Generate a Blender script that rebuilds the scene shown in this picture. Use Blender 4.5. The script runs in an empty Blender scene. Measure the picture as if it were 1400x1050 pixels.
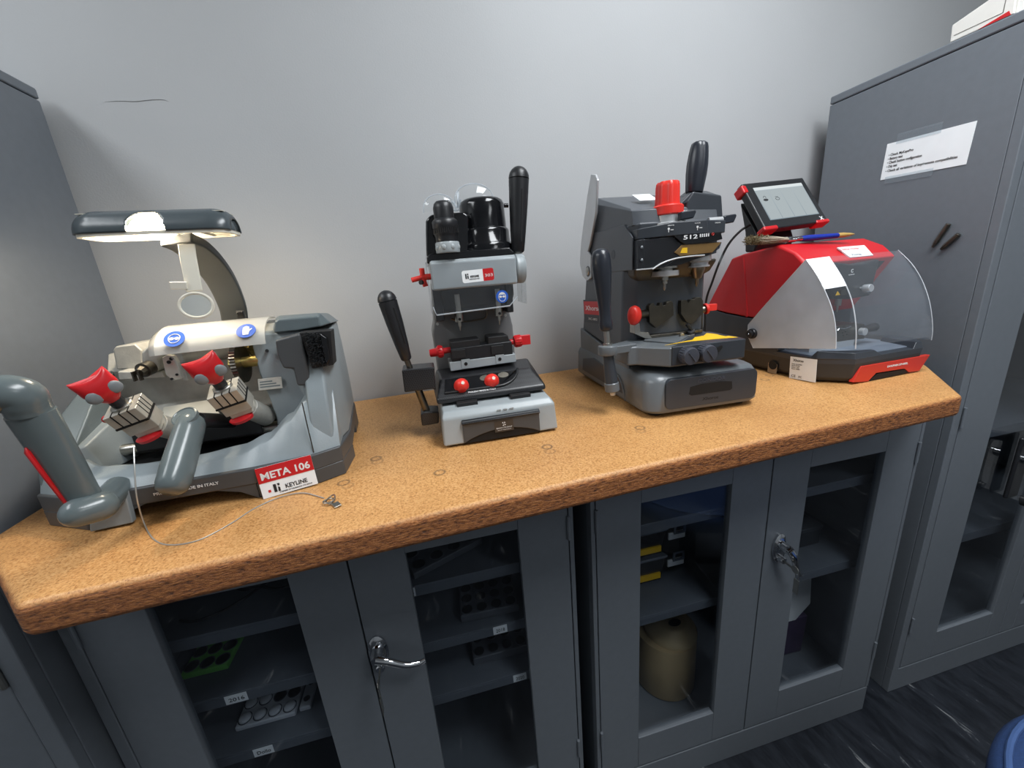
import bpy, bmesh, math, random
from mathutils import Vector, Matrix
random.seed(7)
PI = math.pi
COL = bpy.context.scene.collection

# ---------------------------------------------------------------- materials
def s2l(c):
    c = c / 255.0
    return c / 12.92 if c <= 0.04045 else ((c + 0.055) / 1.055) ** 2.4
def rgb(r, g, b):
    return (s2l(r), s2l(g), s2l(b), 1.0)

def new_mat(name):
    m = bpy.data.materials.new(name)
    m.use_nodes = True
    nt = m.node_tree
    nt.nodes.clear()
    out = nt.nodes.new('ShaderNodeOutputMaterial')
    return m, nt, out

def paint(name, col, rough=0.45, metal=0.0, var=0.06, scale=30.0, bump=0.0, bscale=200.0, coat=0.0, spec=0.5, stretch=None):
    """painted / plastic / metal surface with faint mottling and optional fine bump"""
    m, nt, out = new_mat(name)
    N, L = nt.nodes, nt.links
    p = N.new('ShaderNodeBsdfPrincipled')
    tc = N.new('ShaderNodeTexCoord')
    no = N.new('ShaderNodeTexNoise')
    no.inputs['Scale'].default_value = scale
    no.inputs['Detail'].default_value = 4
    vec = tc.outputs['Object']
    if stretch:
        mp = N.new('ShaderNodeMapping')
        mp.inputs['Scale'].default_value = stretch
        L.new(vec, mp.inputs['Vector'])
        vec = mp.outputs['Vector']
    L.new(vec, no.inputs['Vector'])
    ramp = N.new('ShaderNodeValToRGB')
    c = col
    ramp.color_ramp.elements[0].position = 0.3
    ramp.color_ramp.elements[1].position = 0.7
    ramp.color_ramp.elements[0].color = (c[0] * (1 - var), c[1] * (1 - var), c[2] * (1 - var), 1)
    ramp.color_ramp.elements[1].color = (min(1, c[0] * (1 + var)), min(1, c[1] * (1 + var)), min(1, c[2] * (1 + var)), 1)
    L.new(no.outputs['Fac'], ramp.inputs['Fac'])
    L.new(ramp.outputs['Color'], p.inputs['Base Color'])
    p.inputs['Roughness'].default_value = rough
    p.inputs['Metallic'].default_value = metal
    p.inputs['Specular IOR Level'].default_value = spec
    p.inputs['Coat Weight'].default_value = coat
    p.inputs['Coat Roughness'].default_value = 0.08
    if bump:
        n2 = N.new('ShaderNodeTexNoise')
        n2.inputs['Scale'].default_value = bscale
        n2.inputs['Detail'].default_value = 3
        L.new(vec, n2.inputs['Vector'])
        b = N.new('ShaderNodeBump')
        b.inputs['Strength'].default_value = bump
        b.inputs['Distance'].default_value = 0.002
        L.new(n2.outputs['Fac'], b.inputs['Height'])
        L.new(b.outputs['Normal'], p.inputs['Normal'])
    L.new(p.outputs['BSDF'], out.inputs['Surface'])
    return m

def clear(name, tint=(1, 1, 1, 1), ior=1.45, rough=0.02, haze=0.0, hazecol=(0.8, 0.85, 0.9, 1), gain=1.0):
    """thin clear sheet: transparent body, mirror-like skin, optional milky haze"""
    m, nt, out = new_mat(name)
    N, L = nt.nodes, nt.links
    tr = N.new('ShaderNodeBsdfTransparent')
    tr.inputs['Color'].default_value = tint
    body = tr.outputs['BSDF']
    if haze:
        di = N.new('ShaderNodeBsdfPrincipled')
        di.inputs['Base Color'].default_value = hazecol
        di.inputs['Roughness'].default_value = 0.35
        nz = N.new('ShaderNodeTexNoise')
        nz.inputs['Scale'].default_value = 14
        tcn = N.new('ShaderNodeTexCoord')
        L.new(tcn.outputs['Object'], nz.inputs['Vector'])
        mr = N.new('ShaderNodeMapRange')
        mr.inputs['To Min'].default_value = haze * 0.75
        mr.inputs['To Max'].default_value = haze * 1.25
        L.new(nz.outputs['Fac'], mr.inputs['Value'])
        mx0 = N.new('ShaderNodeMixShader')
        L.new(mr.outputs['Result'], mx0.inputs['Fac'])
        L.new(body, mx0.inputs[1])
        L.new(di.outputs['BSDF'], mx0.inputs[2])
        body = mx0.outputs['Shader']
    gl = N.new('ShaderNodeBsdfGlossy')
    gl.inputs['Roughness'].default_value = rough
    fr = N.new('ShaderNodeFresnel')
    geo = N.new('ShaderNodeNewGeometry')
    io = N.new('ShaderNodeMix')
    io.inputs['A'].default_value = ior
    io.inputs['B'].default_value = 1.0 / ior
    L.new(geo.outputs['Backfacing'], io.inputs['Factor'])
    L.new(io.outputs['Result'], fr.inputs['IOR'])
    mul = N.new('ShaderNodeMath')
    mul.operation = 'MULTIPLY'
    mul.use_clamp = True
    mul.inputs[1].default_value = gain
    L.new(fr.outputs['Fac'], mul.inputs[0])
    mx = N.new('ShaderNodeMixShader')
    L.new(mul.outputs['Value'], mx.inputs['Fac'])
    L.new(body, mx.inputs[1])
    L.new(gl.outputs['BSDF'], mx.inputs[2])
    L.new(mx.outputs['Shader'], out.inputs['Surface'])
    return m

def glow(name, col, strength):
    m, nt, out = new_mat(name)
    e = nt.nodes.new('ShaderNodeEmission')
    e.inputs['Color'].default_value = col
    e.inputs['Strength'].default_value = strength
    nt.links.new(e.outputs['Emission'], out.inputs['Surface'])
    return m

# ---------------------------------------------------------------- meshes
def unit(v):
    v = Vector(v)
    return v.normalized()

def frame_from(n, xhint=(1, 0, 0), origin=(0, 0, 0)):
    """matrix whose local z is n and local x is as near xhint as it can be"""
    n = unit(n)
    x = Vector(xhint)
    x = (x - n * n.dot(x)).normalized()
    y = n.cross(x)
    m = Matrix.Identity(4)
    for i in range(3):
        m[i][0], m[i][1], m[i][2], m[i][3] = x[i], y[i], n[i], origin[i]
    return m

class MB:
    def __init__(s, T=None):
        s.v, s.f, s.mi = [], [], []
        s.T = T or Matrix.Identity(4)
        s.cur = 0
    def add(s, vs, fs):
        b = len(s.v)
        s.v += [s.T @ Vector(p) for p in vs]
        s.f += [tuple(b + i for i in f) for f in fs]
        s.mi += [s.cur] * len(fs)
        return s
    def box(s, c, d, R=None):
        x, y, z = d[0] / 2, d[1] / 2, d[2] / 2
        vs = [Vector(p) for p in ((-x, -y, -z), (x, -y, -z), (x, y, -z), (-x, y, -z), (-x, -y, z), (x, -y, z), (x, y, z), (-x, y, z))]
        if R is not None:
            vs = [R @ p for p in vs]
        vs = [p + Vector(c) for p in vs]
        return s.add(vs, [(3, 2, 1, 0), (4, 5, 6, 7), (0, 1, 5, 4), (1, 2, 6, 5), (2, 3, 7, 6), (3, 0, 4, 7)])
    def bx(s, x0, x1, y0, y1, z0, z1):
        return s.box(((x0 + x1) / 2, (y0 + y1) / 2, (z0 + z1) / 2), (abs(x1 - x0), abs(y1 - y0), abs(z1 - z0)))
    def loft(s, rings, caps=(True, True), closed=True):
        n = len(rings[0])
        vs = [p for r in rings for p in r]
        fs = []
        for k in range(len(rings) - 1):
            for i in range(n if closed else n - 1):
                j = (i + 1) % n
                fs.append((k * n + i, k * n + j, (k + 1) * n + j, (k + 1) * n + i))
        if caps[0]:
            fs.append(tuple(reversed(range(n))))
        if caps[1]:
            fs.append(tuple((len(rings) - 1) * n + i for i in range(n)))
        return s.add(vs, fs)
    def prism(s, poly, ax, a, b, poly2=None):
        """poly in the two remaining axes (x: (y,z), y: (x,z), z: (x,y)), swept from a to b"""
        def put(q, c):
            return (c, q[0], q[1]) if ax == 'x' else (q[0], c, q[1]) if ax == 'y' else (q[0], q[1], c)
        return s.loft([[put(q, a) for q in poly], [put(q, b) for q in (poly2 or poly)]])
    def lathe(s, prof, o=(0, 0, 0), n=(0, 0, 1), seg=24, sx=1.0, sy=1.0, xhint=None):
        M = frame_from(n, xhint or ((1, 0, 0) if abs(unit(n).x) < 0.9 else (0, 1, 0)), o)
        rings = []
        for r, h in prof:
            r = max(r, 1e-5)
            rings.append([M @ Vector((r * sx * math.cos(2 * PI * i / seg), r * sy * math.sin(2 * PI * i / seg), h)) for i in range(seg)])
        return s.loft(rings)
    def cyl(s, a, b, r, r2=None, seg=20):
        a, b = Vector(a), Vector(b)
        return s.lathe([(r, 0), (r if r2 is None else r2, (b - a).length)], a, b - a, seg)
    def capsule(s, a, b, r, r2=None, seg=20, k=5):
        a, b = Vector(a), Vector(b)
        r2 = r if r2 is None else r2
        h = (b - a).length
        pr = [(r * math.sin(PI / 2 * i / k), -r * math.cos(PI / 2 * i / k)) for i in range(k + 1)]
        pr += [(r2 * math.cos(PI / 2 * i / k), h + r2 * math.sin(PI / 2 * i / k)) for i in range(k + 1)]
        return s.lathe(pr, a, b - a, seg)
    def ball(s, c, r, seg=20, k=10, sc=(1, 1, 1), n=(0, 0, 1)):
        M = frame_from(n, (1, 0, 0) if abs(unit(n).x) < 0.9 else (0, 1, 0), c)
        rings = []
        for i in range(k + 1):
            t = PI * i / k
            rr = max(r * math.sin(t), 1e-5)
            rings.append([M @ Vector((sc[0] * rr * math.cos(2 * PI * j / seg), sc[1] * rr * math.sin(2 * PI * j / seg), -sc[2] * r * math.cos(t))) for j in range(seg)])
        return s.loft(rings)
    def tube(s, pts, r, seg=8, flat=None, up=None):
        """sweep of a circle (or an ellipse flat=(a,b)) along pts; r number or list"""
        P = [Vector(p) for p in pts]
        n = len(P)
        rr = r if isinstance(r, (list, tuple)) else [r] * n
        rings = []
        ref = Vector(up) if up else None
        prev = None
        for i in range(n):
            t = (P[min(i + 1, n - 1)] - P[max(i - 1, 0)]).normalized()
            if ref is not None:
                x = ref - t * t.dot(ref)
            elif prev is None:
                h = Vector((0, 0, 1)) if abs(t.z) < 0.9 else Vector((1, 0, 0))
                x = h - t * t.dot(h)
            else:
                x = prev - t * t.dot(prev)
            x.normalize()
            prev = x
            y = t.cross(x)
            fa, fb = flat if flat else (1, 1)
            rings.append([P[i] + (x * math.cos(2 * PI * k / seg) * fa + y * math.sin(2 * PI * k / seg) * fb) * rr[i] for k in range(seg)])
        return s.loft(rings)
    def strip(s, pts, w, th, side):
        """flat bar along pts: width w (number/list) along `side`, thickness th"""
        P = [Vector(p) for p in pts]
        n = len(P)
        ww = w if isinstance(w, (list, tuple)) else [w] * n
        sd = Vector(side)
        rings = []
        for i in range(n):
            t = (P[min(i + 1, n - 1)] - P[max(i - 1, 0)]).normalized()
            x = (sd - t * t.dot(sd)).normalized()
            y = t.cross(x)
            rings.append([P[i] + x * (a * ww[i] / 2) + y * (b * th / 2) for a, b in ((-1, -1), (1, -1), (1, 1), (-1, 1))])
        return s.loft(rings)
    def build(s, name, mat, parent=None, bevel=0.0, seg=2, ang=35, **props):
        me = bpy.data.meshes.new(name)
        me.from_pydata([tuple(p) for p in s.v], [], s.f)
        mats = mat if isinstance(mat, (list, tuple)) else [mat]
        for m in mats:
            me.materials.append(m)
        for i, p in enumerate(me.polygons):
            p.material_index = s.mi[i]
            p.use_smooth = True
        bm = bmesh.new()
        bm.from_mesh(me)
        bmesh.ops.recalc_face_normals(bm, faces=bm.faces)
        bm.to_mesh(me)
        bm.free()
        me.set_sharp_from_angle(angle=math.radians(ang))
        o = bpy.data.objects.new(name, me)
        COL.objects.link(o)
        if parent is not None:
            o.parent = parent
        if bevel:
            b = o.modifiers.new('bevel', 'BEVEL')
            b.width = bevel
            b.segments = seg
            b.limit_method = 'ANGLE'
            b.angle_limit = math.radians(28)
            b.harden_normals = True
        for k, v in props.items():
            o[k] = v
        return o

def thing(name, label, cat, loc=(0, 0, 0), rz=0.0, group=None):
    o = bpy.data.objects.new(name, None)
    o.empty_display_size = 0.05
    COL.objects.link(o)
    o.location = loc
    o.rotation_euler = (0, 0, rz)
    o['label'] = label
    o['category'] = cat
    if group:
        o['group'] = group
    return o

def tag(o, label, cat, group=None):
    o['label'] = label
    o['category'] = cat
    if group:
        o['group'] = group
    return o

def copy_tree(o, parent=None):
    c = o.copy()
    COL.objects.link(c)
    if parent is not None:
        c.parent = parent
    for ch in list(o.children):
        copy_tree(ch, c)
    return c

def lettering(name, lines, M, mat, parent, extrude=0.0002):
    """lines: (text, x, y, size[, width]) in the plane of matrix M (x right, y up, z out) -> one mesh"""
    vs, fs = [], []
    for ln in lines:
        txt, x, y, size = ln[:4]
        cu = bpy.data.curves.new('t', 'FONT')
        cu.body = txt
        cu.size = size
        cu.extrude = extrude
        cu.resolution_u = 3
        if len(ln) > 5:
            cu.offset = ln[5]
        ob = bpy.data.objects.new('t', cu)
        COL.objects.link(ob)
        dg = bpy.context.evaluated_depsgraph_get()
        dg.update()
        me = bpy.data.meshes.new_from_object(ob.evaluated_get(dg))
        sx = 1.0
        if len(ln) > 4 and ln[4] and len(me.vertices):
            xs = [v.co.x for v in me.vertices]
            w = max(xs) - min(xs)
            sx = ln[4] / w if w > 0 else 1.0
        b = len(vs)
        vs += [M @ Vector((x + v.co.x * sx, y + v.co.y, v.co.z)) for v in me.vertices]
        fs += [tuple(b + i for i in p.vertices) for p in me.polygons]
        bpy.data.objects.remove(ob)
        bpy.data.meshes.remove(me)
        bpy.data.curves.remove(cu)
    me = bpy.data.meshes.new(name)
    me.from_pydata([tuple(v) for v in vs], [], fs)
    me.materials.append(mat)
    o = bpy.data.objects.new(name, me)
    COL.objects.link(o)
    if parent is not None:
        o.parent = parent
    return o

def quad_frame(bl, br, tl):
    """frame of a flat label: origin bottom-left, x along the bottom edge, y up its left side, z out of it"""
    bl, br, tl = Vector(bl), Vector(br), Vector(tl)
    x = (br - bl).normalized()
    y = (tl - bl)
    y = (y - x * x.dot(y)).normalized()
    n = x.cross(y)
    m = Matrix.Identity(4)
    for i in range(3):
        m[i][0], m[i][1], m[i][2], m[i][3] = x[i], y[i], n[i], bl[i]
    return m

def plate(name, M, w, h, th, mat, parent, bevel=0.0, x0=0.0, y0=0.0):
    b = MB(M)
    b.bx(x0, x0 + w, y0, y0 + h, -th * 0.5, th * 0.5)
    return b.build(name, mat, parent, bevel)

def disc(name, M, r, th, mat, parent, sx=1.0, sy=1.0, seg=32):
    b = MB(M)
    b.lathe([(r, -th / 2), (r, th / 2)], (0, 0, 0), (0, 0, 1), seg, sx, sy)
    return b.build(name, mat, parent)

def smooth_pts(pts, n=8):
    """Catmull-Rom through pts"""
    P = [Vector(p) for p in pts]
    P = [P[0] * 2 - P[1]] + P + [P[-1] * 2 - P[-2]]
    out = []
    for i in range(1, len(P) - 2):
        for k in range(n):
            t = k / n
            a, b, c, d = P[i - 1], P[i], P[i + 1], P[i + 2]
            out.append(0.5 * ((2 * b) + (c - a) * t + (2 * a - 5 * b + 4 * c - d) * t * t + (3 * b - a - 3 * c + d) * t ** 3))
    out.append(P[-2])
    return out
def lerp(a, b, t):
    return a + (b - a) * t

# ---------------------------------------------------------------- camera
cam = bpy.data.cameras.new('camera')
cam.sensor_width = 36
cam.sensor_fit = 'HORIZONTAL'
cam.lens = 13.5995
cam.clip_start = 0.02
camo = bpy.data.objects.new('camera', cam)
COL.objects.link(camo)
camo.matrix_world = Matrix(((0.960089, 0.146160, -0.238468, 0.000000), (-0.268104, 0.238008, -0.933527, 0.000000), (-0.079687, 0.960203, 0.267695, 1.394000), (0.000000, 0.000000, 0.000000, 1.000000)))
bpy.context.scene.camera = camo

# ---------------------------------------------------------------- shared materials
M_wall = paint('wall_paint', rgb(176, 178, 180), 0.62, var=0.025, scale=3.0, bump=0.12, bscale=260)
M_ceil = paint('ceiling_paint', rgb(215, 215, 212), 0.8, var=0.02)
M_cab = paint('cabinet_enamel', rgb(108, 114, 121), 0.42, var=0.03, scale=60, bump=0.08, bscale=500)
M_cabin = paint('cabinet_inside', rgb(96, 102, 110), 0.5, var=0.03, scale=60)
M_glass = clear('cabinet_glass', (0.88, 0.90, 0.92, 1), 1.5, 0.01)
M_chrome = paint('chrome', rgb(205, 208, 212), 0.09, 1.0, var=0.01)
M_steel = paint('brushed_steel', rgb(176, 174, 168), 0.3, 1.0, var=0.08, scale=80)
M_darksteel = paint('dark_steel', rgb(112, 108, 100), 0.35, 1.0, var=0.15, scale=70)
M_black = paint('black_plastic', rgb(30, 31, 34), 0.38, var=0.1, scale=60, bump=0.06, bscale=900)
M_blackm = paint('matt_black', rgb(22, 22, 24), 0.6, var=0.1)
M_blackg = paint('glossy_black', rgb(18, 19, 22), 0.13, var=0.05)
M_white = paint('white_paper', rgb(242, 246, 248), 0.7, var=0.02)
M_ink = paint('black_ink', rgb(30, 32, 36), 0.6)
M_inkw = paint('white_ink', rgb(225, 226, 226), 0.5)
M_red = paint('red_plastic', rgb(196, 30, 36), 0.32, var=0.05)
M_cred = paint('coral_red_plastic', rgb(226, 52, 42), 0.35, var=0.03)
M_blue = paint('blue_sticker', rgb(38, 92, 190), 0.4, var=0.02)
M_yel = paint('yellow_label', rgb(236, 188, 30), 0.5, var=0.05)
M_hole = paint('hole_black', rgb(8, 8, 9), 0.7)

def floor_mat():
    m, nt, out = new_mat('dark_marbled_vinyl')
    N, L = nt.nodes, nt.links
    p = N.new('ShaderNodeBsdfPrincipled')
    tc = N.new('ShaderNodeTexCoord')
    mp = N.new('ShaderNodeMapping')
    mp.inputs['Scale'].default_value = (24, 6, 1)
    mp.inputs['Rotation'].default_value = (0, 0, 0.5)
    L.new(tc.outputs['Object'], mp.inputs['Vector'])
    n1 = N.new('ShaderNodeTexNoise')
    n1.inputs['Scale'].default_value = 1.0
    n1.inputs['Detail'].default_value = 7
    n1.inputs['Roughness'].default_value = 0.7
    n1.inputs['Distortion'].default_value = 0.6
    L.new(mp.outputs['Vector'], n1.inputs['Vector'])
    r1 = N.new('ShaderNodeValToRGB')
    e = r1.color_ramp.elements
    e[0].position, e[0].color = 0.40, rgb(24, 27, 33)
    e[1].position, e[1].color = 0.76, rgb(215, 212, 205)
    k = e.new(0.62)
    k.color = rgb(44, 48, 55)
    k = e.new(0.67)
    k.color = rgb(120, 122, 124)
    L.new(n1.outputs['Fac'], r1.inputs['Fac'])
    L.new(r1.outputs['Color'], p.inputs['Base Color'])
    p.inputs['Roughness'].default_value = 0.28
    n2 = N.new('ShaderNodeTexNoise')
    n2.inputs['Scale'].default_value = 30
    L.new(tc.outputs['Object'], n2.inputs['Vector'])
    b = N.new('ShaderNodeBump')
    b.inputs['Strength'].default_value = 0.12
    L.new(n2.outputs['Fac'], b.inputs['Height'])
    L.new(b.outputs['Normal'], p.inputs['Normal'])
    L.new(p.outputs['BSDF'], out.inputs['Surface'])
    return m

WY = 1.116
def struct(name, b, mat):
    o = b.build(name, mat)
    o['kind'] = 'structure'
    return o
struct('floor', MB().bx(-2.0, 3.0, -2.2, WY + 0.1, -0.08, 0.0), floor_mat())
struct('wall_back', MB().bx(-2.1, 3.1, WY, WY + 0.1, 0.0, 2.75), M_wall)
struct('wall_left', MB().bx(-2.1, -2.0, -2.2, WY, 0.0, 2.75), M_wall)
struct('wall_right', MB().bx(3.0, 3.1, -2.2, WY, 0.0, 2.75), M_wall)
struct('wall_front', MB().bx(-2.1, 3.1, -2.3, -2.2, 0.0, 2.75), M_wall)
struct('ceiling', MB().bx(-2.1, 3.1, -2.3, WY + 0.1, 2.75, 2.85), M_ceil)
# scuff in the wall paint above the lamp
sc = MB()
P = smooth_pts([(-0.5346, 1.1155, 1.8091), (-0.5063, 1.1155, 1.8111), (-0.4806, 1.1155, 1.8110), (-0.4536, 1.1155, 1.8144), (-0.4308, 1.1155, 1.8156), (-0.4199, 1.1155, 1.8118)], 4)
sc.tube(P, [0.00015 + 0.00035 * math.sin(PI * i / (len(P) - 1)) for i in range(len(P))], 6)
M_scuff = paint('wall_scuff', rgb(156, 158, 160), 0.8)
sc.build('scratch', M_scuff, bpy.data.objects['wall_back'])

# ---------------------------------------------------------------- lights
def area(name, loc, size, power, col=(1, 1, 1), rot=(0, 0, 0)):
    l = bpy.data.lights.new(name, 'AREA')
    l.shape = 'RECTANGLE'
    l.size, l.size_y = size
    l.energy = power
    l.color = col
    o = bpy.data.objects.new(name, l)
    COL.objects.link(o)
    o.location = loc
    o.rotation_euler = rot
    return o
area('ceiling_panel_light', (-1.40, 0.25, 2.72), (0.6, 1.2), 22, (0.93, 0.97, 1.0))
area('ceiling_panel_light', (0.80, -0.05, 2.72), (0.6, 1.2), 44, (0.93, 0.97, 1.0))
area('ceiling_panel_light', (1.6, -1.70, 2.72), (0.6, 1.2), 15, (0.93, 0.97, 1.0))
w = bpy.data.worlds.new('world')
bpy.context.scene.world = w
w.use_nodes = True
w.node_tree.nodes['Background'].inputs['Color'].default_value = (0.5, 0.55, 0.6, 1)
w.node_tree.nodes['Background'].inputs['Strength'].default_value = 0.05
vs = bpy.context.scene.view_settings
vs.view_transform = 'Standard'
vs.look = 'None'
vs.gamma = 1
vs.exposure = 0.0
vs.use_curve_mapping = False

# ---------------------------------------------------------------- tall cabinets
def tall_left():
    t = thing('tall_cabinet', 'tall dark grey steel cabinet at the left end of the worktop', 'cabinet', (-0.6300, 0.6400, 0.0000), 0.0000)
    H = 1.822
    b = MB()
    b.bx(-0.914, 0, 0.02, 0.455, 0.0, H - 0.022)
    b.build('carcass', M_cab, t, 0.003)
    MB().bx(-0.914, 0.0, 0.0, 0.457, H - 0.020, H).build('top_panel', M_cab, t, 0.004)
    MB().bx(-0.914, 0.0, 0.004, 0.02, 0.0, 0.09).build('plinth', M_cab, t, 0.002)
    for x0, x1 in ((-0.888, -0.459), (-0.455, -0.028)):
        d = MB()
        d.bx(x0, x1, 0.002, 0.019, 0.095, H - 0.03)
        dd = d.build('door', M_cab, t, 0.002)
        MB().cyl((x1 - 0.001 if x1 > -0.1 else x0 + 0.001, -0.002, 0.86), (x1 - 0.001 if x1 > -0.1 else x0 + 0.001, -0.002, 0.95), 0.004, seg=10).build('hinge', M_steel, dd)
    for x0, x1 in ((-0.914, -0.890), (-0.026, 0.0)):
        MB().bx(x0, x1, 0.0, 0.02, 0.09, H - 0.022).build('front_post', M_cab, t, 0.002)
    return t
tall_left()

def lever_handle(o, door, turn=0.0, mat=M_chrome):
    """chrome cabinet handle: oval escutcheon, boss and a curved lever; o = centre of boss on the door front, lever goes +x"""
    o = Vector(o)
    b = MB()
    b.lathe([(0.0, 0.0), (0.019, 0.0), (0.019, 0.004), (0.015, 0.008)], o + Vector((0, 0, 0)), (0, -1, 0), 24, 1.0, 2.1, (1, 0, 0))
    b.lathe([(0.011, 0), (0.011, 0.022), (0.009, 0.028)], o + Vector((0, -0.006, 0.012)), (0, -1, 0), 16)
    RT_ = Matrix.Rotation(turn, 3, 'Y')
    P = smooth_pts([o + Vector((0, 0, 0.012)) + RT_ @ Vector(q) for q in ((0, -0.03, 0), (0.02, -0.034, -0.006), (0.05, -0.035, -0.024), (0.074, -0.033, -0.031), (0.088, -0.03, -0.030))], 5)
    b.tube(P, [lerp(0.009, 0.0055, i / (len(P) - 1)) for i in range(len(P))], 12, (1.0, 0.8))
    b.lathe([(0.009, 0), (0.009, 0.012), (0.0075, 0.014)], o + Vector((0, -0.006, -0.026)), (0, -1, 0), 16)
    return b.build('handle', mat, door)

def cabinet_key(loc, rz, label):
    t = thing('cabinet_key', label, 'key', loc, rz)
    b = MB()
    b.bx(-0.001, 0.001, -0.022, 0.0, -0.003, 0.003)
    b.build('blade', M_steel, t)
    b = MB()
    b.lathe([(0.009, -0.001), (0.009, 0.001)], (0, -0.03, 0), (1, 0, 0), 20)
    b.build('bow', M_steel, t)
    b = MB()
    ring = [(0.0, -0.036 + 0.004 * math.cos(2 * PI * i / 24), -0.012 + 0.011 * math.sin(2 * PI * i / 24)) for i in range(25)]
    b.tube(ring, 0.0008, 6)
    b.build('ring', M_steel, t)
    b = MB()
    b.bx(-0.001, 0.001, -0.043, -0.030, -0.062, -0.022)
    b.build('spare_key', M_steel, t, 0.001)
    return t

def glazed_door(parent, x0, x1, z0, z1, wx0, wx1, wz0, wz1, y0=0.0, th=0.018, hinge_x=None, hz=()):
    b = MB()
    b.bx(x0, wx0, y0, y0 + th, z0, z1)
    b.bx(wx1, x1, y0, y0 + th, z0, z1)
    b.bx(wx0, wx1, y0, y0 + th, z0, wz0)
    b.bx(wx0, wx1, y0, y0 + th, wz1, z1)
    d = b.build('door', M_cab, parent, 0.0015)
    p = MB()
    p.bx(wx0 - 0.006, wx1 + 0.006, y0 + th * 0.45, y0 + th * 0.65, wz0 - 0.006, wz1 + 0.006)
    p.build('pane', M_glass, d)
    for z in hz:
        MB().cyl((hinge_x, y0 - 0.003, z), (hinge_x, y0 - 0.003, z + 0.055), 0.0035, seg=10).build('hinge', M_cab, d)
    return d

def carcass(t, w, dpt, H, y0, plinth_h, th=0.012, shelves=(), lip=0.027, shelf_y=0.04):
    x0, x1 = -w / 2, w / 2
    b = MB()
    b.bx(x0, x0 + th, y0, dpt, 0, H)
    b.bx(x1 - th, x1, y0, dpt, 0, H)
    b.bx(x0 + th, x1 - th, dpt - th, dpt, 0, H)
    b.bx(x0 + th, x1 - th, y0, dpt - th, H - th, H)
    b.bx(x0 + th, x1 - th, y0, dpt - th, plinth_h - 0.004, plinth_h + 0.004)
    b.build('carcass', [M_cab], t, 0.001)
    MB().bx(x0, x1, 0.001, y0, 0, plinth_h - 0.005).build('plinth', M_cab, t, 0.002)
    out = []
    for z in shelves:
        s = MB()
        s.bx(x0 + th + 0.002, x1 - th - 0.002, shelf_y, dpt - th - 0.004, z - 0.006, z)
        s.bx(x0 + th + 0.002, x1 - th - 0.002, shelf_y, shelf_y + 0.004, z - lip, z - 0.006)
        out.append(s.build('shelf', M_cabin, t, 0.001))
    return out

def lower_cabinet(frame_loc, rz, label, w, shelves, seam, doors, dpt):
    t = thing('glass_door_cabinet', label, 'cabinet', frame_loc, rz, None)
    sh = carcass(t, w, dpt, 1.049, 0.019, 0.098, shelves=shelves)
    x0, x1 = -w / 2, w / 2
    posts = []
    MB().bx(x0, doors[0][0] - 0.002, 0.0, 0.019, 0.098, 1.049).build('front_post', M_cab, t, 0.0015)
    MB().bx(doors[1][1] + 0.002, x1, 0.0, 0.019, 0.098, 1.049).build('front_post', M_cab, t, 0.0015)
    ds = []
    for i, (a, b_, wa, wb) in enumerate(doors):
        ds.append(glazed_door(t, a, b_, 0.101, 1.045, wa, wb, 0.206, 0.907, 0.0, hinge_x=(a if i == 0 else b_), hz=(0.22, 0.86)))
    return t, sh, ds
xc = -0.2075
cab1, sh1, d1 = lower_cabinet((-0.1738, 0.6657, 0.0000), -0.0510, 'grey cabinet with two glass doors under the left half of the worktop, trays inside', 0.889,
    (0.796, 0.643, 0.488), 0, ((-0.630 - xc, -0.2045 - xc, -0.527 - xc, -0.306 - xc), (-0.2015 - xc, 0.225 - xc, -0.100 - xc, 0.120 - xc)), 0.40)
xc = 0.721
cab2, sh2, d2 = lower_cabinet((0.7535, 0.6184, 0.0000), -0.0510, 'grey cabinet with two glass doors under the right half of the worktop, tan canister inside', 0.892,
    (0.820, 0.553), 0, ((0.287 - xc, 0.7205 - xc, 0.391 - xc, 0.616 - xc), (0.7235 - xc, 1.155 - xc, 0.828 - xc, 1.053 - xc)), 0.44)
# handles: on the left edge of each right-hand door
h = lever_handle((0.0254, -0.0010, 0.6987), d1[1])
h = lever_handle((0.0412, -0.0010, 0.7040), d2[1], 0.75)

def shelf_label(shelf, pos, w, txt):
    M = quad_frame(pos, Vector(pos) + Vector((1, 0, 0)), Vector(pos) + Vector((0, 0, 1)))
    p = plate('shelf_label', M, w, 0.021, 0.0006, M_white, shelf)
    s = lettering('shelf_lettering', [(txt, 0.006, 0.005, 0.013, w - 0.012)], M @ Matrix.Translation((0, 0, 0.0006)), M_ink, shelf)
    return p
shelf_label(sh1[1], (-0.284, 0.0392, 0.619), 0.040, '2016')
shelf_label(sh1[2], (-0.269, 0.0392, 0.464), 0.038, 'Dollo')
shelf_label(sh1[1], (0.258, 0.0392, 0.619), 0.032, '2018')
shelf_label(sh1[2], (0.292, 0.0392, 0.464), 0.032, '2020')
shelf_label(sh1[0], (0.100, 0.0392, 0.772), 0.008, '-')

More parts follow.
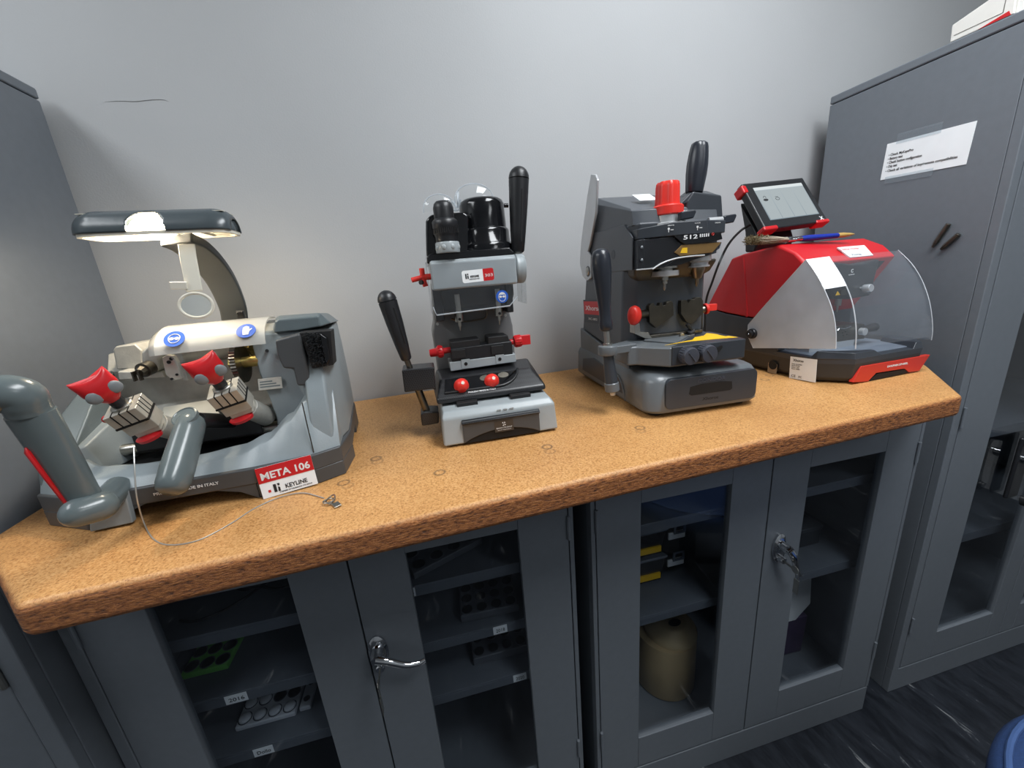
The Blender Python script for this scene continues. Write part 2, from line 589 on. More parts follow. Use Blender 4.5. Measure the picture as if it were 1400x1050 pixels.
# right tall cabinet (its front post, glass door and side panel show)
def tall_right():
    t = thing('tall_cabinet', 'tall dark grey steel cabinet on the right with a paper note taped to its side', 'cabinet', (1.3230, 0.6060, 0.0000), -0.0510)
    H, W, D = 1.842, 0.914, 0.445
    b = MB()
    b.bx(0, 0.012, 0.02, D, 0, H - 0.024)
    b.bx(W - 0.012, W, 0.02, D, 0, H - 0.024)
    b.bx(0.012, W - 0.012, D - 0.012, D, 0, H - 0.024)
    b.bx(0.012, W - 0.012, 0.02, D - 0.012, 0.09, 0.098)
    b.build('carcass', M_cab, t, 0.0015)
    MB().bx(-0.001, W + 0.001, -0.001, D + 0.001, H - 0.022, H).build('top_panel', M_cab, t, 0.004)
    MB().bx(0, W, 0.001, 0.02, 0, 0.09).build('plinth', M_cab, t, 0.002)
    MB().bx(0, 0.025, 0, 0.02, 0.09, H - 0.024).build('front_post', M_cab, t, 0.0025)
    MB().bx(W - 0.025, W, 0, 0.02, 0.09, H - 0.024).build('front_post', M_cab, t, 0.0025)
    ds = []
    for i, (x0, x1, a, c) in enumerate(((0.028, 0.4555, 0.152, 0.395), (0.4585, 0.886, 0.52, 0.763))):
        ds.append(glazed_door(t, x0, x1, 0.098, H - 0.03, a, c, 0.20, H - 0.16, 0.0, hinge_x=(x0 if i == 0 else x1), hz=(0.24, 0.92)))
    for z in (0.50, 0.86, 1.22, 1.52):
        s = MB()
        s.bx(0.014, W - 0.014, 0.05, D - 0.016, z - 0.006, z)
        s.bx(0.014, W - 0.014, 0.05, 0.054, z - 0.03, z - 0.006)
        s.build('shelf', M_cabin, t, 0.001)
    return t, ds
tallR, dR = tall_right()
h = MB()
bo = Vector((0.2894, -0.0010, 0.7515))
h.bx(bo.x - 0.024, bo.x + 0.024, -0.012, -0.001, bo.z - 0.09, bo.z + 0.10)
h.build('handle_plate', M_black, dR[0], 0.006)
h = MB()
h.tube(smooth_pts([bo + Vector((0, -0.012, 0.085)), bo + Vector((0.0, -0.05, 0.07)), bo + Vector((-0.002, -0.055, 0.0)), bo + Vector((-0.006, -0.05, -0.075)), bo + Vector((-0.008, -0.03, -0.085))], 6), 0.011, 12, (1.3, 0.8))
h.build('pull_handle', M_black, dR[0])
h = MB()
h.lathe([(0.013, 0), (0.013, 0.014), (0.010, 0.017)], (bo.x - 0.004, -0.012, bo.z + 0.035), (0, -1, 0), 18)
h.build('lock', M_chrome, dR[0])

# things on and in the right tall cabinet (all stand inside / are taped on)
rt_loc, rt_rz = (1.3230, 0.6060, 0.0000), -0.0510
def rt_obj(name, label, cat, group=None):
    return thing(name, label, cat, rt_loc, rt_rz, group)
t = rt_obj('paper_note', 'white paper checklist taped to the side of the tall grey cabinet on the right', 'note')
a, b_, c = [Vector(p) for p in [(-0.0008, 0.2674, 1.5701), (-0.0008, 0.0844, 1.5628), (-0.0008, 0.2671, 1.6594)]]
Mn = quad_frame(a, b_, c)
wn, hn = (b_ - a).length, (c - a).length * 1.0
plate('paper', Mn, wn, hn, 0.0006, M_white, t)
lettering('printed_text', [('\u2022 ' + s, wn * 0.05, hn * y_, hn * 0.098, wn * w_, 0.0001) for k, (s, w_, y_) in enumerate((('Check MyKeysPro', 0.31, 0.66), ('Battery test', 0.19, 0.555), ('Check button configuration', 0.43, 0.45), ('Chip test', 0.14, 0.34), ('Check all variations of key/remote compatibilities', 0.84, 0.22)))],
          Mn @ Matrix.Translation((0, -0.002, 0.0006)), M_ink, t)
M_tape = clear('clear_tape', (0.93, 0.95, 0.96, 1), 1.2, 0.35, 0.07)
for x0, x1, y0, y1 in ((0.022, 0.118, hn - 0.006, hn + 0.018), (0.012, 0.12, -0.012, 0.006)):
    plate('tape', Mn, x1 - x0, y1 - y0, 0.0003, M_tape, t, 0, x0, y0).location = Mn.to_3x3() @ Vector((0, 0, 0.0008))
for (A, B), lab in ((((-0.0060, 0.0910, 1.4322), (-0.0060, 0.1140, 1.3793)), 'longer of two dark metal pins stuck to the cabinet side below the paper note'),
                    (((-0.0060, 0.0671, 1.4057), (-0.0060, 0.0965, 1.3726)), 'shorter of two dark metal pins stuck to the cabinet side, nearer its front')):
    t = rt_obj('metal_pin', lab, 'pin', 'metal pins on the cabinet side')
    b = MB()
    A, B = Vector(A), Vector(B)
    b.cyl(A, A + (B - A) * 0.78, 0.0052, seg=14)
    b.build('shank', M_darksteel, t, 0.0006)
    b = MB()
    b.cyl(A + (B - A) * 0.78, B, 0.0052, 0.0025, seg=14)
    b.build('tip', M_darksteel, t)
t = rt_obj('carton', 'white and red cardboard box lying on top of the tall grey cabinet on the right', 'box')
M_card = paint('white_carton', rgb(228, 226, 220), 0.6, var=0.02)
x0, x1, y0, y1, zb = 0.002, 0.30, 0.06, 0.165, 1.842
b = MB()
b.prism([(y0, zb + 0.0005), (y1, zb + 0.0005), (y1 + 0.002, zb + 0.036), (y0 + 0.004, zb + 0.062)], 'x', x0, x1)
b.build('box_body', M_card, t, 0.002)
b = MB()
b.prism([(y0 - 0.004, zb + 0.0005), (y0 + 0.0, zb + 0.0005), (y0 + 0.002, zb + 0.05), (y0 - 0.002, zb + 0.05)], 'x', x0 + 0.004, x1)
b.build('end_flap', M_card, t, 0.001)
b = MB()
b.prism([(y0 + 0.004, zb + 0.001), (y0 + 0.055, zb + 0.001), (y0 + 0.008, zb + 0.010)], 'x', x0 - 0.0008, x0 + 0.001)
b.build('red_print', M_red, t)
b = MB()
b.bx(x0 - 0.0006, x0, y0 + 0.018, y1 - 0.006, zb + 0.0115, zb + 0.0125)
b.bx(x0 - 0.0006, x0, y0 + 0.017, y0 + 0.018, zb + 0.0115, zb + 0.052)
b.build('fold_line', M_darksteel, t)

# ---------------------------------------------------------------- worktop
STAINS = [(0.2087, 0.6018), (0.2070, 0.5830), (0.3990, 0.6047), (0.3923, 0.5921), (-0.0893, 0.6887), (-0.0860, 0.6747), (-0.1349, 0.6166), (-0.1266, 0.6033), (0.0160, 0.5861), (0.4046, 0.9371), (0.8780, 0.7581), (0.8946, 0.7560), (0.8375, 0.7339), (0.1607, 0.6639)]
def worktop_mat():
    m, nt, out = new_mat('orange_particle_board')
    N, L = nt.nodes, nt.links
    p = N.new('ShaderNodeBsdfPrincipled')
    tc = N.new('ShaderNodeTexCoord')
    n1 = N.new('ShaderNodeTexNoise')
    n1.inputs['Scale'].default_value = 330
    n1.inputs['Detail'].default_value = 5
    n1.inputs['Roughness'].default_value = 0.7
    L.new(tc.outputs['Object'], n1.inputs['Vector'])
    r1 = N.new('ShaderNodeValToRGB')
    e = r1.color_ramp.elements
    e[0].position, e[0].color = 0.33, rgb(150, 100, 54)
    e[1].position, e[1].color = 0.66, rgb(226, 178, 120)
    k = e.new(0.47)
    k.color = rgb(206, 152, 92)
    L.new(n1.outputs['Fac'], r1.inputs['Fac'])
    # large soft mottling
    n2 = N.new('ShaderNodeTexNoise')
    n2.inputs['Scale'].default_value = 6
    n2.inputs['Detail'].default_value = 4
    L.new(tc.outputs['Object'], n2.inputs['Vector'])
    r2 = N.new('ShaderNodeValToRGB')
    r2.color_ramp.elements[0].position, r2.color_ramp.elements[0].color = 0.3, (0.84, 0.80, 0.76, 1)
    r2.color_ramp.elements[1].position, r2.color_ramp.elements[1].color = 0.7, (1, 1, 1, 1)
    L.new(n2.outputs['Fac'], r2.inputs['Fac'])
    mx = N.new('ShaderNodeMix')
    mx.data_type = 'RGBA'
    mx.blend_type = 'MULTIPLY'
    mx.inputs['Factor'].default_value = 1
    L.new(r1.outputs['Color'], mx.inputs['A'])
    L.new(r2.outputs['Color'], mx.inputs['B'])
    # raw sides: coarser, redder chips (only where the surface faces sideways)
    geo = N.new('ShaderNodeNewGeometry')
    sep = N.new('ShaderNodeSeparateXYZ')
    L.new(geo.outputs['Normal'], sep.inputs['Vector'])
    side = N.new('ShaderNodeMapRange')
    side.inputs['From Min'].default_value = 0.9
    side.inputs['From Max'].default_value = 0.45
    L.new(sep.outputs['Z'], side.inputs['Value'])
    mp = N.new('ShaderNodeMapping')
    mp.inputs['Scale'].default_value = (0.35, 0.35, 1.3)
    L.new(tc.outputs['Object'], mp.inputs['Vector'])
    n3 = N.new('ShaderNodeTexNoise')
    n3.inputs['Scale'].default_value = 260
    n3.inputs['Detail'].default_value = 6
    n3.inputs['Roughness'].default_value = 0.75
    L.new(mp.outputs['Vector'], n3.inputs['Vector'])
    r3 = N.new('ShaderNodeValToRGB')
    e = r3.color_ramp.elements
    e[0].position, e[0].color = 0.36, rgb(70, 36, 16)
    e[1].position, e[1].color = 0.66, rgb(206, 138, 78)
    k = e.new(0.5)
    k.color = rgb(164, 98, 48)
    L.new(n3.outputs['Fac'], r3.inputs['Fac'])
    mx2 = N.new('ShaderNodeMix')
    mx2.data_type = 'RGBA'
    L.new(side.outputs['Result'], mx2.inputs['Factor'])
    L.new(mx.outputs['Result'], mx2.inputs['A'])
    L.new(r3.outputs['Color'], mx2.inputs['B'])
    last = mx2.outputs['Result']
    # grease rings
    sx = N.new('ShaderNodeSeparateXYZ')
    L.new(tc.outputs['Object'], sx.inputs['Vector'])
    cb = N.new('ShaderNodeCombineXYZ')
    L.new(sx.outputs['X'], cb.inputs['X'])
    L.new(sx.outputs['Y'], cb.inputs['Y'])
    acc = None
    for i, (a, b_) in enumerate(STAINS):
        d = N.new('ShaderNodeVectorMath')
        d.operation = 'DISTANCE'
        L.new(cb.outputs['Vector'], d.inputs[0])
        d.inputs[1].default_value = (a, b_, 0)
        rad = (0.0085, 0.009, 0.0085, 0.008)[i % 4]
        q = N.new('ShaderNodeMath')
        q.operation = 'SUBTRACT'
        L.new(d.outputs['Value'], q.inputs[0])
        q.inputs[1].default_value = rad
        ab = N.new('ShaderNodeMath')
        ab.operation = 'ABSOLUTE'
        L.new(q.outputs['Value'], ab.inputs[0])
        mr = N.new('ShaderNodeMapRange')
        mr.inputs['From Min'].default_value = 0.0006
        mr.inputs['From Max'].default_value = 0.003
        mr.inputs['To Min'].default_value = (0.6, 0.3, 0.55, 0.28)[i % 4]
        mr.inputs['To Max'].default_value = 0
        L.new(ab.outputs['Value'], mr.inputs['Value'])
        if acc is None:
            acc = mr.outputs['Result']
        else:
            ad = N.new('ShaderNodeMath')
            ad.operation = 'MAXIMUM'
            L.new(acc, ad.inputs[0])
            L.new(mr.outputs['Result'], ad.inputs[1])
            acc = ad.outputs['Value']
    mx3 = N.new('ShaderNodeMix')
    mx3.data_type = 'RGBA'
    L.new(acc, mx3.inputs['Factor'])
    L.new(last, mx3.inputs['A'])
    mx3.inputs['B'].default_value = rgb(70, 58, 50)
    L.new(mx3.outputs['Result'], p.inputs['Base Color'])
    p.inputs['Roughness'].default_value = 0.42
    bs = N.new('ShaderNodeMath')
    bs.operation = 'MULTIPLY_ADD'
    bs.inputs[1].default_value = 0.75
    bs.inputs[2].default_value = 0.16
    L.new(side.outputs['Result'], bs.inputs[0])
    b = N.new('ShaderNodeBump')
    b.inputs['Distance'].default_value = 0.004
    L.new(bs.outputs['Value'], b.inputs['Strength'])
    mxh = N.new('ShaderNodeMix')
    L.new(side.outputs['Result'], mxh.inputs['Factor'])
    L.new(n1.outputs['Fac'], mxh.inputs['A'])
    L.new(n3.outputs['Fac'], mxh.inputs['B'])
    L.new(mxh.outputs['Result'], b.inputs['Height'])
    L.new(b.outputs['Normal'], p.inputs['Normal'])
    L.new(p.outputs['BSDF'], out.inputs['Surface'])
    return m
outline = [(-0.615, 1.112), (-0.615, 0.648), (-0.450, 0.472), (1.040, 0.470), (1.252, 0.645), (1.252, 1.112)]
b = MB()
b.prism(outline, 'z', 1.0505, 1.096)
wt = b.build('worktop', worktop_mat(), None, 0.011, 4)
tag(wt, 'long orange-brown particle board worktop with cut corners, on the two glass door cabinets', 'worktop')

# ---------------------------------------------------------------- grey key duplicating machine (left end)
M_gry = paint('grey_blue_enamel', rgb(136, 145, 149), 0.33, var=0.03, scale=40, bump=0.10, bscale=420)
M_gry2 = paint('mid_grey_enamel', rgb(98, 108, 111), 0.33, var=0.03, scale=40, bump=0.08, bscale=420)
M_skirt = paint('charcoal_plastic', rgb(72, 74, 76), 0.42, var=0.04)
M_lev = paint('lever_grey_plastic', rgb(98, 108, 110), 0.22, var=0.03)
M_gun = paint('gunmetal_paint', rgb(70, 78, 82), 0.25, var=0.05, bump=0.05)
M_arm = paint('dark_arm_plastic', rgb(64, 66, 66), 0.5, var=0.04)
M_cream = paint('cream_plastic', rgb(214, 210, 196), 0.4, var=0.03)
M_lightst = paint('dusty_cast_metal', rgb(190, 188, 180), 0.42, 0.35, var=0.1, scale=60, bump=0.15, bscale=300)
M_brass = paint('worn_brass', rgb(196, 176, 110), 0.3, 0.9, var=0.2, scale=90)
M_vise = paint('machined_vise_steel', rgb(186, 182, 172), 0.36, 0.35, var=0.08, scale=80)
M_inset = paint('grey_rubber_inset', rgb(126, 131, 134), 0.4)
M_frost = clear('frosted_cover', (0.95, 0.94, 0.9, 1), 1.45, 0.12, 0.42, (0.86, 0.85, 0.80, 1))
M_clear = clear('clear_plastic', (0.97, 0.98, 0.98, 1), 1.45, 0.02, 0.04)

def machine1():
    t = thing('key_duplicating_machine', 'big grey key duplicator with a lit lamp at the left end of the worktop', 'machine', (-0.3400, 0.6170, 1.0960), 0.0000)
    # --- lower dark skirt with cut corners, arched at the front
    b = MB()
    ol = [(-0.207, 0.046), (-0.134, 0.004), (0.078, 0.002), (0.168, 0.014), (0.205, 0.032), (0.213, 0.10), (0.200, 0.292), (-0.196, 0.292)]
    b.prism(ol, 'z', 0.024, 0.051)
    b.build('skirt', M_skirt, t, 0.003)
    def foot(poly, name='skirt_foot', mat=M_skirt):
        b = MB()
        b.prism(poly, 'z', 0.0, 0.0255)
        return b.build(name, mat, t, 0.002)
    foot([(-0.207, 0.046), (-0.134, 0.004), (-0.112, 0.004), (-0.128, 0.04), (-0.15, 0.10), (-0.2, 0.10)])
    foot([(0.083, 0.0026), (0.168, 0.0143), (0.205, 0.032), (0.213, 0.1), (0.16, 0.1), (0.11, 0.03)])
    foot([(-0.196, 0.23), (0.202, 0.23), (0.200, 0.292), (-0.196, 0.292)])
    # arch webs
    b = MB()
    b.prism([(-0.112, 0.0), (-0.112, 0.025), (-0.06, 0.025), (-0.085, 0.016)], 'y', 0.004, 0.02)
    b.build('skirt_arch', M_skirt, t)
    b = MB()
    b.prism([(0.083, 0.0), (0.083, 0.025), (0.03, 0.025), (0.06, 0.016)], 'y', 0.0035, 0.02)
    b.build('skirt_arch', M_skirt, t)
    # --- light grey front shell, swept up to both ends
    xs = [-0.203 + i * 0.407 / 44 for i in range(45)]
    def h1(x):
        pts = [(-0.21, 0.112), (-0.185, 0.100), (-0.155, 0.080), (-0.12, 0.068), (-0.07, 0.063), (0.0, 0.063), (0.06, 0.068), (0.10, 0.080), (0.135, 0.104), (0.165, 0.132), (0.21, 0.137)]
        for (a, ha), (c, hc) in zip(pts, pts[1:]):
            if a <= x <= c:
                u = (x - a) / (c - a)
                u = u * u * (3 - 2 * u)
                return lerp(ha, hc, u)
        return pts[-1][1]
    def yf(x):
        if x < -0.134:
            return lerp(0.046, 0.004, (x + 0.207) / 0.073)
        if x > 0.168:
            return lerp(0.014, 0.032, (x - 0.168) / 0.037)
        if x > 0.078:
            return lerp(0.002, 0.014, (x - 0.078) / 0.09)
        return 0.003
    b = MB()
    rings = []
    for x in xs:
        y = yf(x) + 0.004
        hh = h1(x)
        rise = (hh - 0.05) * 0.25
        rings.append([(x, y + 0.09, 0.050), (x, y, 0.050), (x, y + 0.012 + rise, hh - 0.003), (x, y + 0.016 + rise, hh), (x, y + 0.034 + rise, hh + 0.001), (x, y + 0.040 + rise, hh + 0.006),
                      (x, y + 0.046 + rise, hh + 0.005), (x, y + 0.062 + rise, hh - 0.012 - 0.3 * (hh - 0.06)), (x, y + 0.09, 0.056)])
    b.loft(rings)
    b.build('front_shell', M_gry, t, 0, ang=50)
    # --- deck and back wall of the work bay
    b = MB()
    b.bx(-0.15, 0.13, 0.06, 0.25, 0.0505, 0.056)
    b.build('bay_floor', M_blackm, t)
    b = MB()
    b.prism([(0.195, 0.056), (0.17, 0.075), (0.168, 0.105), (0.182, 0.13), (0.182, 0.195), (0.20, 0.225), (0.28, 0.225), (0.288, 0.051), (0.195, 0.051)], 'x', -0.16, 0.12)
    b.build('back_wall', M_lightst, t, 0.004)  # paler colour puts the work lamp's light into this wall
    # --- left cheek
    b = MB()
    b.loft([[(-0.205, 0.05, 0.051), (-0.150, 0.05, 0.051), (-0.150, 0.285, 0.051), (-0.200, 0.29, 0.051)],
            [(-0.203, 0.062, 0.112), (-0.158, 0.066, 0.104), (-0.150, 0.285, 0.110), (-0.2, 0.29, 0.110)],
            [(-0.172, 0.165, 0.196), (-0.150, 0.160, 0.196), (-0.146, 0.280, 0.205), (-0.178, 0.282, 0.205)]])
    b.build('left_cheek', M_gry2, t, 0.004)
    b = MB()
    b.loft([[(-0.158, 0.058, 0.056), (-0.135, 0.075, 0.056), (-0.12, 0.2, 0.056), (-0.152, 0.2, 0.056)],
            [(-0.162, 0.064, 0.104), (-0.150, 0.075, 0.104), (-0.132, 0.2, 0.150), (-0.152, 0.2, 0.150)]])
    b.build('bay_side', M_gry, t, 0.003)
    # --- tracer housing block at the back left
    b = MB()
    b.prism([(-0.1273, 0.2343), (-0.1223, 0.2397), (-0.0951, 0.2406), (-0.0904, 0.2321), (-0.0883, 0.2287), (-0.0958, 0.1985), (-0.1317, 0.2011)], 'y', 0.160, 0.235)
    b.build('tracer_housing', M_lightst, t, 0.003)
    b = MB()
    b.prism([(-0.1163, 0.2018), (-0.0569, 0.1933), (-0.0555, 0.1831), (-0.1185, 0.1875)], 'y', 0.135, 0.2)
    b.build('tracer_shelf', M_lightst, t, 0.002)
    b = MB()
    b.prism([(-0.0719, 0.2287), (-0.0643, 0.2348), (-0.0456, 0.2454), (-0.0370, 0.2408), (-0.0426, 0.2201), (-0.0513, 0.2140), (-0.0555, 0.1989), (-0.0673, 0.1921), (-0.0778, 0.2008)], 'y', 0.125, 0.20)
    b.build('tracer_carrier', M_lightst, t, 0.004)
    b = MB()
    b.prism([(-0.0397, 0.2184), (-0.0318, 0.2221), (-0.0245, 0.2200), (-0.0211, 0.2064), (-0.0228, 0.1811), (-0.0354, 0.1793), (-0.0422, 0.1913)], 'y', 0.112, 0.122)
    pl = b.build('clamp_plate', M_lightst, t, 0.0015)
    b = MB()
    for p in [(-0.0318, 0.1115, 0.2103), (-0.0270, 0.1115, 0.2151), (-0.0265, 0.1115, 0.1891), (-0.0351, 0.1115, 0.1831)]:
        b.cyl(p, Vector(p) + Vector((0, -0.0012, 0)), 0.0028 if p[2] > 0.2 else 0.002, seg=12)
    b.build('screw_hole', M_hole, pl)
    b = MB()
    c = Vector((-0.0660, 0.1250, 0.2040))
    b.cyl(c, c + Vector((-0.003, -0.014, -0.002)), 0.0115, 0.0115, 18)
    b.cyl(c + Vector((-0.003, -0.014, -0.002)), c + Vector((-0.004, -0.022, -0.004)), 0.0085, 0.006, 8)
    b.build('tracer_point', M_darksteel, t)
    b = MB()
    for dx in (0.004, -0.004):
        b.bx(c.x - 0.0085 + dx, c.x - 0.0065 + dx, c.y - 0.026, c.y - 0.018, c.z - 0.016, c.z - 0.001)
    b.build('tracer_jaw', M_darksteel, t)
    # --- spindle and cutter wheel
    b = MB()
    b.cyl((-0.05, 0.170, 0.226), (0.115, 0.170, 0.226), 0.026, seg=24)
    b.build('spindle_housing', M_lightst, t, 0.002)
    b = MB()
    for k, (x0, x1, r) in enumerate(((0.058, 0.068, 0.0285), (0.070, 0.084, 0.0285))):
        b.cyl((x0, 0.170, 0.226), (x1, 0.170, 0.226), r, seg=24)
    b.build('spindle_collar', M_brass, t)
    b = MB()
    cw = Vector((0.066, 0.112, 0.196))
    n = 40
    ring = []
    for i in range(n * 2):
        r = 0.0335 if i % 2 else 0.0318
        ring.append((r * math.cos(PI * i / n), r * math.sin(PI * i / n)))
    b.prism([(cw.y + a, cw.z + c) for a, c in ring], 'x', cw.x - 0.004, cw.x + 0.004)
    cwh = b.build('cutter_wheel', M_darksteel, t)
    b = MB()
    b.cyl((cw.x - 0.016, cw.y, cw.z), (cw.x - 0.004, cw.y, cw.z), 0.0085, seg=6)
    b.cyl((cw.x + 0.004, cw.y, cw.z), (cw.x + 0.05, cw.y, cw.z), 0.009, seg=18)
    b.build('cutter_nut', M_brass, cwh)
    # --- transparent guard over the spindle
    b = MB()
    prof = []
    for i in range(11):
        a = PI * (0.02 + 0.60 * i / 10)
        prof.append((0.152 - 0.062 * math.cos(a), 0.222 + 0.043 * math.sin(a)))
    inn = [(0.152 - 0.0595 * math.cos(PI * (0.02 + 0.60 * i / 10)), 0.222 + 0.0405 * math.sin(PI * (0.02 + 0.60 * i / 10))) for i in range(11)]
    poly = prof + inn[::-1]
    b.prism(poly, 'x', -0.036, 0.116)
    g = b.build('spindle_guard', M_frost, t, 0, ang=40)
    b = MB()
    b.loft([[(-0.036, y, z) for y, z in prof], [(-0.046, 0.152 + (y - 0.152) * 0.93, 0.219 + (z - 0.219) * 0.9) for y, z in prof], [(-0.052, 0.152 + (y - 0.152) * 0.74, 0.219 + (z - 0.219) * 0.66) for y, z in prof]], (False, False), False)
    b.build('guard_end', M_frost, g, 0, ang=60)
    b = MB()
    b.prism([(-0.0245, 0.2327), (-0.0011, 0.2343), (-0.0020, 0.2160), (-0.0043, 0.1809), (-0.0107, 0.1831), (-0.0135, 0.2094), (-0.0177, 0.2227)], 'y', 0.0905, 0.0925)
    b.build('guard_skirt', M_clear, g)
    for nm, p, nrm in (('goggles', (-0.0071, 0.0955, 0.2464), (0, -0.78, 0.62)), ('gloves', (0.0898, 0.1000, 0.2473), (0, -0.70, 0.7))):
        M = frame_from(nrm, (1, 0, 0), Vector(p) + Vector(nrm) * 0.0004)
        st = disc('safety_sticker', M, 0.0142, 0.0006, M_blue, t, 1.0, 0.98)
        b = MB(M @ Matrix.Translation((0, 0, 0.0006)))
        if nm == 'goggles':
            pts = [(0.0078 * math.cos(2 * PI * i / 28), 0.0012 + (0.0092 if math.sin(2 * PI * i / 28) < 0 else 0.0068) * math.sin(2 * PI * i / 28), 0) for i in range(29)]
            b.tube(pts, 0.0006, 6)
            for sx in (-1, 1):
                b.lathe([(0.0028, -0.0002), (0.0028, 0.0003)], (sx * 0.0036, 0.0, 0), (0, 0, 1), 16, 1.15, 0.9)
            b.bx(-0.008, 0.008, 0.0008, 0.0016, -0.0002, 0.0003)
        else:
            b.prism([(-0.004, -0.0085), (0.004, -0.0085), (0.0052, -0.001), (0.009, 0.003), (0.0078, 0.0042), (0.0046, 0.002), (0.0046, 0.007), (0.0026, 0.008), (0.001, 0.009), (-0.0012, 0.0088), (-0.003, 0.0075), (-0.0045, 0.006), (-0.0048, -0.001)], 'z', -0.0002, 0.0003)
        b.build('pictogram', M_inkw, st)
    # --- right pod (motor housing)
    b = MB()
    b.loft([[(0.100, 0.085, 0.051), (0.160, 0.078, 0.051), (0.1665, 0.030, 0.051), (0.197, 0.036, 0.051), (0.211, 0.10, 0.051), (0.199, 0.29, 0.051), (0.10, 0.29, 0.051)],
            [(0.104, 0.088, 0.100), (0.160, 0.078, 0.100), (0.1670, 0.037, 0.102), (0.197, 0.042, 0.104), (0.211, 0.10, 0.10), (0.200, 0.288, 0.10), (0.10, 0.288, 0.10)],
            [(0.100, 0.092, 0.130), (0.158, 0.080, 0.131), (0.1680, 0.047, 0.133), (0.197, 0.050, 0.135), (0.211, 0.10, 0.130), (0.200, 0.288, 0.13), (0.10, 0.288, 0.13)],
            [(0.092, 0.100, 0.176), (0.150, 0.086, 0.180), (0.1700, 0.072, 0.184), (0.196, 0.074, 0.188), (0.2105, 0.12, 0.185), (0.200, 0.282, 0.19), (0.10, 0.282, 0.19)],
            [(0.088, 0.112, 0.240), (0.140, 0.106, 0.240), (0.1700, 0.106, 0.239), (0.196, 0.106, 0.238), (0.2095, 0.135, 0.235), (0.199, 0.276, 0.238), (0.10, 0.276, 0.24)]])
    b.build('motor_housing', M_gry, t, 0.004)
    # dark lower corner flare
    b = MB()
    b.prism([(0.170, 0.0145), (0.205, 0.032), (0.213, 0.10), (0.200, 0.29), (0.19, 0.29), (0.190, 0.04), (0.170, 0.03)], 'z', 0.0255, 0.052, [(0.170, 0.020), (0.199, 0.034), (0.2125, 0.10), (0.200, 0.29), (0.19, 0.29), (0.188, 0.045), (0.170, 0.035)])
    b.build('corner_flare', M_skirt, t, 0.002)
    # seams
    b = MB()
    b.tube([(0.1635, 0.0335, 0.133), (0.166, 0.023, 0.09), (0.1675, 0.0185, 0.053)], 0.0009, 6)
    b.build('seam', M_darksteel, t)
    # cap
    b = MB()
    b.loft([[Vector(p) for p in [(0.1285, 0.0980, 0.2390), (0.1347, 0.0980, 0.2574), (0.1407, 0.0980, 0.2603), (0.2014, 0.0980, 0.2599), (0.2000, 0.0980, 0.2418), (0.1680, 0.0980, 0.2393)]],
            [Vector(p) + Vector((0, 0.008, 0.003)) for p in [(0.1250, 0.1060, 0.2384), (0.1318, 0.1060, 0.2594), (0.1391, 0.1060, 0.2628), (0.2002, 0.1060, 0.2613), (0.2160, 0.1060, 0.2417), (0.1685, 0.1060, 0.2396)]],
            [(0.105, 0.272, 0.236), (0.105, 0.272, 0.254), (0.115, 0.272, 0.258), (0.186, 0.272, 0.255), (0.204, 0.272, 0.236), (0.17, 0.272, 0.236)]])
    b.build('pod_cap', M_gry2, t, 0.003)
    b = MB()
    b.prism([(0.097, 0.262), (0.097, 0.2), (0.06, 0.135), (0.032, 0.133), (0.055, 0.19)], 'x', 0.196, 0.2115, None)
    # brush recess
    b = MB()
    b.prism([(0.1740, 0.2386), (0.2202, 0.2368), (0.2139, 0.1806), (0.1813, 0.1790)], 'y', 0.066, 0.10)
    b.build('brush_recess', M_blackm, t, 0.001)
    b = MB()
    random.seed(3)
    a0, a1, a2, a3 = [Vector(p) for p in [(0.1817, 0.0630, 0.2369), (0.2043, 0.0630, 0.2366), (0.2068, 0.0630, 0.1822), (0.1846, 0.0630, 0.1816)]]
    for i in range(260):
        u, v = random.random(), random.random()
        p = a0.lerp(a1, u).lerp(a3.lerp(a2, u), v)
        d = Vector((random.uniform(-0.4, 0.25), -1, random.uniform(-0.3, 0.6))).normalized()
        b.tube([p + Vector((0, 0.006, 0)), p + d * 0.004, p + d * 0.010 + Vector((random.uniform(-.002, .002), 0, random.uniform(-.002, .002)))], [0.0005, 0.0005, 0.0003], 4)
    b.build('brush_bristles', paint('nylon_bristle', rgb(52, 54, 56), 0.35), t)
    b = MB()
    b.prism([(0.2050, 0.2359), (0.2141, 0.2267), (0.2116, 0.1911), (0.2052, 0.1809), (0.2036, 0.2066)], 'y', 0.056, 0.07)
    b.build('brush_block', M_blackg, t, 0.002)
    # black holder left of the brush
    b = MB()
    b.prism([(0.1383, 0.2315), (0.1756, 0.2382), (0.1756, 0.1965), (0.1754, 0.1520), (0.1537, 0.1541), (0.1542, 0.1824), (0.1399, 0.1856), (0.1362, 0.2077)], 'y', 0.062, 0.11)
    b.build('brush_holder', M_skirt, t, 0.004)
    # embossed maker plate
    Mp = quad_frame((0.0898, 0.0880, 0.1500), (0.1325, 0.0800, 0.1505), (0.0903, 0.0940, 0.1698))
    pp_ = plate('embossed_plate', Mp, 0.038, 0.019, 0.0012, M_lightst, t, 0.0004)
    b = MB(Mp)
    for k in range(3):
        b.bx(0.003, 0.035 - 0.006 * k, 0.004 + 0.0042 * k, 0.006 + 0.0042 * k, 0.0004, 0.0009)
    b.build('plate_lettering', M_gry2, pp_)
    b = MB()
    b.cyl((0.1160, 0.0880, 0.2136), (0.1103, 0.1060, 0.2114), 0.0026, seg=12)
    b.build('grub_screw', M_hole, t)
    # --- red and white name label
    Ml = quad_frame((0.0896, 0.0000, 0.0001), (0.1649, 0.0135, 0.0026), (0.0894, 0.0045, 0.0492))
    Ml = Ml @ Matrix.Translation((0, 0, 0.0045))
    hL = (Vector((0.0894, 0.0045, 0.0492)) - Vector((0.0896, 0.0000, 0.0001))).length
    wL = (Vector((0.1649, 0.0135, 0.0026)) - Vector((0.0896, 0.0000, 0.0001))).length
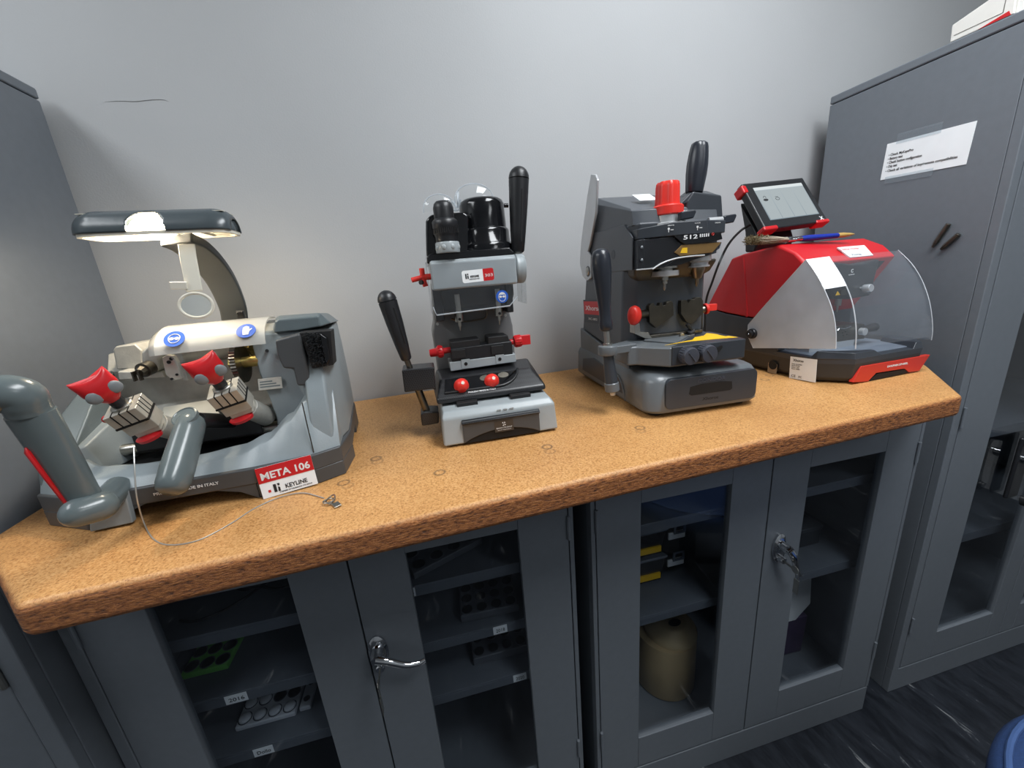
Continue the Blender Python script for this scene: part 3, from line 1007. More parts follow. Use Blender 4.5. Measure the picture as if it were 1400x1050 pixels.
    lb = plate('name_label', Ml, wL, hL, 0.0008, M_white, t)
    plate('red_band', Ml @ Matrix.Translation((0, 0, 0.0006)), wL, hL * 0.5, 0.0006, M_red, lb, 0, 0, hL * 0.5)
    lettering('name_lettering', [('META 106', 0.004, hL * 0.60, 0.0155, wL - 0.009, 0.0004)], Ml @ Matrix.Translation((0, 0, 0.0011)), M_inkw, lb)
    lettering('maker_lettering', [('KEYLINE', wL * 0.42, hL * 0.16, 0.0095, wL * 0.40, 0.0002), ('A MEMBER OF THE BIANCHI 1770 GROUP', wL * 0.30, hL * 0.06, 0.003, wL * 0.6)], Ml @ Matrix.Translation((0, 0, 0.0006)), M_ink, lb)
    b = MB(Ml @ Matrix.Translation((0, 0, 0.0006)))
    b.bx(wL * 0.22, wL * 0.27, hL * 0.12, hL * 0.38, -0.0002, 0.0003)
    b.prism([(wL * 0.29, hL * 0.12), (wL * 0.33, hL * 0.12), (wL * 0.33, hL * 0.24), (wL * 0.30, hL * 0.28)], 'z', -0.0002, 0.0003)
    b.prism([(wL * 0.29, hL * 0.38), (wL * 0.335, hL * 0.38), (wL * 0.335, hL * 0.32), (wL * 0.31, hL * 0.30)], 'z', -0.0002, 0.0003)
    b.build('maker_mark', M_ink, lb)
    b = MB(Ml @ Matrix.Translation((0, 0, 0.0006)))
    b.bx(wL * 0.12, wL * 0.165, hL * 0.16, hL * 0.24, -0.0002, 0.0003)
    b.build('red_square', M_red, lb)
    Ms = quad_frame((-0.02, 0.0012, 0.036), (0.0, 0.0012, 0.036), (-0.02, 0.0012, 0.046))
    lettering('skirt_lettering', [('PROUDLY MADE IN ITALY', -0.025, 0, 0.0062, 0.082, 0.0001)], Ms, M_inkw, t)
    # --- carriage
    b = MB()
    tr = [Vector(p) for p in [(-0.0948, 0.1356, 0.0940), (0.0092, 0.1426, 0.0940)]]
    q = [Vector(p) for p in [(-0.0731, 0.0980, 0.1042), (0.0276, 0.0980, 0.1062)]] + [Vector(p) for p in [(-0.0131, 0.1500, 0.1337), (-0.0800, 0.1500, 0.1315)]]
    b.loft([[p + Vector((0, 0.002, -0.006)) for p in q], q])
    b.build('carriage_tray', M_cream, t, 0.002)
    b = MB()
    b.bx(-0.108, 0.075, 0.100, 0.165, 0.072, 0.104)
    b.build('carriage_slide', M_black, t, 0.003)
    b = MB()
    b.cyl((-0.15, 0.118, 0.075), (0.12, 0.118, 0.075), 0.010, seg=18)
    b.build('carriage_shaft', M_steel, t)
    # --- vises
    def vise(cx, cy, cz, n, key, knob_dir):
        M = frame_from(n, (1, 0.10, 0.12), (cx, cy, cz))
        b = MB(M)
        # stepped jaw block (local z = clamping axis)
        b.bx(-0.021, 0.021, -0.018, 0.018, 0.0, 0.022)
        b.bx(-0.019, 0.020, -0.014, 0.018, -0.022, -0.003)
        b.bx(-0.015, 0.017, -0.012, 0.018, -0.03, -0.02)
        v = b.build('vise', M_vise, t, 0.0012)
        b = MB(M)
        for k in (-0.0105, 0.0, 0.0105):
            b.bx(k - 0.0008, k + 0.0008, -0.0184, 0.0184, -0.001, 0.0224)
            b.bx(0.0206, 0.0214, k * 0.8 - 0.0007, k * 0.8 + 0.0007, 0.0, 0.0224)
        b.bx(-0.0214, 0.0214, -0.0184, 0.0184, -0.0028, -0.0004)
        b.build('vise_groove', M_hole, v)
        b = MB(M)
        b.lathe([(0.0135, 0.022), (0.0135, 0.0245), (0.012, 0.0258), (0.009, 0.026)], seg=24)
        b.build('vise_washer', M_steel, v, 0.0004)
        b = MB(M)
        b.lathe([(0.0088, 0.025), (0.0088, 0.034), (0.0075, 0.042)], seg=20)
        b.build('knob_neck', M_black, v)
        # flared wing knob: narrow round foot, wide lobed crest
        K = M @ Matrix.Translation((0, 0, 0.036)) @ Matrix.Rotation(knob_dir, 4, 'Z')
        rings = []
        for h, a, c, dx, tilt in ((0.0, 0.0085, 0.0085, 0, 0), (0.006, 0.0125, 0.0115, 0, 0), (0.014, 0.0185, 0.0135, 0, 0), (0.022, 0.0210, 0.0135, 0, 0.0), (0.029, 0.0208, 0.0122, 0, 0.25), (0.035, 0.0212, 0.0100, 0, 0.7), (0.0385, 0.0206, 0.0070, 0, 0.95), (0.0392, 0.0190, 0.0045, 0, 1.0)):
            ring = []
            for i in range(28):
                u = 2 * PI * i / 28
                cu, su = math.cos(u), math.sin(u)
                x = a * math.copysign(abs(cu) ** 0.8, cu)
                y = c * math.copysign(abs(su) ** 0.8, su)
                ring.append(K @ Vector((x, y, h + 16.0 * tilt * x * x)))
            rings.append(ring)
        b = MB()
        b.loft(rings)
        kn = b.build('vise_knob', M_red, v, 0, ang=60)
        b = MB(K)
        for sx in (-1, 1):
            for sy in (-1, 1):
                b.ball((sx * 0.0118, sy * 0.0104, 0.0180), 0.0090, 18, 10, (1.0, 0.42, 1.05))
        b.build('grip_inset', M_inset, v)
        # lower red lever wing
        b = MB(M)
        b.lathe([(0.004, -0.040), (0.0165, -0.038), (0.0175, -0.033), (0.012, -0.030)], (-0.004, -0.010, 0.0), (0, 0, 1), 24, 1.0, 0.62)
        b.build('jaw_lever', M_red, v)
        b = MB(M)
        b.cyl((0.006, 0.006, -0.030), (0.013, 0.026, -0.075), 0.0165, 0.0165, 24)
        b.build('vise_post', M_lightst, v, 0.001)
        return v
    up = (-0.20, -0.42, 0.85)
    vise(-0.060, 0.046, 0.146, up, 0, 0.55)
    vise(0.062, 0.056, 0.151, (-0.16, -0.40, 0.85), 0, 0.35)
    b = MB()
    b.capsule((-0.1044, 0.0700, 0.1408), (-0.1030, 0.0600, 0.1440), 0.0058)
    b.build('stop_knob', M_red, t)
    # --- front handle
    b = MB()
    A, B = Vector((0.0135, 0.0350, 0.1329)), Vector((0.0057, -0.0500, 0.0575))
    P = [A.lerp(B, u) for u in (-0.03, 0.02, 0.08, 0.2, 0.45, 0.7, 0.88, 0.96, 1.0)]
    b.tube(P, [0.0105, 0.0165, 0.0188, 0.0195, 0.0200, 0.0205, 0.0200, 0.0172, 0.0105], 24, (0.95, 1.06), (1, 0, 0))
    hd = b.build('front_handle', M_lev, t, 0, ang=60)
    b = MB()
    dn = Vector((-0.1, -0.55, 0.83)).normalized()
    b.lathe([(0.0165, -0.004), (0.0165, 0.0015), (0.0145, 0.0025), (0.0135, 0.0015), (0.001, 0.0012)], A.lerp(B, 0.06) + dn * 0.0145, dn, 28)
    b.build('handle_cap', M_lev, hd)
    b = MB()
    b.cyl(A + Vector((0.006, 0.0, -0.004)), A + Vector((0.02, 0.075, -0.034)), 0.0115, seg=18)
    b.build('handle_stem', M_black, hd)
    # --- long left lever with a bent grip
    hubL, hubR = Vector((-0.0958, -0.0480, 0.0535)), Vector((-0.0807, -0.0360, 0.0509))
    b = MB()
    b.capsule(hubL, hubR, 0.0185, 0.0185, 24)
    b.cyl(hubR, hubR + Vector((-0.012, 0.055, 0.0)), 0.017, seg=24)
    hub = b.build('lever_hub', M_lev, t, 0, ang=60)
    b = MB()
    b.prism([(-0.1114, 0.0563), (-0.0711, 0.0512), (-0.0753, 0.0038), (-0.1263, 0.0021)], 'y', -0.006, 0.004)
    b.build('hub_mount', M_gry, t, 0.002)
    armA, armB = Vector((-0.0978, -0.0300, 0.0560)), Vector((-0.0988, -0.0500, 0.1912))
    b = MB()
    ax = armB - armA
    b.tube([armA, armA.lerp(armB, 0.1), armA.lerp(armB, 0.5), armA.lerp(armB, 0.985)], [0.0150, 0.0160, 0.0178, 0.0195], 24, (1.15, 0.9), (1, 0, 0.6))
    arm = b.build('lever_arm', M_lev, t, 0, ang=60)
    b = MB()
    side = Vector((-0.62, -0.72, -0.30)).normalized()
    Q = [armA.lerp(armB, u) + side * r for u, r in ((0.06, 0.0145), (0.1, 0.0152), (0.4, 0.0172), (0.70, 0.0190), (0.74, 0.0186))]
    b.tube(Q, [0.002, 0.0042, 0.0050, 0.0052, 0.002], 10, (1.0, 0.62), (0.3, -1, 0))
    b.build('red_stripe', M_red, arm)
    b = MB()
    e1, e2, e3 = Vector((-0.0967, -0.0550, 0.2112)), Vector((-0.1072, -0.0600, 0.2177)), Vector((-0.1284, -0.0660, 0.2126))
    P = smooth_pts([armB, armB.lerp(e1, 0.6), e1, e2, e3, e3 + (e3 - e2) * 1.6], 4)
    b.tube(P, [0.0198] * 3 + [0.0205] * (len(P) - 5) + [0.018, 0.010], 24)
    b.build('lever_grip', M_lev, arm, 0, ang=60)
    # --- work lamp on its curved arm
    arm_c = [Vector(p) for p in ((0.0287, 0.2350, 0.2540), (0.0352, 0.2250, 0.2866), (0.0359, 0.2050, 0.3310), (0.0325, 0.1800, 0.3622), (0.0276, 0.1500, 0.3833), (0.0198, 0.1250, 0.3932))]
    P = smooth_pts(arm_c, 6)
    b = MB()
    wd = [lerp(0.041, 0.052, (i / (len(P) - 1)) ** 1.5) for i in range(len(P))]
    b.strip(P, wd, 0.016, (1, 0.30, -0.15))
    la = b.build('lamp_arm', M_arm, t, 0.003)
    b = MB()
    b.bx(0.045, 0.105, 0.20, 0.27, 0.215, 0.252)
    b.build('lamp_socket', M_arm, t, 0.004)
    sw = Vector((0.0490, 0.2120, 0.2700))
    b = MB()
    b.box(sw, (0.013, 0.004, 0.014))
    s_ = b.build('switch', M_black, la, 0.001)
    b = MB()
    b.box(sw + Vector((0, -0.0025, 0.0)), (0.009, 0.002, 0.010), Matrix.Rotation(0.2, 3, 'X'))
    b.build('rocker', M_blackg, la, 0.0006)
    # head: trough with rounded ends, open below, a notch in the front wall shows the bulb
    L0, L1 = Vector((-0.0979, 0.1100, 0.4057)), Vector((0.0979, 0.1100, 0.4043))
    xax = (L1 - L0).normalized()
    yax = Vector((0, 1, 0))
    zax = xax.cross(yax).normalized()
    ln = (L1 - L0).length
    MH = Matrix.Identity(4)
    for i in range(3):
        MH[i][0], MH[i][1], MH[i][2], MH[i][3] = xax[i], yax[i], zax[i], L0[i]
    b = MB(MH)
    n = 32
    NC, NA = 120, 36
    def arc(x, k, inner=0.0):
        rr, hh = 0.034 - inner, 0.032 - inner
        return [(x, 0.03 + rr * k * -math.cos(PI * j / NA), -0.002 + hh * k * math.sin(PI * j / NA)) for j in range(NA + 1)]
    def kk(u):
        e = min(u, 1 - u) * ln
        return 1.0 if e > 0.026 else (0.55 + 0.45 * math.sqrt(max(0, 1 - ((0.026 - e) / 0.026) ** 2)))
    cols = [i / NC for i in range(NC + 1)]
    V, F_ = [], []
    for u in cols:
        V += [Vector(p) for p in arc(u * ln, kk(u))]
    for i in range(NC):
        um = (cols[i] + cols[i + 1]) / 2
        for j in range(NA):
            # oval opening in the front wall shows the bulb
            if ((um - 0.475) / 0.125) ** 2 + ((j + 0.5) / 13.0) ** 2 < 1:
                continue
            a = i * (NA + 1) + j
            F_.append((a, a + 1, a + NA + 2, a + NA + 1))
    b.add(V, F_)
    b.add([V[j] for j in range(NA + 1)], [tuple(range(NA + 1))])
    b.add([V[NC * (NA + 1) + j] for j in range(NA + 1)], [tuple(range(NA + 1))])
    hdm = b.build('lamp_head', M_gun, t, 0, ang=50)
    so = hdm.modifiers.new('shell', 'SOLIDIFY')
    so.thickness = 0.0022
    so.offset = 1
    # cream rim and diffuser frame
    b = MB(MH)
    fr_o = []
    for u in [0.0, 0.03, 0.08] + [0.15 + 0.1 * i for i in range(8)] + [0.92, 0.97, 1.0]:
        k = kk(u)
        fr_o.append((u * ln, 0.03 - 0.034 * k, 0.03 + 0.034 * k))
    lo = [(x, a - 0.001, -0.006) for x, a, c in fr_o] + [(x, c + 0.001, -0.006) for x, a, c in fr_o[::-1]]
    hi = [(x, a - 0.001, -0.001) for x, a, c in fr_o] + [(x, c + 0.001, -0.001) for x, a, c in fr_o[::-1]]
    li = [(ln / 2 + (x - ln / 2) * 0.955, 0.03 + (y - 0.03) * 0.84, z) for x, y, z in lo]
    hi_i = [(ln / 2 + (x - ln / 2) * 0.955, 0.03 + (y - 0.03) * 0.84, z) for x, y, z in hi]
    m_ = len(lo)
    b.add(lo + hi + hi_i + li, [(i, (i + 1) % m_, m_ + (i + 1) % m_, m_ + i) for i in range(m_)] + [(m_ + i, m_ + (i + 1) % m_, 2 * m_ + (i + 1) % m_, 2 * m_ + i) for i in range(m_)]
          + [(2 * m_ + i, 2 * m_ + (i + 1) % m_, 3 * m_ + (i + 1) % m_, 3 * m_ + i) for i in range(m_)] + [(3 * m_ + i, 3 * m_ + (i + 1) % m_, (i + 1) % m_, i) for i in range(m_)])
    for u in (0.10, 0.30, 0.62, 0.80):
        b.bx(u * ln - 0.002, u * ln + 0.002, 0.006, 0.054, -0.005, -0.002)
    b.build('lamp_rim', M_cream, t, 0)
    b = MB(MH)
    b.bx(0.006, ln - 0.006, 0.058, 0.060, -0.002, 0.018)
    b.bx(0.006, ln - 0.006, 0.012, 0.056, 0.0262, 0.0272)
    b.build('lamp_reflector', M_cream, t)
    b = MB(MH)
    b.capsule((ln * 0.38, 0.020, 0.007), (ln * 0.58, 0.020, 0.007), 0.0115, 0.0115, 20)
    b.build('bulb', glow('warm_bulb', (1.0, 0.84, 0.60, 1), 22), t)
    b = MB(MH)
    b.cyl((ln * 0.56, 0.026, 0.008), (ln * 0.66, 0.026, 0.008), 0.009, seg=16)
    b.build('bulb_base', M_cream, t)
    # magnifier on a flat stem
    b = MB()
    b.strip([Vector(p) for p in ((0.0342, 0.1200, 0.3845), (0.0338, 0.1150, 0.3671), (0.0333, 0.1050, 0.3149))], 0.022, 0.003, (1, 0, 0))
    ms = b.build('magnifier_stem', M_cream, t, 0.001)
    b = MB()
    c = Vector((0.0155, 0.1040, 0.3246))
    b.box(c, (0.022, 0.004, 0.011), Matrix.Rotation(0.08, 3, 'Y'))
    b.build('stem_tab', M_cream, ms, 0.001)
    c = Vector((0.0323, 0.1000, 0.2934))
    MR = frame_from((0.12, -1, 0.12), (1, 0, 0), c)
    b = MB(MR)
    b.tube([(0.0215 * math.cos(2 * PI * i / 40), 0.0185 * math.sin(2 * PI * i / 40), 0) for i in range(41)], 0.0022, 8, (1, 1), (0, 0, 1))
    b.build('magnifier_ring', M_cream, t)
    b = MB(MR)
    b.ball((0, 0, 0), 0.0205, 32, 12, (1, 0.87, 0.09))
    b.build('magnifier_lens', clear('lens_glass', (0.9, 0.94, 0.95, 1), 1.5, 0.02, 0.10), t)
    bl = bpy.data.lights.new('lamp_bulb_light', 'POINT')
    bl.energy = 4.0
    bl.color = (1.0, 0.84, 0.62)
    bl.shadow_soft_size = 0.02
    lo_ = bpy.data.objects.new('lamp_bulb_light', bl)
    COL.objects.link(lo_)
    lo_.parent = t
    lo_.location = MH @ Vector((ln * 0.48, 0.028, -0.010))
    return t
mach1 = machine1()

# thin steel cable that hangs from the left vise and lies on the worktop, a small key tied to its end
def wire():
    t = thing('steel_cable', 'thin steel cable looping over the worktop in front of the big grey machine', 'cable', (0, 0, 0))
    ZT = 1.0968
    P = [Vector((-0.3851, 0.6150, 1.2091)), Vector((-0.3831, 0.6000, 1.1848)), Vector((-0.3862, 0.5900, 1.1463)), Vector((-0.3942, 0.5979, 1.1030)), Vector((-0.3644, 0.5579, 1.0968)), Vector((-0.3347, 0.5339, 1.0968)), Vector((-0.3021, 0.5302, 1.0968)), Vector((-0.2757, 0.5541, 1.0968)), Vector((-0.2527, 0.5895, 1.0968)), Vector((-0.2226, 0.6064, 1.0980)), Vector((-0.1913, 0.6042, 1.0980)), Vector((-0.1570, 0.5752, 1.0975))]
    b = MB()
    b.tube(smooth_pts(P, 6), 0.0009, 6)
    b.build('cable', paint('steel_cable', rgb(196, 196, 192), 0.35, 0.6), t)
    c = Vector((-0.1452, 0.5617, 1.1000))
    b = MB()
    ring = [c + Vector((0.006 * math.cos(2 * PI * i / 24), 0.012 * math.sin(2 * PI * i / 24), 0.0015 * math.sin(4 * PI * i / 24))) for i in range(25)]
    b.tube(ring, 0.0011, 6)
    ring = [c + Vector((-0.002 + 0.007 * math.cos(2 * PI * i / 24), -0.005 + 0.006 * math.sin(2 * PI * i / 24), 0.001)) for i in range(25)]
    b.tube(ring, 0.0012, 6)
    b.build('split_ring', M_steel, t)
    b = MB()
    k = Vector((-0.1352, 0.5463, 1.0982))
    b.box(k, (0.010, 0.014, 0.0022), Matrix.Rotation(0.5, 3, 'Z'))
    b.build('small_key', M_steel, t, 0.0008)
wire()

# ---------------------------------------------------------------- upright milling machine, black and light grey
M_lgry = paint('light_grey_enamel', rgb(158, 165, 168), 0.34, var=0.03, bump=0.08, bscale=420)
M_carb = None
def carbon():
    m, nt, out = new_mat('carbon_weave_plastic')
    N, L = nt.nodes, nt.links
    p = N.new('ShaderNodeBsdfPrincipled')
    tc = N.new('ShaderNodeTexCoord')
    mp = N.new('ShaderNodeMapping')
    mp.inputs['Rotation'].default_value = (0.6, 0, 0.78)
    mp.inputs['Scale'].default_value = (330, 330, 330)
    L.new(tc.outputs['Object'], mp.inputs['Vector'])
    ch = N.new('ShaderNodeTexChecker')
    ch.inputs['Scale'].default_value = 1.0
    ch.inputs['Color1'].default_value = rgb(16, 16, 18)
    ch.inputs['Color2'].default_value = rgb(44, 45, 48)
    L.new(mp.outputs['Vector'], ch.inputs['Vector'])
    L.new(ch.outputs['Color'], p.inputs['Base Color'])
    p.inputs['Roughness'].default_value = 0.32
    b = N.new('ShaderNodeBump')
    b.inputs['Strength'].default_value = 0.25
    b.inputs['Distance'].default_value = 0.001
    L.new(ch.outputs['Fac'], b.inputs['Height'])
    L.new(b.outputs['Normal'], p.inputs['Normal'])
    L.new(p.outputs['BSDF'], out.inputs['Surface'])
    return m
M_carb = carbon()

def grip(b, A, B, r0, r1, r2):
    """straight black machine grip with a domed top: r0 at A, r1 in the middle, r2 below the dome at B"""
    A, B = Vector(A), Vector(B)
    ln = (B - A).length
    pr = [(r0 * 0.8, 0), (r0, 0.003), (lerp(r0, r1, 0.5), ln * 0.25), (r1, ln * 0.55), (r2, ln * 0.83), (r2, ln * 0.845), (r2 * 0.93, ln * 0.848), (r2 * 0.93, ln * 0.856), (r2 * 1.02, ln * 0.86)]
    h = ln * 0.14
    pr += [(r2 * 1.02 * math.cos(PI / 2 * i / 6), ln * 0.86 + h * math.sin(PI / 2 * i / 6)) for i in range(1, 7)]
    b.lathe(pr, A, B - A, 24)

def machine2():
    t = thing('key_milling_machine', 'upright black and light grey key milling machine with two coral ball knobs on its front', 'machine', (0.1420, 0.6680, 1.0960), -0.0524)
    # --- base
    b = MB()
    b.loft([[(-0.109, 0.0, 0.004), (0.113, 0.0, 0.004), (0.116, 0.29, 0.004), (-0.112, 0.29, 0.004)],
            [(-0.106, 0.004, 0.056), (0.110, 0.004, 0.056), (0.114, 0.29, 0.056), (-0.110, 0.29, 0.056)],
            [(-0.103, 0.014, 0.067), (0.104, 0.014, 0.067), (0.110, 0.285, 0.072), (-0.107, 0.285, 0.072)]])
    b.build('base', M_lgry, t, 0.004)
    b = MB()
    for x, y in ((-0.095, 0.02), (0.097, 0.02), (-0.095, 0.27), (0.1, 0.27)):
        pass
    for x, y in ((-0.092, 0.022), (0.094, 0.022), (-0.092, 0.265), (0.096, 0.265)):
        MB().cyl((x, y, 0), (x, y, 0.0045), 0.012, seg=16).build('rubber_foot', M_blackm, t)
    # drawer with arched lower edge
    b = MB()
    pts = [(-0.0750, 0.0471), (0.0742, 0.0509), (0.0767, -0.0020)]
    xl, xr = -0.071, 0.076
    arch = [(xl + (xr - xl) * u, 0.006 + 0.018 * math.sin(PI * u) ** 0.8) for u in [i / 12 for i in range(13)]]
    b.prism([(xl, 0.006), (xl, 0.049), (xr, 0.050)] + arch[::-1][:-1], 'y', -0.003, 0.05, None)
    MB().bx(xl, xr, -0.0002, 0.004, 0.0045, 0.05).build('drawer_shade_plate', M_hole, t)  # flat black plate painting the shade beneath the drawer's arch
    dr = b.build('drawer', M_skirt, t, 0.0015)
    b = MB()
    b.loft([[(xl - 0.001, -0.007, 0.0455), (xr + 0.001, -0.007, 0.0465), (xr + 0.001, 0.002, 0.051), (xl - 0.001, 0.002, 0.050)], [(xl - 0.001, -0.0045, 0.0425), (xr + 0.001, -0.0045, 0.0435), (xr + 0.001, 0.002, 0.0435), (xl - 0.001, 0.002, 0.0425)]])
    b.build('drawer_lip', M_carb, dr, 0.001)
    Md = quad_frame((-0.012, -0.0034, 0.018), (0.02, -0.0034, 0.0185), (-0.012, -0.0034, 0.04))
    dl = plate('drawer_label', Md, 0.036, 0.022, 0.0006, paint('brown_label', rgb(66, 58, 50), 0.5), dr)
    lettering('drawer_lettering', [('BIANCHI 1770 GROUP', 0.003, 0.0065, 0.0034, 0.03), ('www.keyline.it', 0.005, 0.003, 0.002, 0.026)], Md @ Matrix.Translation((0, 0, 0.0004)), M_inkw, dr)
    b = MB(Md @ Matrix.Translation((0.018, 0.0150, 0.0004)))
    for a in (0.6, 1.9, 4.0, 5.2):
        b.prism([(0.0006 * math.cos(a), 0.0006 * math.sin(a)), (0.0042 * math.cos(a), 0.0042 * math.sin(a)), (0.0042 * math.cos(a + 0.7), 0.0042 * math.sin(a + 0.7))], 'z', -0.0001, 0.0003)
    b.build('drawer_mark', M_inkw, dr)
    b = MB()
    for k in range(3):
        b.bx(-0.004 + k * 0.012, 0.004 + k * 0.012, 0.0035, 0.0045, 0.0575, 0.0600)
    b.build('raised_mark', M_lgry, t)
    # --- moving carriage: black, carbon-look, sloped front with a scooped window
    b = MB()
    b.loft([[(-0.111, 0.044, 0.073), (0.106, 0.044, 0.073), (0.118, 0.16, 0.073), (-0.115, 0.16, 0.073)],
            [(-0.111, 0.046, 0.083), (0.106, 0.046, 0.083), (0.118, 0.16, 0.083), (-0.115, 0.16, 0.083)],
            [(-0.098, 0.086, 0.1125), (0.087, 0.086, 0.1125), (0.100, 0.16, 0.118), (-0.104, 0.16, 0.118)]])
    ca = b.build('carriage', M_carb, t, 0.004)
    # scoop, a sunk panel on the slope
    sl = Vector((0, 0.040, 0.0295)).normalized()
    Mc = quad_frame((-0.096, 0.0475, 0.0845), (0.1, 0.0475, 0.0845), (-0.096, 0.0475 + 0.04, 0.0845 + 0.0295))
    b = MB(Mc)
    sc = [(0.002, 0.010), (0.110, 0.010)] + [(0.110 + 0.046 * math.sin(a), 0.056 - 0.046 * math.cos(a)) for a in [PI / 2 * i / 8 for i in range(1, 8)]] + [(0.156, 0.044), (0.006, 0.044)]
    b.prism(sc, 'z', 0.0006, 0.0016)
    b.build('scoop', M_blackg, ca, 0.0005)
    b = MB(Mc)
    rim = [(0.002, 0.010, 0.002)] + [(0.110, 0.010, 0.002)] + [(0.110 + 0.046 * math.sin(a), 0.056 - 0.046 * math.cos(a), 0.002) for a in [PI / 2 * i / 8 for i in range(1, 8)]] + [(0.157, 0.046, 0.002)]
    b.tube(rim, 0.0024, 8)
    b.build('scoop_rim', M_carb, ca)
    b = MB(Mc)
    b.lathe([(0.009, 0.0012), (0.009, 0.0022)], (0.085, 0.034, 0), (0, 0, 1), 20, 1.2, 0.8)
    b.lathe([(0.009, 0.0012), (0.009, 0.0022)], (0.123, 0.036, 0), (0, 0, 1), 20, 1.2, 0.8)
    b.build('scoop_slot', M_darksteel, ca)
    lettering('carriage_lettering', [('PROUDLY MADE IN ITALY', 0.046, 0.0015, 0.0052, 0.055, 0.0001)], Mc @ Matrix.Translation((0, 0.001, 0.0008)), M_inkw, ca)
    b = MB()
    b.bx(-0.075, -0.035, 0.03, 0.10, 0.0655, 0.0745)
    b.bx(0.030, 0.070, 0.03, 0.10, 0.0655, 0.0745)
    b.build('guide_block', M_blackm, t, 0.001)
    for c in ((-0.0596, 0.0580, 0.1022), (0.0012, 0.0600, 0.1029)):
        c = Vector(c)
        b = MB()
        d = Vector((0.1, -0.72, 0.45)).normalized()
        b.lathe([(0.0100, -0.012), (0.0145, -0.010), (0.0150, -0.004), (0.0142, -0.002), (0.0128, 0.004), (0.0092, 0.0095), (0.0055, 0.012), (0.0038, 0.0125)], c, d, 24)
        k = b.build('ball_knob', M_cred, t, 0, ang=40)
        b = MB()
        b.cyl(c + d * 0.0115, c + d * 0.0132, 0.0034, seg=6)
        b.build('knob_screw', M_darksteel, k)
        b = MB()
        b.cyl(c - d * 0.024, c - d * 0.010, 0.006, seg=12)
        b.build('knob_stem', M_black, k)
    # --- left arm with handle and guide rod
    b = MB()
    b.prism([(-0.1675, 0.1454), (-0.1068, 0.1432), (-0.1101, 0.0970), (-0.1152, 0.1007), (-0.1688, 0.1010)], 'y', 0.062, 0.112)
    ar = b.build('lever_arm', M_carb, t, 0.006, 3)
    gb, gt = Vector((-0.1563, 0.0750, 0.1612)), Vector((-0.1767, 0.0750, 0.2918))
    b = MB()
    grip(b, gb, gt, 0.0100, 0.0155, 0.0168)
    g = b.build('handle_grip', M_black, t, 0, ang=40)
    for s_ in (-1, 1):
        MB().tube([gb.lerp(gt, 0.25) + Vector((s_ * 0.008, -0.0105, 0)), gb.lerp(gt, 0.5) + Vector((s_ * 0.008, -0.0125, 0)), gb.lerp(gt, 0.76) + Vector((s_ * 0.008, -0.0142, 0))], 0.0016, 6).build('grip_groove', M_blackm, g)
    b = MB()
    a1 = Vector((-0.1323, 0.0850, 0.0445))
    b.cyl(gb + (gb - gt) * -0.02, gb.lerp(a1, 0.3), 0.0055, seg=14)
    b.cyl(gb.lerp(a1, 0.2), a1, 0.0072, seg=16)
    b.build('guide_rod', M_darksteel, t)
    b = MB()
    b.prism([(-0.1460, 0.0500), (-0.1381, 0.0549), (-0.1099, 0.0506), (-0.1131, 0.0260), (-0.1466, 0.0252)], 'y', 0.07, 0.115)
    b.build('rod_bracket', M_carb, t, 0.003)
    # --- vise
    b = MB()
    b.prism([(-0.0760, 0.1383), (0.0638, 0.1399), (0.0640, 0.1223), (-0.0753, 0.1196)], 'y', 0.112, 0.165)
    vb = b.build('vise_base', M_lgry, t, 0.0015)
    b = MB()
    for p in [(-0.0425, 0.1125, 0.1313), (0.0295, 0.1125, 0.1324)]:
        p = Vector(p)
        b = MB()
        b.bx(p.x - 0.009, p.x + 0.009, 0.1108, 0.1125, p.z - 0.009, p.z + 0.010)
        b.build('screw_pad', M_lgry, vb)
    b = MB()
    for p in [(-0.0427, 0.1100, 0.1318), (0.0290, 0.1100, 0.1330)]:
        p = Vector(p)
        b.cyl(p, p + Vector((0, 0.002, 0)), 0.0036, seg=14)
    b.build('screw_hole', M_hole, vb)
    b = MB()
    b.prism([(-0.0697, 0.1651), (0.0580, 0.1673), (0.0589, 0.1389), (-0.0714, 0.1393)], 'y', 0.114, 0.158)
    b.build('vise_body', M_black, t, 0.002)
    for nm, px in (('left', [(-0.0696, 0.1787), (-0.0077, 0.1793), (-0.0072, 0.1547), (-0.0695, 0.1544)]), ('right', [(0.0093, 0.1805), (0.0513, 0.1804), (0.0560, 0.1613), (0.0570, 0.1549), (0.0081, 0.1528)])):
        b = MB()
        b.prism(px, 'y', 0.117, 0.165)
        j = b.build('vise_jaw', M_blackm, t, 0.002)
    b = MB()
    b.prism([(-0.0689, 0.1628), (-0.0405, 0.1625), (-0.0410, 0.1442), (-0.0696, 0.1446)], 'y', 0.110, 0.118)
    b.prism([(0.0128, 0.1624), (0.0393, 0.1624), (0.0392, 0.1437), (0.0126, 0.1438)], 'y', 0.110, 0.118)
    b.build('jaw_clamp', M_blackm, t, 0.001)
    for (ax_, bx_), kind in ((((-0.0676, 0.1350, 0.1606), (-0.1118, 0.1350, 0.1581)), 0), (((0.0581, 0.1350, 0.1617), (0.1023, 0.1350, 0.1638)), 1)):
        A, B = Vector(ax_), Vector(bx_)
        d = (B - A).normalized()
        ln = (B - A).length
        b = MB()
        b.cyl(A, A + d * ln * 0.45, 0.0062, seg=16)
        ring = []
        if kind == 0:
            b.lathe([(0.011, ln * 0.38), (0.0125, ln * 0.45), (0.0125, ln * 0.62), (0.009, ln * 0.70), (0.008, ln * 1.0), (0.0065, ln * 1.03)], A, d, 20)
        else:
            b.lathe([(0.0115, ln * 0.20), (0.0125, ln * 0.26), (0.0125, ln * 0.55), (0.011, ln * 0.58)], A, d, 20)
            b.box(A + d * ln * 0.78, (ln * 0.48, 0.010, 0.021))
        k = b.build('clamp_knob', M_red, t, 0.0015)
        b = MB()
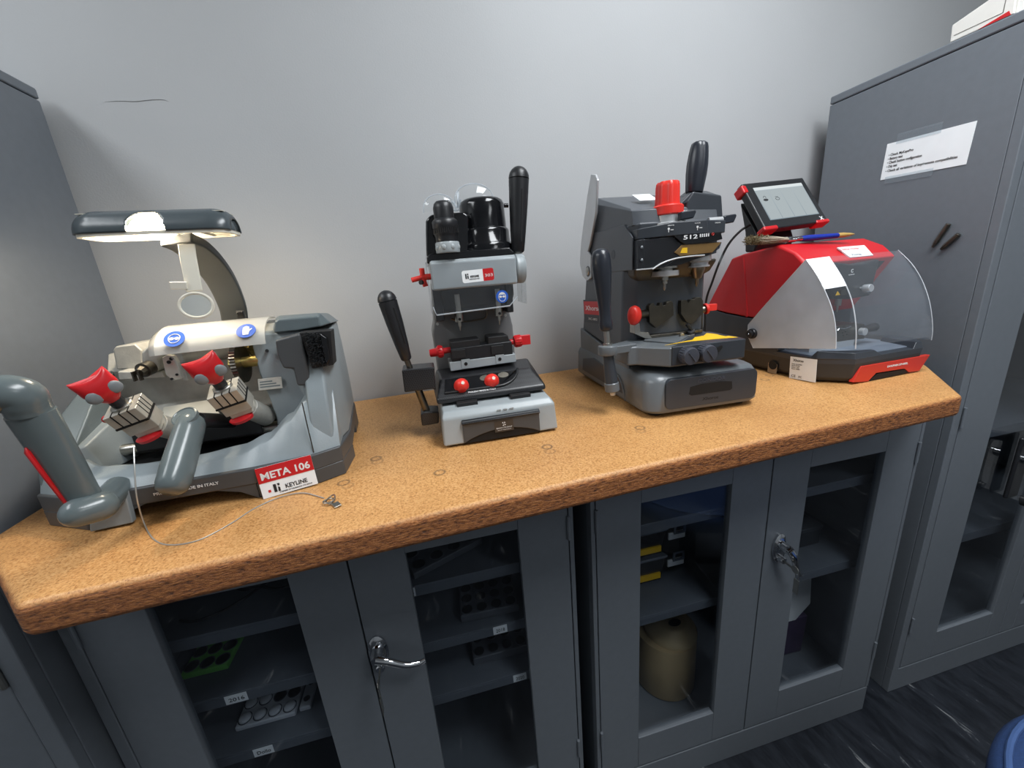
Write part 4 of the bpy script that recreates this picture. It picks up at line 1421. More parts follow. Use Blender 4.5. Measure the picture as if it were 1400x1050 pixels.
        for i in range(16):
            a = 2 * PI * i / 16
            M = frame_from(d, (0, 0, 1), A)
            p = M @ Vector((0.0125 * math.cos(a), 0.0125 * math.sin(a), ln * (0.47 if kind == 0 else 0.27)))
            b.tube([p, p + d * ln * (0.14 if kind == 0 else 0.27)], 0.0009, 5)
        b.build('knurl', M_red, k)
    # --- column
    b = MB()
    b.prism([(-0.100, 0.072), (0.078, 0.072), (0.078, 0.19), (0.072, 0.225), (0.068, 0.30), (-0.090, 0.30), (-0.095, 0.215), (-0.102, 0.19)], 'y', 0.182, 0.285)
    b.build('column', paint('column_grey', rgb(110, 111, 112), 0.42, var=0.03, bump=0.08, bscale=420), t, 0.004)
    b = MB()
    b.bx(-0.091, -0.074, 0.12, 0.183, 0.222, 0.285)
    b.bx(0.056, 0.069, 0.12, 0.183, 0.226, 0.285)
    b.build('head_cheek', M_black, t, 0.002)
    b = MB()
    for p in [(-0.0895, 0.1195, 0.2178), (0.0504, 0.1195, 0.2214)]:
        b.cyl(p, Vector(p) + Vector((0, -0.0015, 0)), 0.0028, seg=12)
    b.build('cheek_screw', M_steel, t)
    b = MB()
    b.tube(smooth_pts([(-0.0582, 0.1650, 0.2210), (-0.0373, 0.1650, 0.2126), (0.0008, 0.1650, 0.2134), (0.0155, 0.1650, 0.2167), (0.0203, 0.1650, 0.2319)], 4), 0.0018, 8)
    b.build('wire_bail', M_darksteel, t)
    # --- head
    b = MB()
    b.prism([(-0.090, 0.236), (0.066, 0.236), (0.074, 0.262), (0.074, 0.284), (-0.090, 0.284)], 'y', 0.128, 0.25)
    b.build('head_lower', M_blackg, t, 0.003)
    b = MB()
    b.prism([(0.092, 0.283), (0.092, 0.333), (0.104, 0.342), (0.27, 0.342), (0.27, 0.283)], 'x', -0.090, 0.0755)
    b.build('head_band', M_lgry, t, 0.004)
    b = MB()
    b.lathe([(0.026, 0.0), (0.029, 0.003), (0.029, 0.016), (0.026, 0.020)], (0.076, 0.120, 0.312), (1, 0, 0), 28)
    b.build('pivot_disc', M_lgry, t, 0, ang=40)
    # spindles
    for p, tip in (((-0.0436, 0.1350, 0.2221), (-0.0442, 0.1350, 0.1979)), ((0.0398, 0.1350, 0.2258), (0.0392, 0.1350, 0.2014))):
        p, tip = Vector(p), Vector(tip)
        b = MB()
        b.cyl(p + Vector((0, 0, 0.05)), p + Vector((0, 0, -0.006)), 0.0088, seg=20)
        sp = b.build('spindle', M_steel, t, 0.0008)
        b = MB()
        b.cyl(p + Vector((0, -0.0085, 0)), p + Vector((0, -0.0095, 0)), 0.003, seg=12)
        b.build('set_screw', M_hole, sp)
        b = MB()
        b.cyl(p + Vector((0, 0, -0.006)), Vector((p.x, p.y, lerp(p.z, tip.z, 0.62))), 0.0036, seg=12)
        b.cyl(Vector((p.x, p.y, lerp(p.z, tip.z, 0.62))), tip, 0.0022, 0.0008, seg=10)
        b.build('cutter', M_steel, sp)
    # --- clear shield
    b = MB()
    b.prism([(-0.0899, 0.3293), (0.0702, 0.3348), (0.0672, 0.2601), (0.0499, 0.2437), (-0.0899, 0.2394), (-0.0946, 0.2546)], 'y', 0.0655, 0.0675)
    b.bx(-0.098, -0.096, 0.0665, 0.150, 0.242, 0.334)
    sh = b.build('clear_shield', clear('shield_plastic', (0.93, 0.94, 0.95, 1), 1.35, 0.03, 0.012), t, 0)
    b = MB()
    b.tube([(-0.0946, 0.0655, 0.2547), (-0.0899, 0.0655, 0.2395), (0.0498, 0.0655, 0.2438), (0.0670, 0.0655, 0.2601)], 0.0013, 6)
    b.build('shield_edge', clear('shield_rim', (0.9, 0.92, 0.93, 1), 1.5, 0.1, 0.35), sh)
    b = MB()
    b.prism([(0.0850, 0.3342), (0.0936, 0.3309), (0.0902, 0.2429), (0.0814, 0.2466)], 'y', 0.0905, 0.13)
    b.build('side_flap', M_clear, sh)
    Ml = quad_frame((-0.0349, 0.0650, 0.2923), (0.0244, 0.0650, 0.2941), (-0.0332, 0.0650, 0.3136))
    w_ = (Vector((-0.0349, 0.0650, 0.2923)) - Vector((0.0244, 0.0650, 0.2941))).length
    h_ = w_ * 0.37
    b = MB(Ml)
    def rr(x0, x1, y0, y1, r, n=5, sides=(1, 1, 1, 1)):
        pts = []
        for (cx, cy, a0), on in zip(((x1 - r, y0 + r, -PI / 2), (x1 - r, y1 - r, 0), (x0 + r, y1 - r, PI / 2), (x0 + r, y0 + r, PI)), sides):
            if on:
                pts += [(cx + r * math.cos(a0 + PI / 2 * i / n), cy + r * math.sin(a0 + PI / 2 * i / n)) for i in range(n + 1)]
            else:
                pts += [(cx + (r if a0 in (-PI / 2, 0) else -r), cy + (-r if a0 in (-PI / 2, PI) else r))]
        return pts
    b.prism(rr(0, w_, 0, h_, 0.004), 'z', -0.0003, 0.0003)
    lb = b.build('name_label', M_white, t)
    b = MB(Ml)
    b.prism(rr(w_ * 0.66, w_, 0, h_, 0.004, 5, (1, 1, 0, 0)), 'z', 0.0003, 0.0006)
    b.build('red_end', M_red, lb)
    lettering('number_lettering', [('303', w_ * 0.70, h_ * 0.33, 0.0074, w_ * 0.25)], Ml @ Matrix.Translation((0, 0, 0.0008)), M_inkw, lb)
    lettering('maker_lettering', [('KEYLINE', w_ * 0.25, h_ * 0.40, 0.0048, w_ * 0.27, 0.0002), ('A MEMBER OF THE BIANCHI 1770 GROUP', w_ * 0.2, h_ * 0.24, 0.0018, w_ * 0.34)], Ml @ Matrix.Translation((0, 0, 0.0005)), M_ink, lb)
    b = MB(Ml)
    b.bx(w_ * 0.10, w_ * 0.14, h_ * 0.32, h_ * 0.74, 0.0003, 0.0006)
    b.bx(w_ * 0.16, w_ * 0.20, h_ * 0.32, h_ * 0.58, 0.0003, 0.0006)
    b.bx(w_ * 0.16, w_ * 0.20, h_ * 0.63, h_ * 0.74, 0.0003, 0.0006)
    b.build('maker_mark', M_ink, lb)
    M = frame_from((0, -1, 0), (1, 0, 0), Vector((0.0362, 0.0645, 0.2623)))
    st = disc('safety_sticker', M, 0.0118, 0.0008, M_blue, t)
    b = MB(M @ Matrix.Translation((0, 0, 0.0006)))
    pts = [(0.0068 * math.cos(2 * PI * i / 28), -0.0002 + (0.0086 if math.sin(2 * PI * i / 28) < 0 else 0.0078) * math.sin(2 * PI * i / 28), 0) for i in range(29)]
    b.tube(pts, 0.0006, 6)
    for sx in (-1, 1):
        b.lathe([(0.0024, -0.0002), (0.0024, 0.0003)], (sx * 0.0031, 0.0, 0), (0, 0, 1), 16, 1.15, 0.85)
    b.prism([(-0.0055, 0.0036), (0.0055, 0.0036), (0.004, 0.0072), (-0.004, 0.0072)], 'z', -0.0002, 0.0003)
    b.build('pictogram', M_inkw, st)
    # --- upper black housing with the motor dome
    b = MB()
    b.prism([(-0.0937, 0.3453), (-0.0864, 0.4087), (-0.0813, 0.4167), (-0.0726, 0.4208), (-0.0135, 0.4225), (-0.0044, 0.4163), (-0.0126, 0.3425)], 'y', 0.116, 0.245)
    b.build('upper_housing', M_blackg, t, 0.008, 4)
    b = MB()
    b.prism([(-0.0949, 0.3326), (-0.0932, 0.3456), (-0.0836, 0.3515), (0.0654, 0.3524), (0.0749, 0.3437), (0.0744, 0.3369)], 'y', 0.098, 0.26)
    b.build('housing_base', M_blackg, t, 0.006, 3)
    b = MB()
    cx, cy = 0.028, 0.158
    b.lathe([(0.058, 0.336), (0.0572, 0.360), (0.0545, 0.365), (0.0520, 0.367), (0.0508, 0.388), (0.0490, 0.392), (0.0462, 0.394), (0.0448, 0.438), (0.042, 0.445), (0.036, 0.449), (0.01, 0.450)], (cx, cy, 0), (0, 0, 1), 40, 1.0, 1.0)
    b.build('motor_dome', M_blackg, t, 0, ang=50)
    b = MB()
    p = Vector((0.0711, 0.1250, 0.4310))
    b.cyl(p + Vector((-0.004, 0, 0)), p + Vector((0.004, 0, 0)), 0.004, seg=12)
    b.build('side_screw', M_blackg, t)
    # depth adjuster
    kx = Vector((-0.0526, 0.1000, 0.3493))
    b = MB()
    b.lathe([(0.0215, 0.0), (0.0225, 0.002), (0.0225, 0.017), (0.0215, 0.019)], kx, (0, 0, 1), 28)
    nt_ = b.build('adjuster_nut', M_lgry, t, 0, ang=30)
    b = MB()
    for i in range(8):
        a = 2 * PI * (i + 0.5) / 8
        b.ball(kx + Vector((0.0188 * math.cos(a), 0.0188 * math.sin(a), 0.0095)), 0.0055, 12, 8, (1, 1, 1.25))
    b.build('nut_scallop', M_lgry, nt_)
    b = MB()
    b.lathe([(0.0205, 0.019), (0.0205, 0.028), (0.0215, 0.031), (0.0225, 0.034), (0.0225, 0.043), (0.0235, 0.045), (0.0235, 0.055), (0.021, 0.058), (0.0185, 0.060), (0.0185, 0.078), (0.0165, 0.085), (0.012, 0.0895), (0.004, 0.091)], kx, (0, 0, 1), 32)
    ak = b.build('adjuster_knob', M_black, t, 0, ang=40)
    b = MB()
    for i in range(40):
        a = 2 * PI * i / 40
        b.tube([kx + Vector((0.0226 * math.cos(a), 0.0226 * math.sin(a), z)) for z in (0.034, 0.043)], 0.0008, 4)
    b.build('knob_knurl', M_blackm, ak)
    # red star lever at the left side
    p = Vector((-0.1055, 0.1300, 0.3099))
    b = MB()
    b.cyl(p, p + Vector((0.018, 0, 0)), 0.006, seg=14)
    b.tube([p + Vector((0.0, 0, 0.017)), p, p + Vector((0.003, 0, -0.018))], 0.0052, 10)
    b.tube([p, p + Vector((-0.022, -0.004, -0.004))], 0.005, 10)
    rl = b.build('red_lever', M_cred, t, 0.0008)
    b = MB()
    q = Vector((-0.1083, 0.1220, 0.3004))
    b.cyl(q, q + Vector((-0.003, -0.004, 0)), 0.0045, seg=12)
    b.build('lever_screw', M_blackm, rl)
    # right feed handle
    b = MB()
    A, B = Vector((0.0865, 0.1200, 0.3429)), Vector((0.1008, 0.1200, 0.4982))
    grip(b, A, B, 0.0130, 0.0180, 0.0195)
    fh = b.build('feed_handle', M_black, t, 0, ang=40)
    MB().tube([A.lerp(B, 0.12) + Vector((0.003, -0.0140, 0)), A.lerp(B, 0.5) + Vector((0.003, -0.0176, 0)), A.lerp(B, 0.72) + Vector((0.003, -0.0190, 0))], 0.0018, 6).build('handle_groove', M_blackm, fh)
    b = MB()
    b.cyl(A + Vector((0, 0, -0.02)), A + Vector((0, 0, 0.004)), 0.008, seg=14)
    b.build('handle_stem', M_steel, fh)
    return t
mach2 = machine2()

# safety goggles resting on top of the motor dome
def goggles():
    loc, rz = (0.1420, 0.6680, 1.0960), -0.0524
    t = thing('safety_goggles', 'clear safety goggles resting on top of the black upright milling machine', 'goggles', loc, rz)
    zt = 0.4505
    M_lens = clear('goggle_lens', (0.97, 0.98, 0.98, 1), 1.5, 0.02, 0.05)
    M_edge = clear('goggle_edge', (0.9, 0.93, 0.95, 1), 1.5, 0.1, 0.4)
    c1, c2 = Vector((0.020, 0.190, zt)), Vector((-0.052, 0.205, zt - 0.012))
    for c, rx, rzz in ((c1, 0.041, 0.036), (c2, 0.034, 0.034)):
        # upper half of a curved lens, bulging towards the front
        b = MB()
        V, F_ = [], []
        n, m = 20, 8
        for j in range(m + 1):
            for i in range(n + 1):
                a = PI * i / n
                r = j / m
                V.append(c + Vector((rx * r * math.cos(a), -0.018 * math.sqrt(max(0, 1 - (0.92 * r) ** 2)) + 0.01, rzz * r * math.sin(a) ** 0.8)))
        for j in range(m):
            for i in range(n):
                a = j * (n + 1) + i
                F_.append((a, a + 1, a + n + 2, a + n + 1))
        b.add(V, F_)
        ln_ = b.build('lens', M_lens, t, 0, ang=80)
        b = MB()
        b.tube([V[m * (n + 1) + i] for i in range(n + 1)], 0.0012, 6)
        b.build('lens_rim', M_edge, ln_)
    b = MB()
    b.tube(smooth_pts([c2 + Vector((0.026, -0.002, 0.018)), c2 + Vector((0.036, -0.008, 0.006)), c1 + Vector((-0.036, -0.008, 0.002)), c1 + Vector((-0.033, -0.002, 0.02))], 5), 0.0024, 8)
    b.tube(smooth_pts([c2 + Vector((0.022, -0.004, 0.002)), c2 + Vector((0.038, -0.012, 0.0)), c1 + Vector((-0.030, -0.006, 0.006))], 5), 0.002, 8)
    b.build('nose_bridge', M_edge, t)
    b = MB()
    b.tube(smooth_pts([c1 + Vector((0.041, 0.005, 0.004)), c1 + Vector((0.046, 0.03, 0.004)), c1 + Vector((0.044, 0.06, 0.002))], 5), 0.002, 6)
    b.build('temple', M_edge, t)
goggles()

# ---------------------------------------------------------------- dark grey key cutter with red knob
M_dgry = paint('dark_grey_enamel', rgb(74, 78, 84), 0.36, var=0.03, bump=0.07, bscale=420)
M_dgry2 = paint('base_grey_enamel', rgb(98, 103, 107), 0.3, var=0.03, bump=0.08, bscale=420)
M_char = paint('charcoal_plastic_satin', rgb(52, 56, 62), 0.35, var=0.04)
M_kgrip = paint('navy_black_grip', rgb(38, 42, 50), 0.3, var=0.03)
M_alu = paint('cast_aluminium', rgb(196, 198, 200), 0.30, 0.45, var=0.04)
M_gold = paint('amber_reflector', rgb(150, 118, 74), 0.3, 0.6, var=0.1, scale=40)
M_smoke = clear('smoked_shield', (0.30, 0.31, 0.34, 1), 1.5, 0.03, 0.06, (0.2, 0.21, 0.24, 1))
M_knob = paint('knob_grey', rgb(66, 69, 78), 0.35)

def machine3():
    t = thing('key_cutting_machine', 'dark grey key cutter with tall red knob and yellow sticker, beside the red machine', 'machine', (0.5650, 0.6150, 1.0960), -0.0873)
    # --- base, rounded front
    def ring(z, inset, fr=0.03):
        x0, x1, y0, y1 = -0.134 + inset, 0.122 - inset, 0.0 + inset, 0.40
        pts = [(x0, y1, z)]
        for cx, cy, a0 in ((x0 + fr, y0 + fr, PI), (x1 - fr, y0 + fr, 1.5 * PI)):
            pts += [(cx + fr * math.cos(a0 + PI / 2 * i / 6), cy + fr * math.sin(a0 + PI / 2 * i / 6), z) for i in range(7)]
        pts += [(x1, y1, z)]
        return pts
    b = MB()
    b.loft([ring(0.010, 0.004), ring(0.016, 0.0), ring(0.072, 0.003), ring(0.082, 0.008), ring(0.088, 0.018, 0.026)])
    b.build('base', M_dgry2, t, 0.0, ang=40)
    for x, y in ((-0.10, 0.035), (0.09, 0.035), (-0.10, 0.36), (0.09, 0.36)):
        MB().cyl((x, y, 0), (x, y, 0.012), 0.014, seg=18).build('rubber_foot', M_blackm, t)
    # flared step at the left side of the base
    b = MB()
    b.prism([(0.10, 0.088), (0.16, 0.10), (0.40, 0.14), (0.40, 0.012), (0.10, 0.012)], 'x', -0.124, 0.112)
    b.build('base_rear', M_dgry2, t, 0.004)
    b = MB()
    b.prism([(0.105, 0.012), (0.115, 0.045), (0.14, 0.062), (0.28, 0.075), (0.36, 0.06), (0.37, 0.012)], 'x', -0.1335, -0.120)
    b.build('side_recess', M_char, t, 0.003)
    b = MB()
    b.tube(smooth_pts([(-0.133, 0.100, 0.012), (-0.1345, 0.108, 0.040), (-0.1345, 0.135, 0.062), (-0.134, 0.20, 0.07)], 5), 0.0018, 8)
    b.build('side_rim', M_dgry2, t)
    # front panel
    def rrect(x0, x1, z0, z1, r, n=5):
        pts = []
        for cx, cz, a0 in ((x1 - r, z0 + r, -PI / 2), (x1 - r, z1 - r, 0), (x0 + r, z1 - r, PI / 2), (x0 + r, z0 + r, PI)):
            pts += [(cx + r * math.cos(a0 + PI / 2 * i / n), cz + r * math.sin(a0 + PI / 2 * i / n)) for i in range(n + 1)]
        return pts
    b = MB()
    b.prism(rrect(-0.098, 0.104, 0.018, 0.080, 0.012), 'y', -0.0022, 0.012)
    fp = b.build('front_panel', M_char, t, 0.001)
    b = MB()
    b.prism([(-0.046, 0.060), (-0.048, 0.045), (-0.043, 0.042), (0.043, 0.042), (0.048, 0.045), (0.046, 0.060), (0.02, 0.0635), (-0.02, 0.0635)], 'y', -0.0026, -0.0018)
    b.build('panel_slot', M_hole, fp)
    Mf = quad_frame((0, -0.0023, 0), (1, -0.0023, 0), (0, -0.0023, 1))
    lettering('panel_lettering', [('CONDOR', -0.031, 0.0665, 0.0098, 0.062, 0.0002)], Mf, M_knob, fp, 0.0007)
    lettering('maker_lettering', [('Xhorse', -0.018, 0.028, 0.0095, 0.036, 0.0001)], Mf, M_blackm, fp)
    # --- tower: side plates, back and head
    b = MB()
    b.loft([[(-0.121, 0.385, 0.138), (-0.121, 0.145, 0.104), (-0.100, 0.120, 0.100), (0.06, 0.120, 0.100), (0.075, 0.145, 0.104), (0.075, 0.385, 0.138)],
            [(-0.121, 0.345, 0.300), (-0.121, 0.136, 0.280), (-0.102, 0.112, 0.280), (0.055, 0.112, 0.28), (0.070, 0.136, 0.280), (0.07, 0.345, 0.30)],
            [(-0.121, 0.320, 0.378), (-0.121, 0.110, 0.378), (-0.112, 0.082, 0.378), (0.055, 0.082, 0.378), (0.066, 0.110, 0.378), (0.066, 0.320, 0.378)]])
    b.build('tower', M_dgry, t, 0.005, 3)
    b = MB()
    b.loft([[(-0.123, 0.090, 0.290), (-0.123, 0.345, 0.290), (-0.1195, 0.345, 0.290), (-0.1195, 0.090, 0.290)],
            [(-0.123, 0.090, 0.352), (-0.123, 0.330, 0.352), (-0.1195, 0.33, 0.352), (-0.1195, 0.090, 0.352)],
            [(-0.123, 0.125, 0.380), (-0.123, 0.322, 0.382), (-0.1195, 0.322, 0.382), (-0.1195, 0.125, 0.380)]])
    b.build('side_plate', M_dgry, t, 0.001)
    b = MB()
    c = Vector((-0.1235, 0.1770, 0.3259))
    b.cyl(c, c + Vector((0.004, 0, 0)), 0.0105, seg=20)
    b.build('side_cap', M_char, t, 0.001)
    # underside bulge of the head
    b = MB()
    b.loft([[(-0.118, 0.088, 0.300), (0.07, 0.088, 0.300), (0.07, 0.2, 0.300), (-0.118, 0.2, 0.300)],
            [(-0.112, 0.100, 0.276), (0.062, 0.100, 0.276), (0.062, 0.2, 0.276), (-0.112, 0.2, 0.276)],
            [(-0.09, 0.125, 0.258), (0.040, 0.125, 0.258), (0.05, 0.2, 0.255), (-0.1, 0.2, 0.255)]])
    b.build('head_underside', paint('brown_reflection_underside', rgb(74, 68, 60), 0.35, 0.3, var=0.1), t, 0.006)  # the brown imitates a reflection on the underside of the head
    # upper cover
    b = MB()
    b.loft([[(-0.119, 0.095, 0.374), (-0.119, 0.315, 0.374), (0.06, 0.315, 0.374), (0.06, 0.085, 0.374), (-0.10, 0.085, 0.374)],
            [(-0.119, 0.100, 0.402), (-0.119, 0.305, 0.452), (0.06, 0.305, 0.452), (0.06, 0.092, 0.402), (-0.10, 0.090, 0.402)],
            [(-0.112, 0.115, 0.408), (-0.112, 0.285, 0.460), (0.06, 0.285, 0.460), (0.06, 0.110, 0.408), (-0.098, 0.105, 0.408)]])
    b.build('top_cover', M_dgry, t, 0.004, 3)
    b = MB()
    b.prism([(0.150, 0.4265), (0.185, 0.4445), (0.184, 0.4455), (0.149, 0.4275)], 'x', -0.075, -0.035)
    b.build('cover_glint', M_white, t)  # white slip that paints a small reflection onto the cover
    # --- front ring block
    b = MB()
    b.loft([[(-0.118, 0.078, 0.347), (-0.06, 0.050, 0.347), (0.01, 0.050, 0.347), (0.02, 0.058, 0.347), (0.060, 0.062, 0.347), (0.065, 0.12, 0.347), (-0.118, 0.12, 0.347)],
            [(-0.118, 0.078, 0.366), (-0.06, 0.050, 0.372), (0.01, 0.050, 0.372), (0.02, 0.058, 0.372), (0.060, 0.062, 0.370), (0.065, 0.12, 0.372), (-0.118, 0.12, 0.366)]])
    fb = b.build('ring_block', M_char, t, 0.002)
    Mr = quad_frame((-0.06, 0.0495, 0.352), (0.01, 0.0495, 0.352), (-0.06, 0.0495, 0.372))
    lettering('ring_lettering', [('UNLOCK', -0.012, 0.013, 0.0032, 0.013), ('LOCK', 0.044, 0.014, 0.0032, 0.012)], Mr, M_inkw, fb)
    b = MB(Mr)
    for x in (-0.010, 0.05, ):
        b.lathe([(0.0022, 0), (0.0022, 0.0005)], (x, 0.008, 0), (0, 0, 1), 14)
        b.bx(x - 0.0006, x + 0.0006, 0.002, 0.007, 0, 0.0005)
        b.bx(x + 0.004, x + 0.010, 0.0055, 0.0067, 0, 0.0005)
    b.build('ring_icon', M_inkw, fb)
    Mr2 = quad_frame((0.022, 0.0575, 0.352), (0.060, 0.0615, 0.352), (0.022, 0.0575, 0.372))
    lettering('side_lettering', [('UNLOCK', 0.012, 0.013, 0.0032, 0.013)], Mr2, M_inkw, fb)
    # red knob on a metal collar
    kc = Vector((-0.0431, 0.1000, 0.3919))
    b = MB()
    b.lathe([(0.034, -0.022), (0.034, -0.018), (0.0275, -0.016), (0.0275, -0.0035)], kc, (0, 0, 1), 40)
    cl = b.build('metal_collar', M_alu, t, 0, ang=30)
    MB().bx(kc.x + 0.022, kc.x + 0.030, kc.y - 0.022, kc.y - 0.012, kc.z - 0.015, kc.z + 0.002).build('collar_tab', M_white, cl, 0.0005)
    b = MB()
    b.lathe([(0.0285, -0.003), (0.0305, -0.001), (0.0305, 0.013), (0.028, 0.0155), (0.021, 0.016)], kc, (0, 0, 1), 40)
    rk = b.build('red_knob', M_cred, t, 0, ang=40)
    b = MB()
    rings = []
    for z, k in ((0.015, 1.0), (0.050, 0.95), (0.056, 0.9), (0.0585, 0.8)):
        rg = []
        for i in range(72):
            a = 2 * PI * i / 72
            r = 0.0228 * k * (1 + 0.045 * math.copysign(abs(math.cos(a * 7)) ** 0.4, math.cos(a * 7)))
            rg.append((kc.x + r * math.cos(a), kc.y + r * math.sin(a), kc.z + z))
        rings.append(rg)
    b.loft(rings)
    b.build('knob_grip', M_cred, rk, 0, ang=35)
    b = MB()
    b.lathe([(0.010, 0.058), (0.010, 0.0595)], kc, (0, 0, 1), 24)
    b.build('knob_cap', M_alu, rk)
    # --- right upper block with black lobed grip
    b = MB()
    b.prism([(-0.0088, 0.3743), (-0.0073, 0.4134), (0.0062, 0.4301), (0.0699, 0.4206), (0.0766, 0.3737)], 'y', 0.090, 0.165)
    b.build('lift_housing', M_char, t, 0.004, 3)
    b = MB()
    b.loft([[Vector(p) for p in [(-0.0233, 0.0920, 0.4070), (0.0011, 0.0920, 0.4271), (0.0676, 0.0920, 0.4202), (0.0631, 0.0920, 0.4150), (0.0116, 0.0920, 0.4093)]],
            [Vector(p) + Vector((0, 0.03, 0.004)) for p in [(-0.0056, 0.1100, 0.4175), (0.0228, 0.1100, 0.4351), (0.0689, 0.1100, 0.4345), (0.0759, 0.1100, 0.4302), (0.0362, 0.1100, 0.4292)]]])
    b.build('lift_cap', M_char, t, 0.003)
    A, B = Vector((0.0248, 0.1150, 0.4334)), Vector((0.0330, 0.1150, 0.5221))
    ln = (B - A).length
    MK = frame_from(B - A, (1, 0, 0), A)
    b = MB()
    rings = []
    for h, r in ((-0.02, 0.0165), (0.0, 0.0172), (0.15, 0.0185), (0.35, 0.0202), (0.55, 0.0205), (0.75, 0.0190), (0.9, 0.0172), (0.97, 0.0155), (1.0, 0.0115)):
        rg = []
        for i in range(48):
            a = 2 * PI * i / 48
            rr = r * (1 - 0.07 * max(0, math.cos(a * 4 + 0.6)) ** 3)
            rg.append(MK @ Vector((rr * math.cos(a), rr * math.sin(a) * 0.9, h * ln)))
        rings.append(rg)
    b.loft(rings)
    b.build('lift_grip', M_kgrip, t, 0, ang=50)
    for nm, px, y in (('lock_lever', [(-0.0415, 0.3745), (-0.0407, 0.3899), (-0.0118, 0.3923), (-0.0085, 0.3882), (-0.0141, 0.3769)], 0.055), ('lock_lever', [(0.0666, 0.3646), (0.0655, 0.3783), (0.0702, 0.3807), (0.0930, 0.3822), (0.0950, 0.3780), (0.0894, 0.3661)], 0.075)):
        b = MB()
        b.prism(px, 'y', y, y + 0.014)
        lv = b.build(nm, M_kgrip, t, 0.003)
    b = MB()
    b.cyl((0.0355, 0.0820, 0.3728), (0.0764, 0.0820, 0.3733), 0.006, seg=14)
    b.build('lever_pin', M_alu, t)
    # --- smoked shield with lit gauge strip
    b = MB()
    b.prism([(-0.1304, 0.3435), (-0.0320, 0.3466), (-0.0236, 0.3328), (0.0478, 0.3295), (0.0438, 0.3175), (0.0157, 0.3057), (-0.0397, 0.3068), (-0.0749, 0.2903), (-0.1300, 0.2890)], 'y', 0.0545, 0.0568)
    sh = b.build('smoked_shield', M_smoke, t, 0.0004)
    b = MB()
    b.bx(-0.118, -0.116, 0.055, 0.12, 0.29, 0.346)
    b.prism([(-0.116, 0.292), (-0.116, 0.346), (0.052, 0.346), (0.052, 0.310), (0.0, 0.300), (-0.03, 0.292)], 'y', 0.073, 0.09)
    b.build('head_front', M_char, t, 0.001)
    b = MB()
    b.prism([(-0.0576, 0.3464), (0.0418, 0.3470), (0.0459, 0.3347), (0.0223, 0.3308), (-0.0340, 0.3304), (-0.0434, 0.3350)], 'y', 0.050, 0.0545)
    gs = b.build('name_strip', M_blackg, t, 0.0008)
    Mg = quad_frame((-0.0421, 0.0495, 0.3360), (0.0405, 0.0495, 0.3374), (-0.0441, 0.0495, 0.3479))
    lettering('strip_lettering', [('512', 0.003, 0.003, 0.0105, 0.030, 0.0002), ('|||||', 0.037, 0.006, 0.006, 0.020, 0.0002)], Mg, M_inkw, gs)
    b = MB(Mg)
    b.tube([(0.066 + 0.0022 * math.cos(2 * PI * i / 16), 0.008 + 0.0022 * math.sin(2 * PI * i / 16), 0.0002) for i in range(17)], 0.0005, 5)
    b.build('strip_ring', M_cred, gs)
    b = MB()
    b.prism([(-0.0544, 0.3171), (-0.0395, 0.3295), (0.0454, 0.3294), (0.0425, 0.3255), (0.0275, 0.3115), (-0.0418, 0.3095)], 'y', 0.0525, 0.0545)
    gp = b.build('amber_panel', M_gold, t, 0.0006)
    b = MB()
    b.prism([(-0.0424, 0.3149), (-0.0382, 0.3240), (-0.0281, 0.3240), (-0.0276, 0.3139)], 'y', 0.0518, 0.0526)
    b.build('yellow_tag', M_yel, gp)
    b = MB()
    b.tube([(-0.1326, 0.0540, 0.2905), (-0.0946, 0.0540, 0.2904)], 0.0012, 6)
    b.tube(smooth_pts([(-0.1003, 0.0520, 0.2894), (-0.0806, 0.0520, 0.2987), (-0.0546, 0.0520, 0.3050), (-0.0267, 0.0520, 0.3071), (0.0095, 0.0520, 0.3073)], 5), 0.0016, 8)
    b.build('shield_lip', M_alu, sh)
    b = MB()
    for p in [(-0.1227, 0.0535, 0.3310), (-0.1225, 0.0535, 0.3079)]:
        b.lathe([(0.0035, 0.0), (0.003, 0.002), (0.001, 0.0028)], p, (0, -1, 0), 14)
    b.build('shield_screw', M_chrome, sh)
    b = MB()
    b.prism([(0.0386, 0.3209), (0.0495, 0.3271), (0.0624, 0.2844), (0.0526, 0.2837)], 'y', 0.0595, 0.061)
    b.build('side_shield', M_clear, sh)
    # --- spindles
    def spindle(px, py, spec, name):
        b = MB()
        for y0, y1, r0, r1 in spec:
            p0, p1 = FY(px, y0, py), FY(px, y1, py)
            b.cyl(p0, p1, r0, r1, 28)
        return b
    s1 = Vector((-0.0477, 0.0950, 0.2780))
    b = MB()
    b.lathe([(0.021, 0.030), (0.021, 0.016), (0.024, 0.014), (0.024, 0.010), (0.015, 0.009), (0.015, 0.006)], s1, (0, 0, 1), 32)
    b.build('spindle_nose', M_steel, t, 0, ang=30)
    b = MB()
    b.lathe([(0.0265, 0.006), (0.0272, 0.005), (0.0272, -0.004), (0.0265, -0.005)], s1, (0, 0, 1), 36)
    b.build('spindle_flange', M_alu, t, 0, ang=30)
    b = MB()
    b.lathe([(0.0075, -0.005), (0.0075, -0.013), (0.0055, -0.015), (0.0055, -0.020), (0.0028, -0.021), (0.0026, -0.030), (0.0008, -0.034)], s1, (0, 0, 1), 18)
    b.build('cutter', M_steel, t, 0, ang=30)
    s2 = Vector((0.0326, 0.1000, 0.3072))
    b = MB()
    b.lathe([(0.030, 0.022), (0.031, 0.008), (0.028, 0.002)], s2, (0, 0, 1), 32)
    b.build('tracer_collar', M_char, t, 0, ang=30)
    b = MB()
    b.lathe([(0.026, 0.002), (0.026, -0.010), (0.021, -0.013), (0.021, -0.018), (0.024, -0.019), (0.024, -0.022)], s2 + Vector((-0.004, 0, 0)), (0, 0, 1), 32)
    b.build('tracer_ring', M_alu, t, 0, ang=30)
    b = MB()
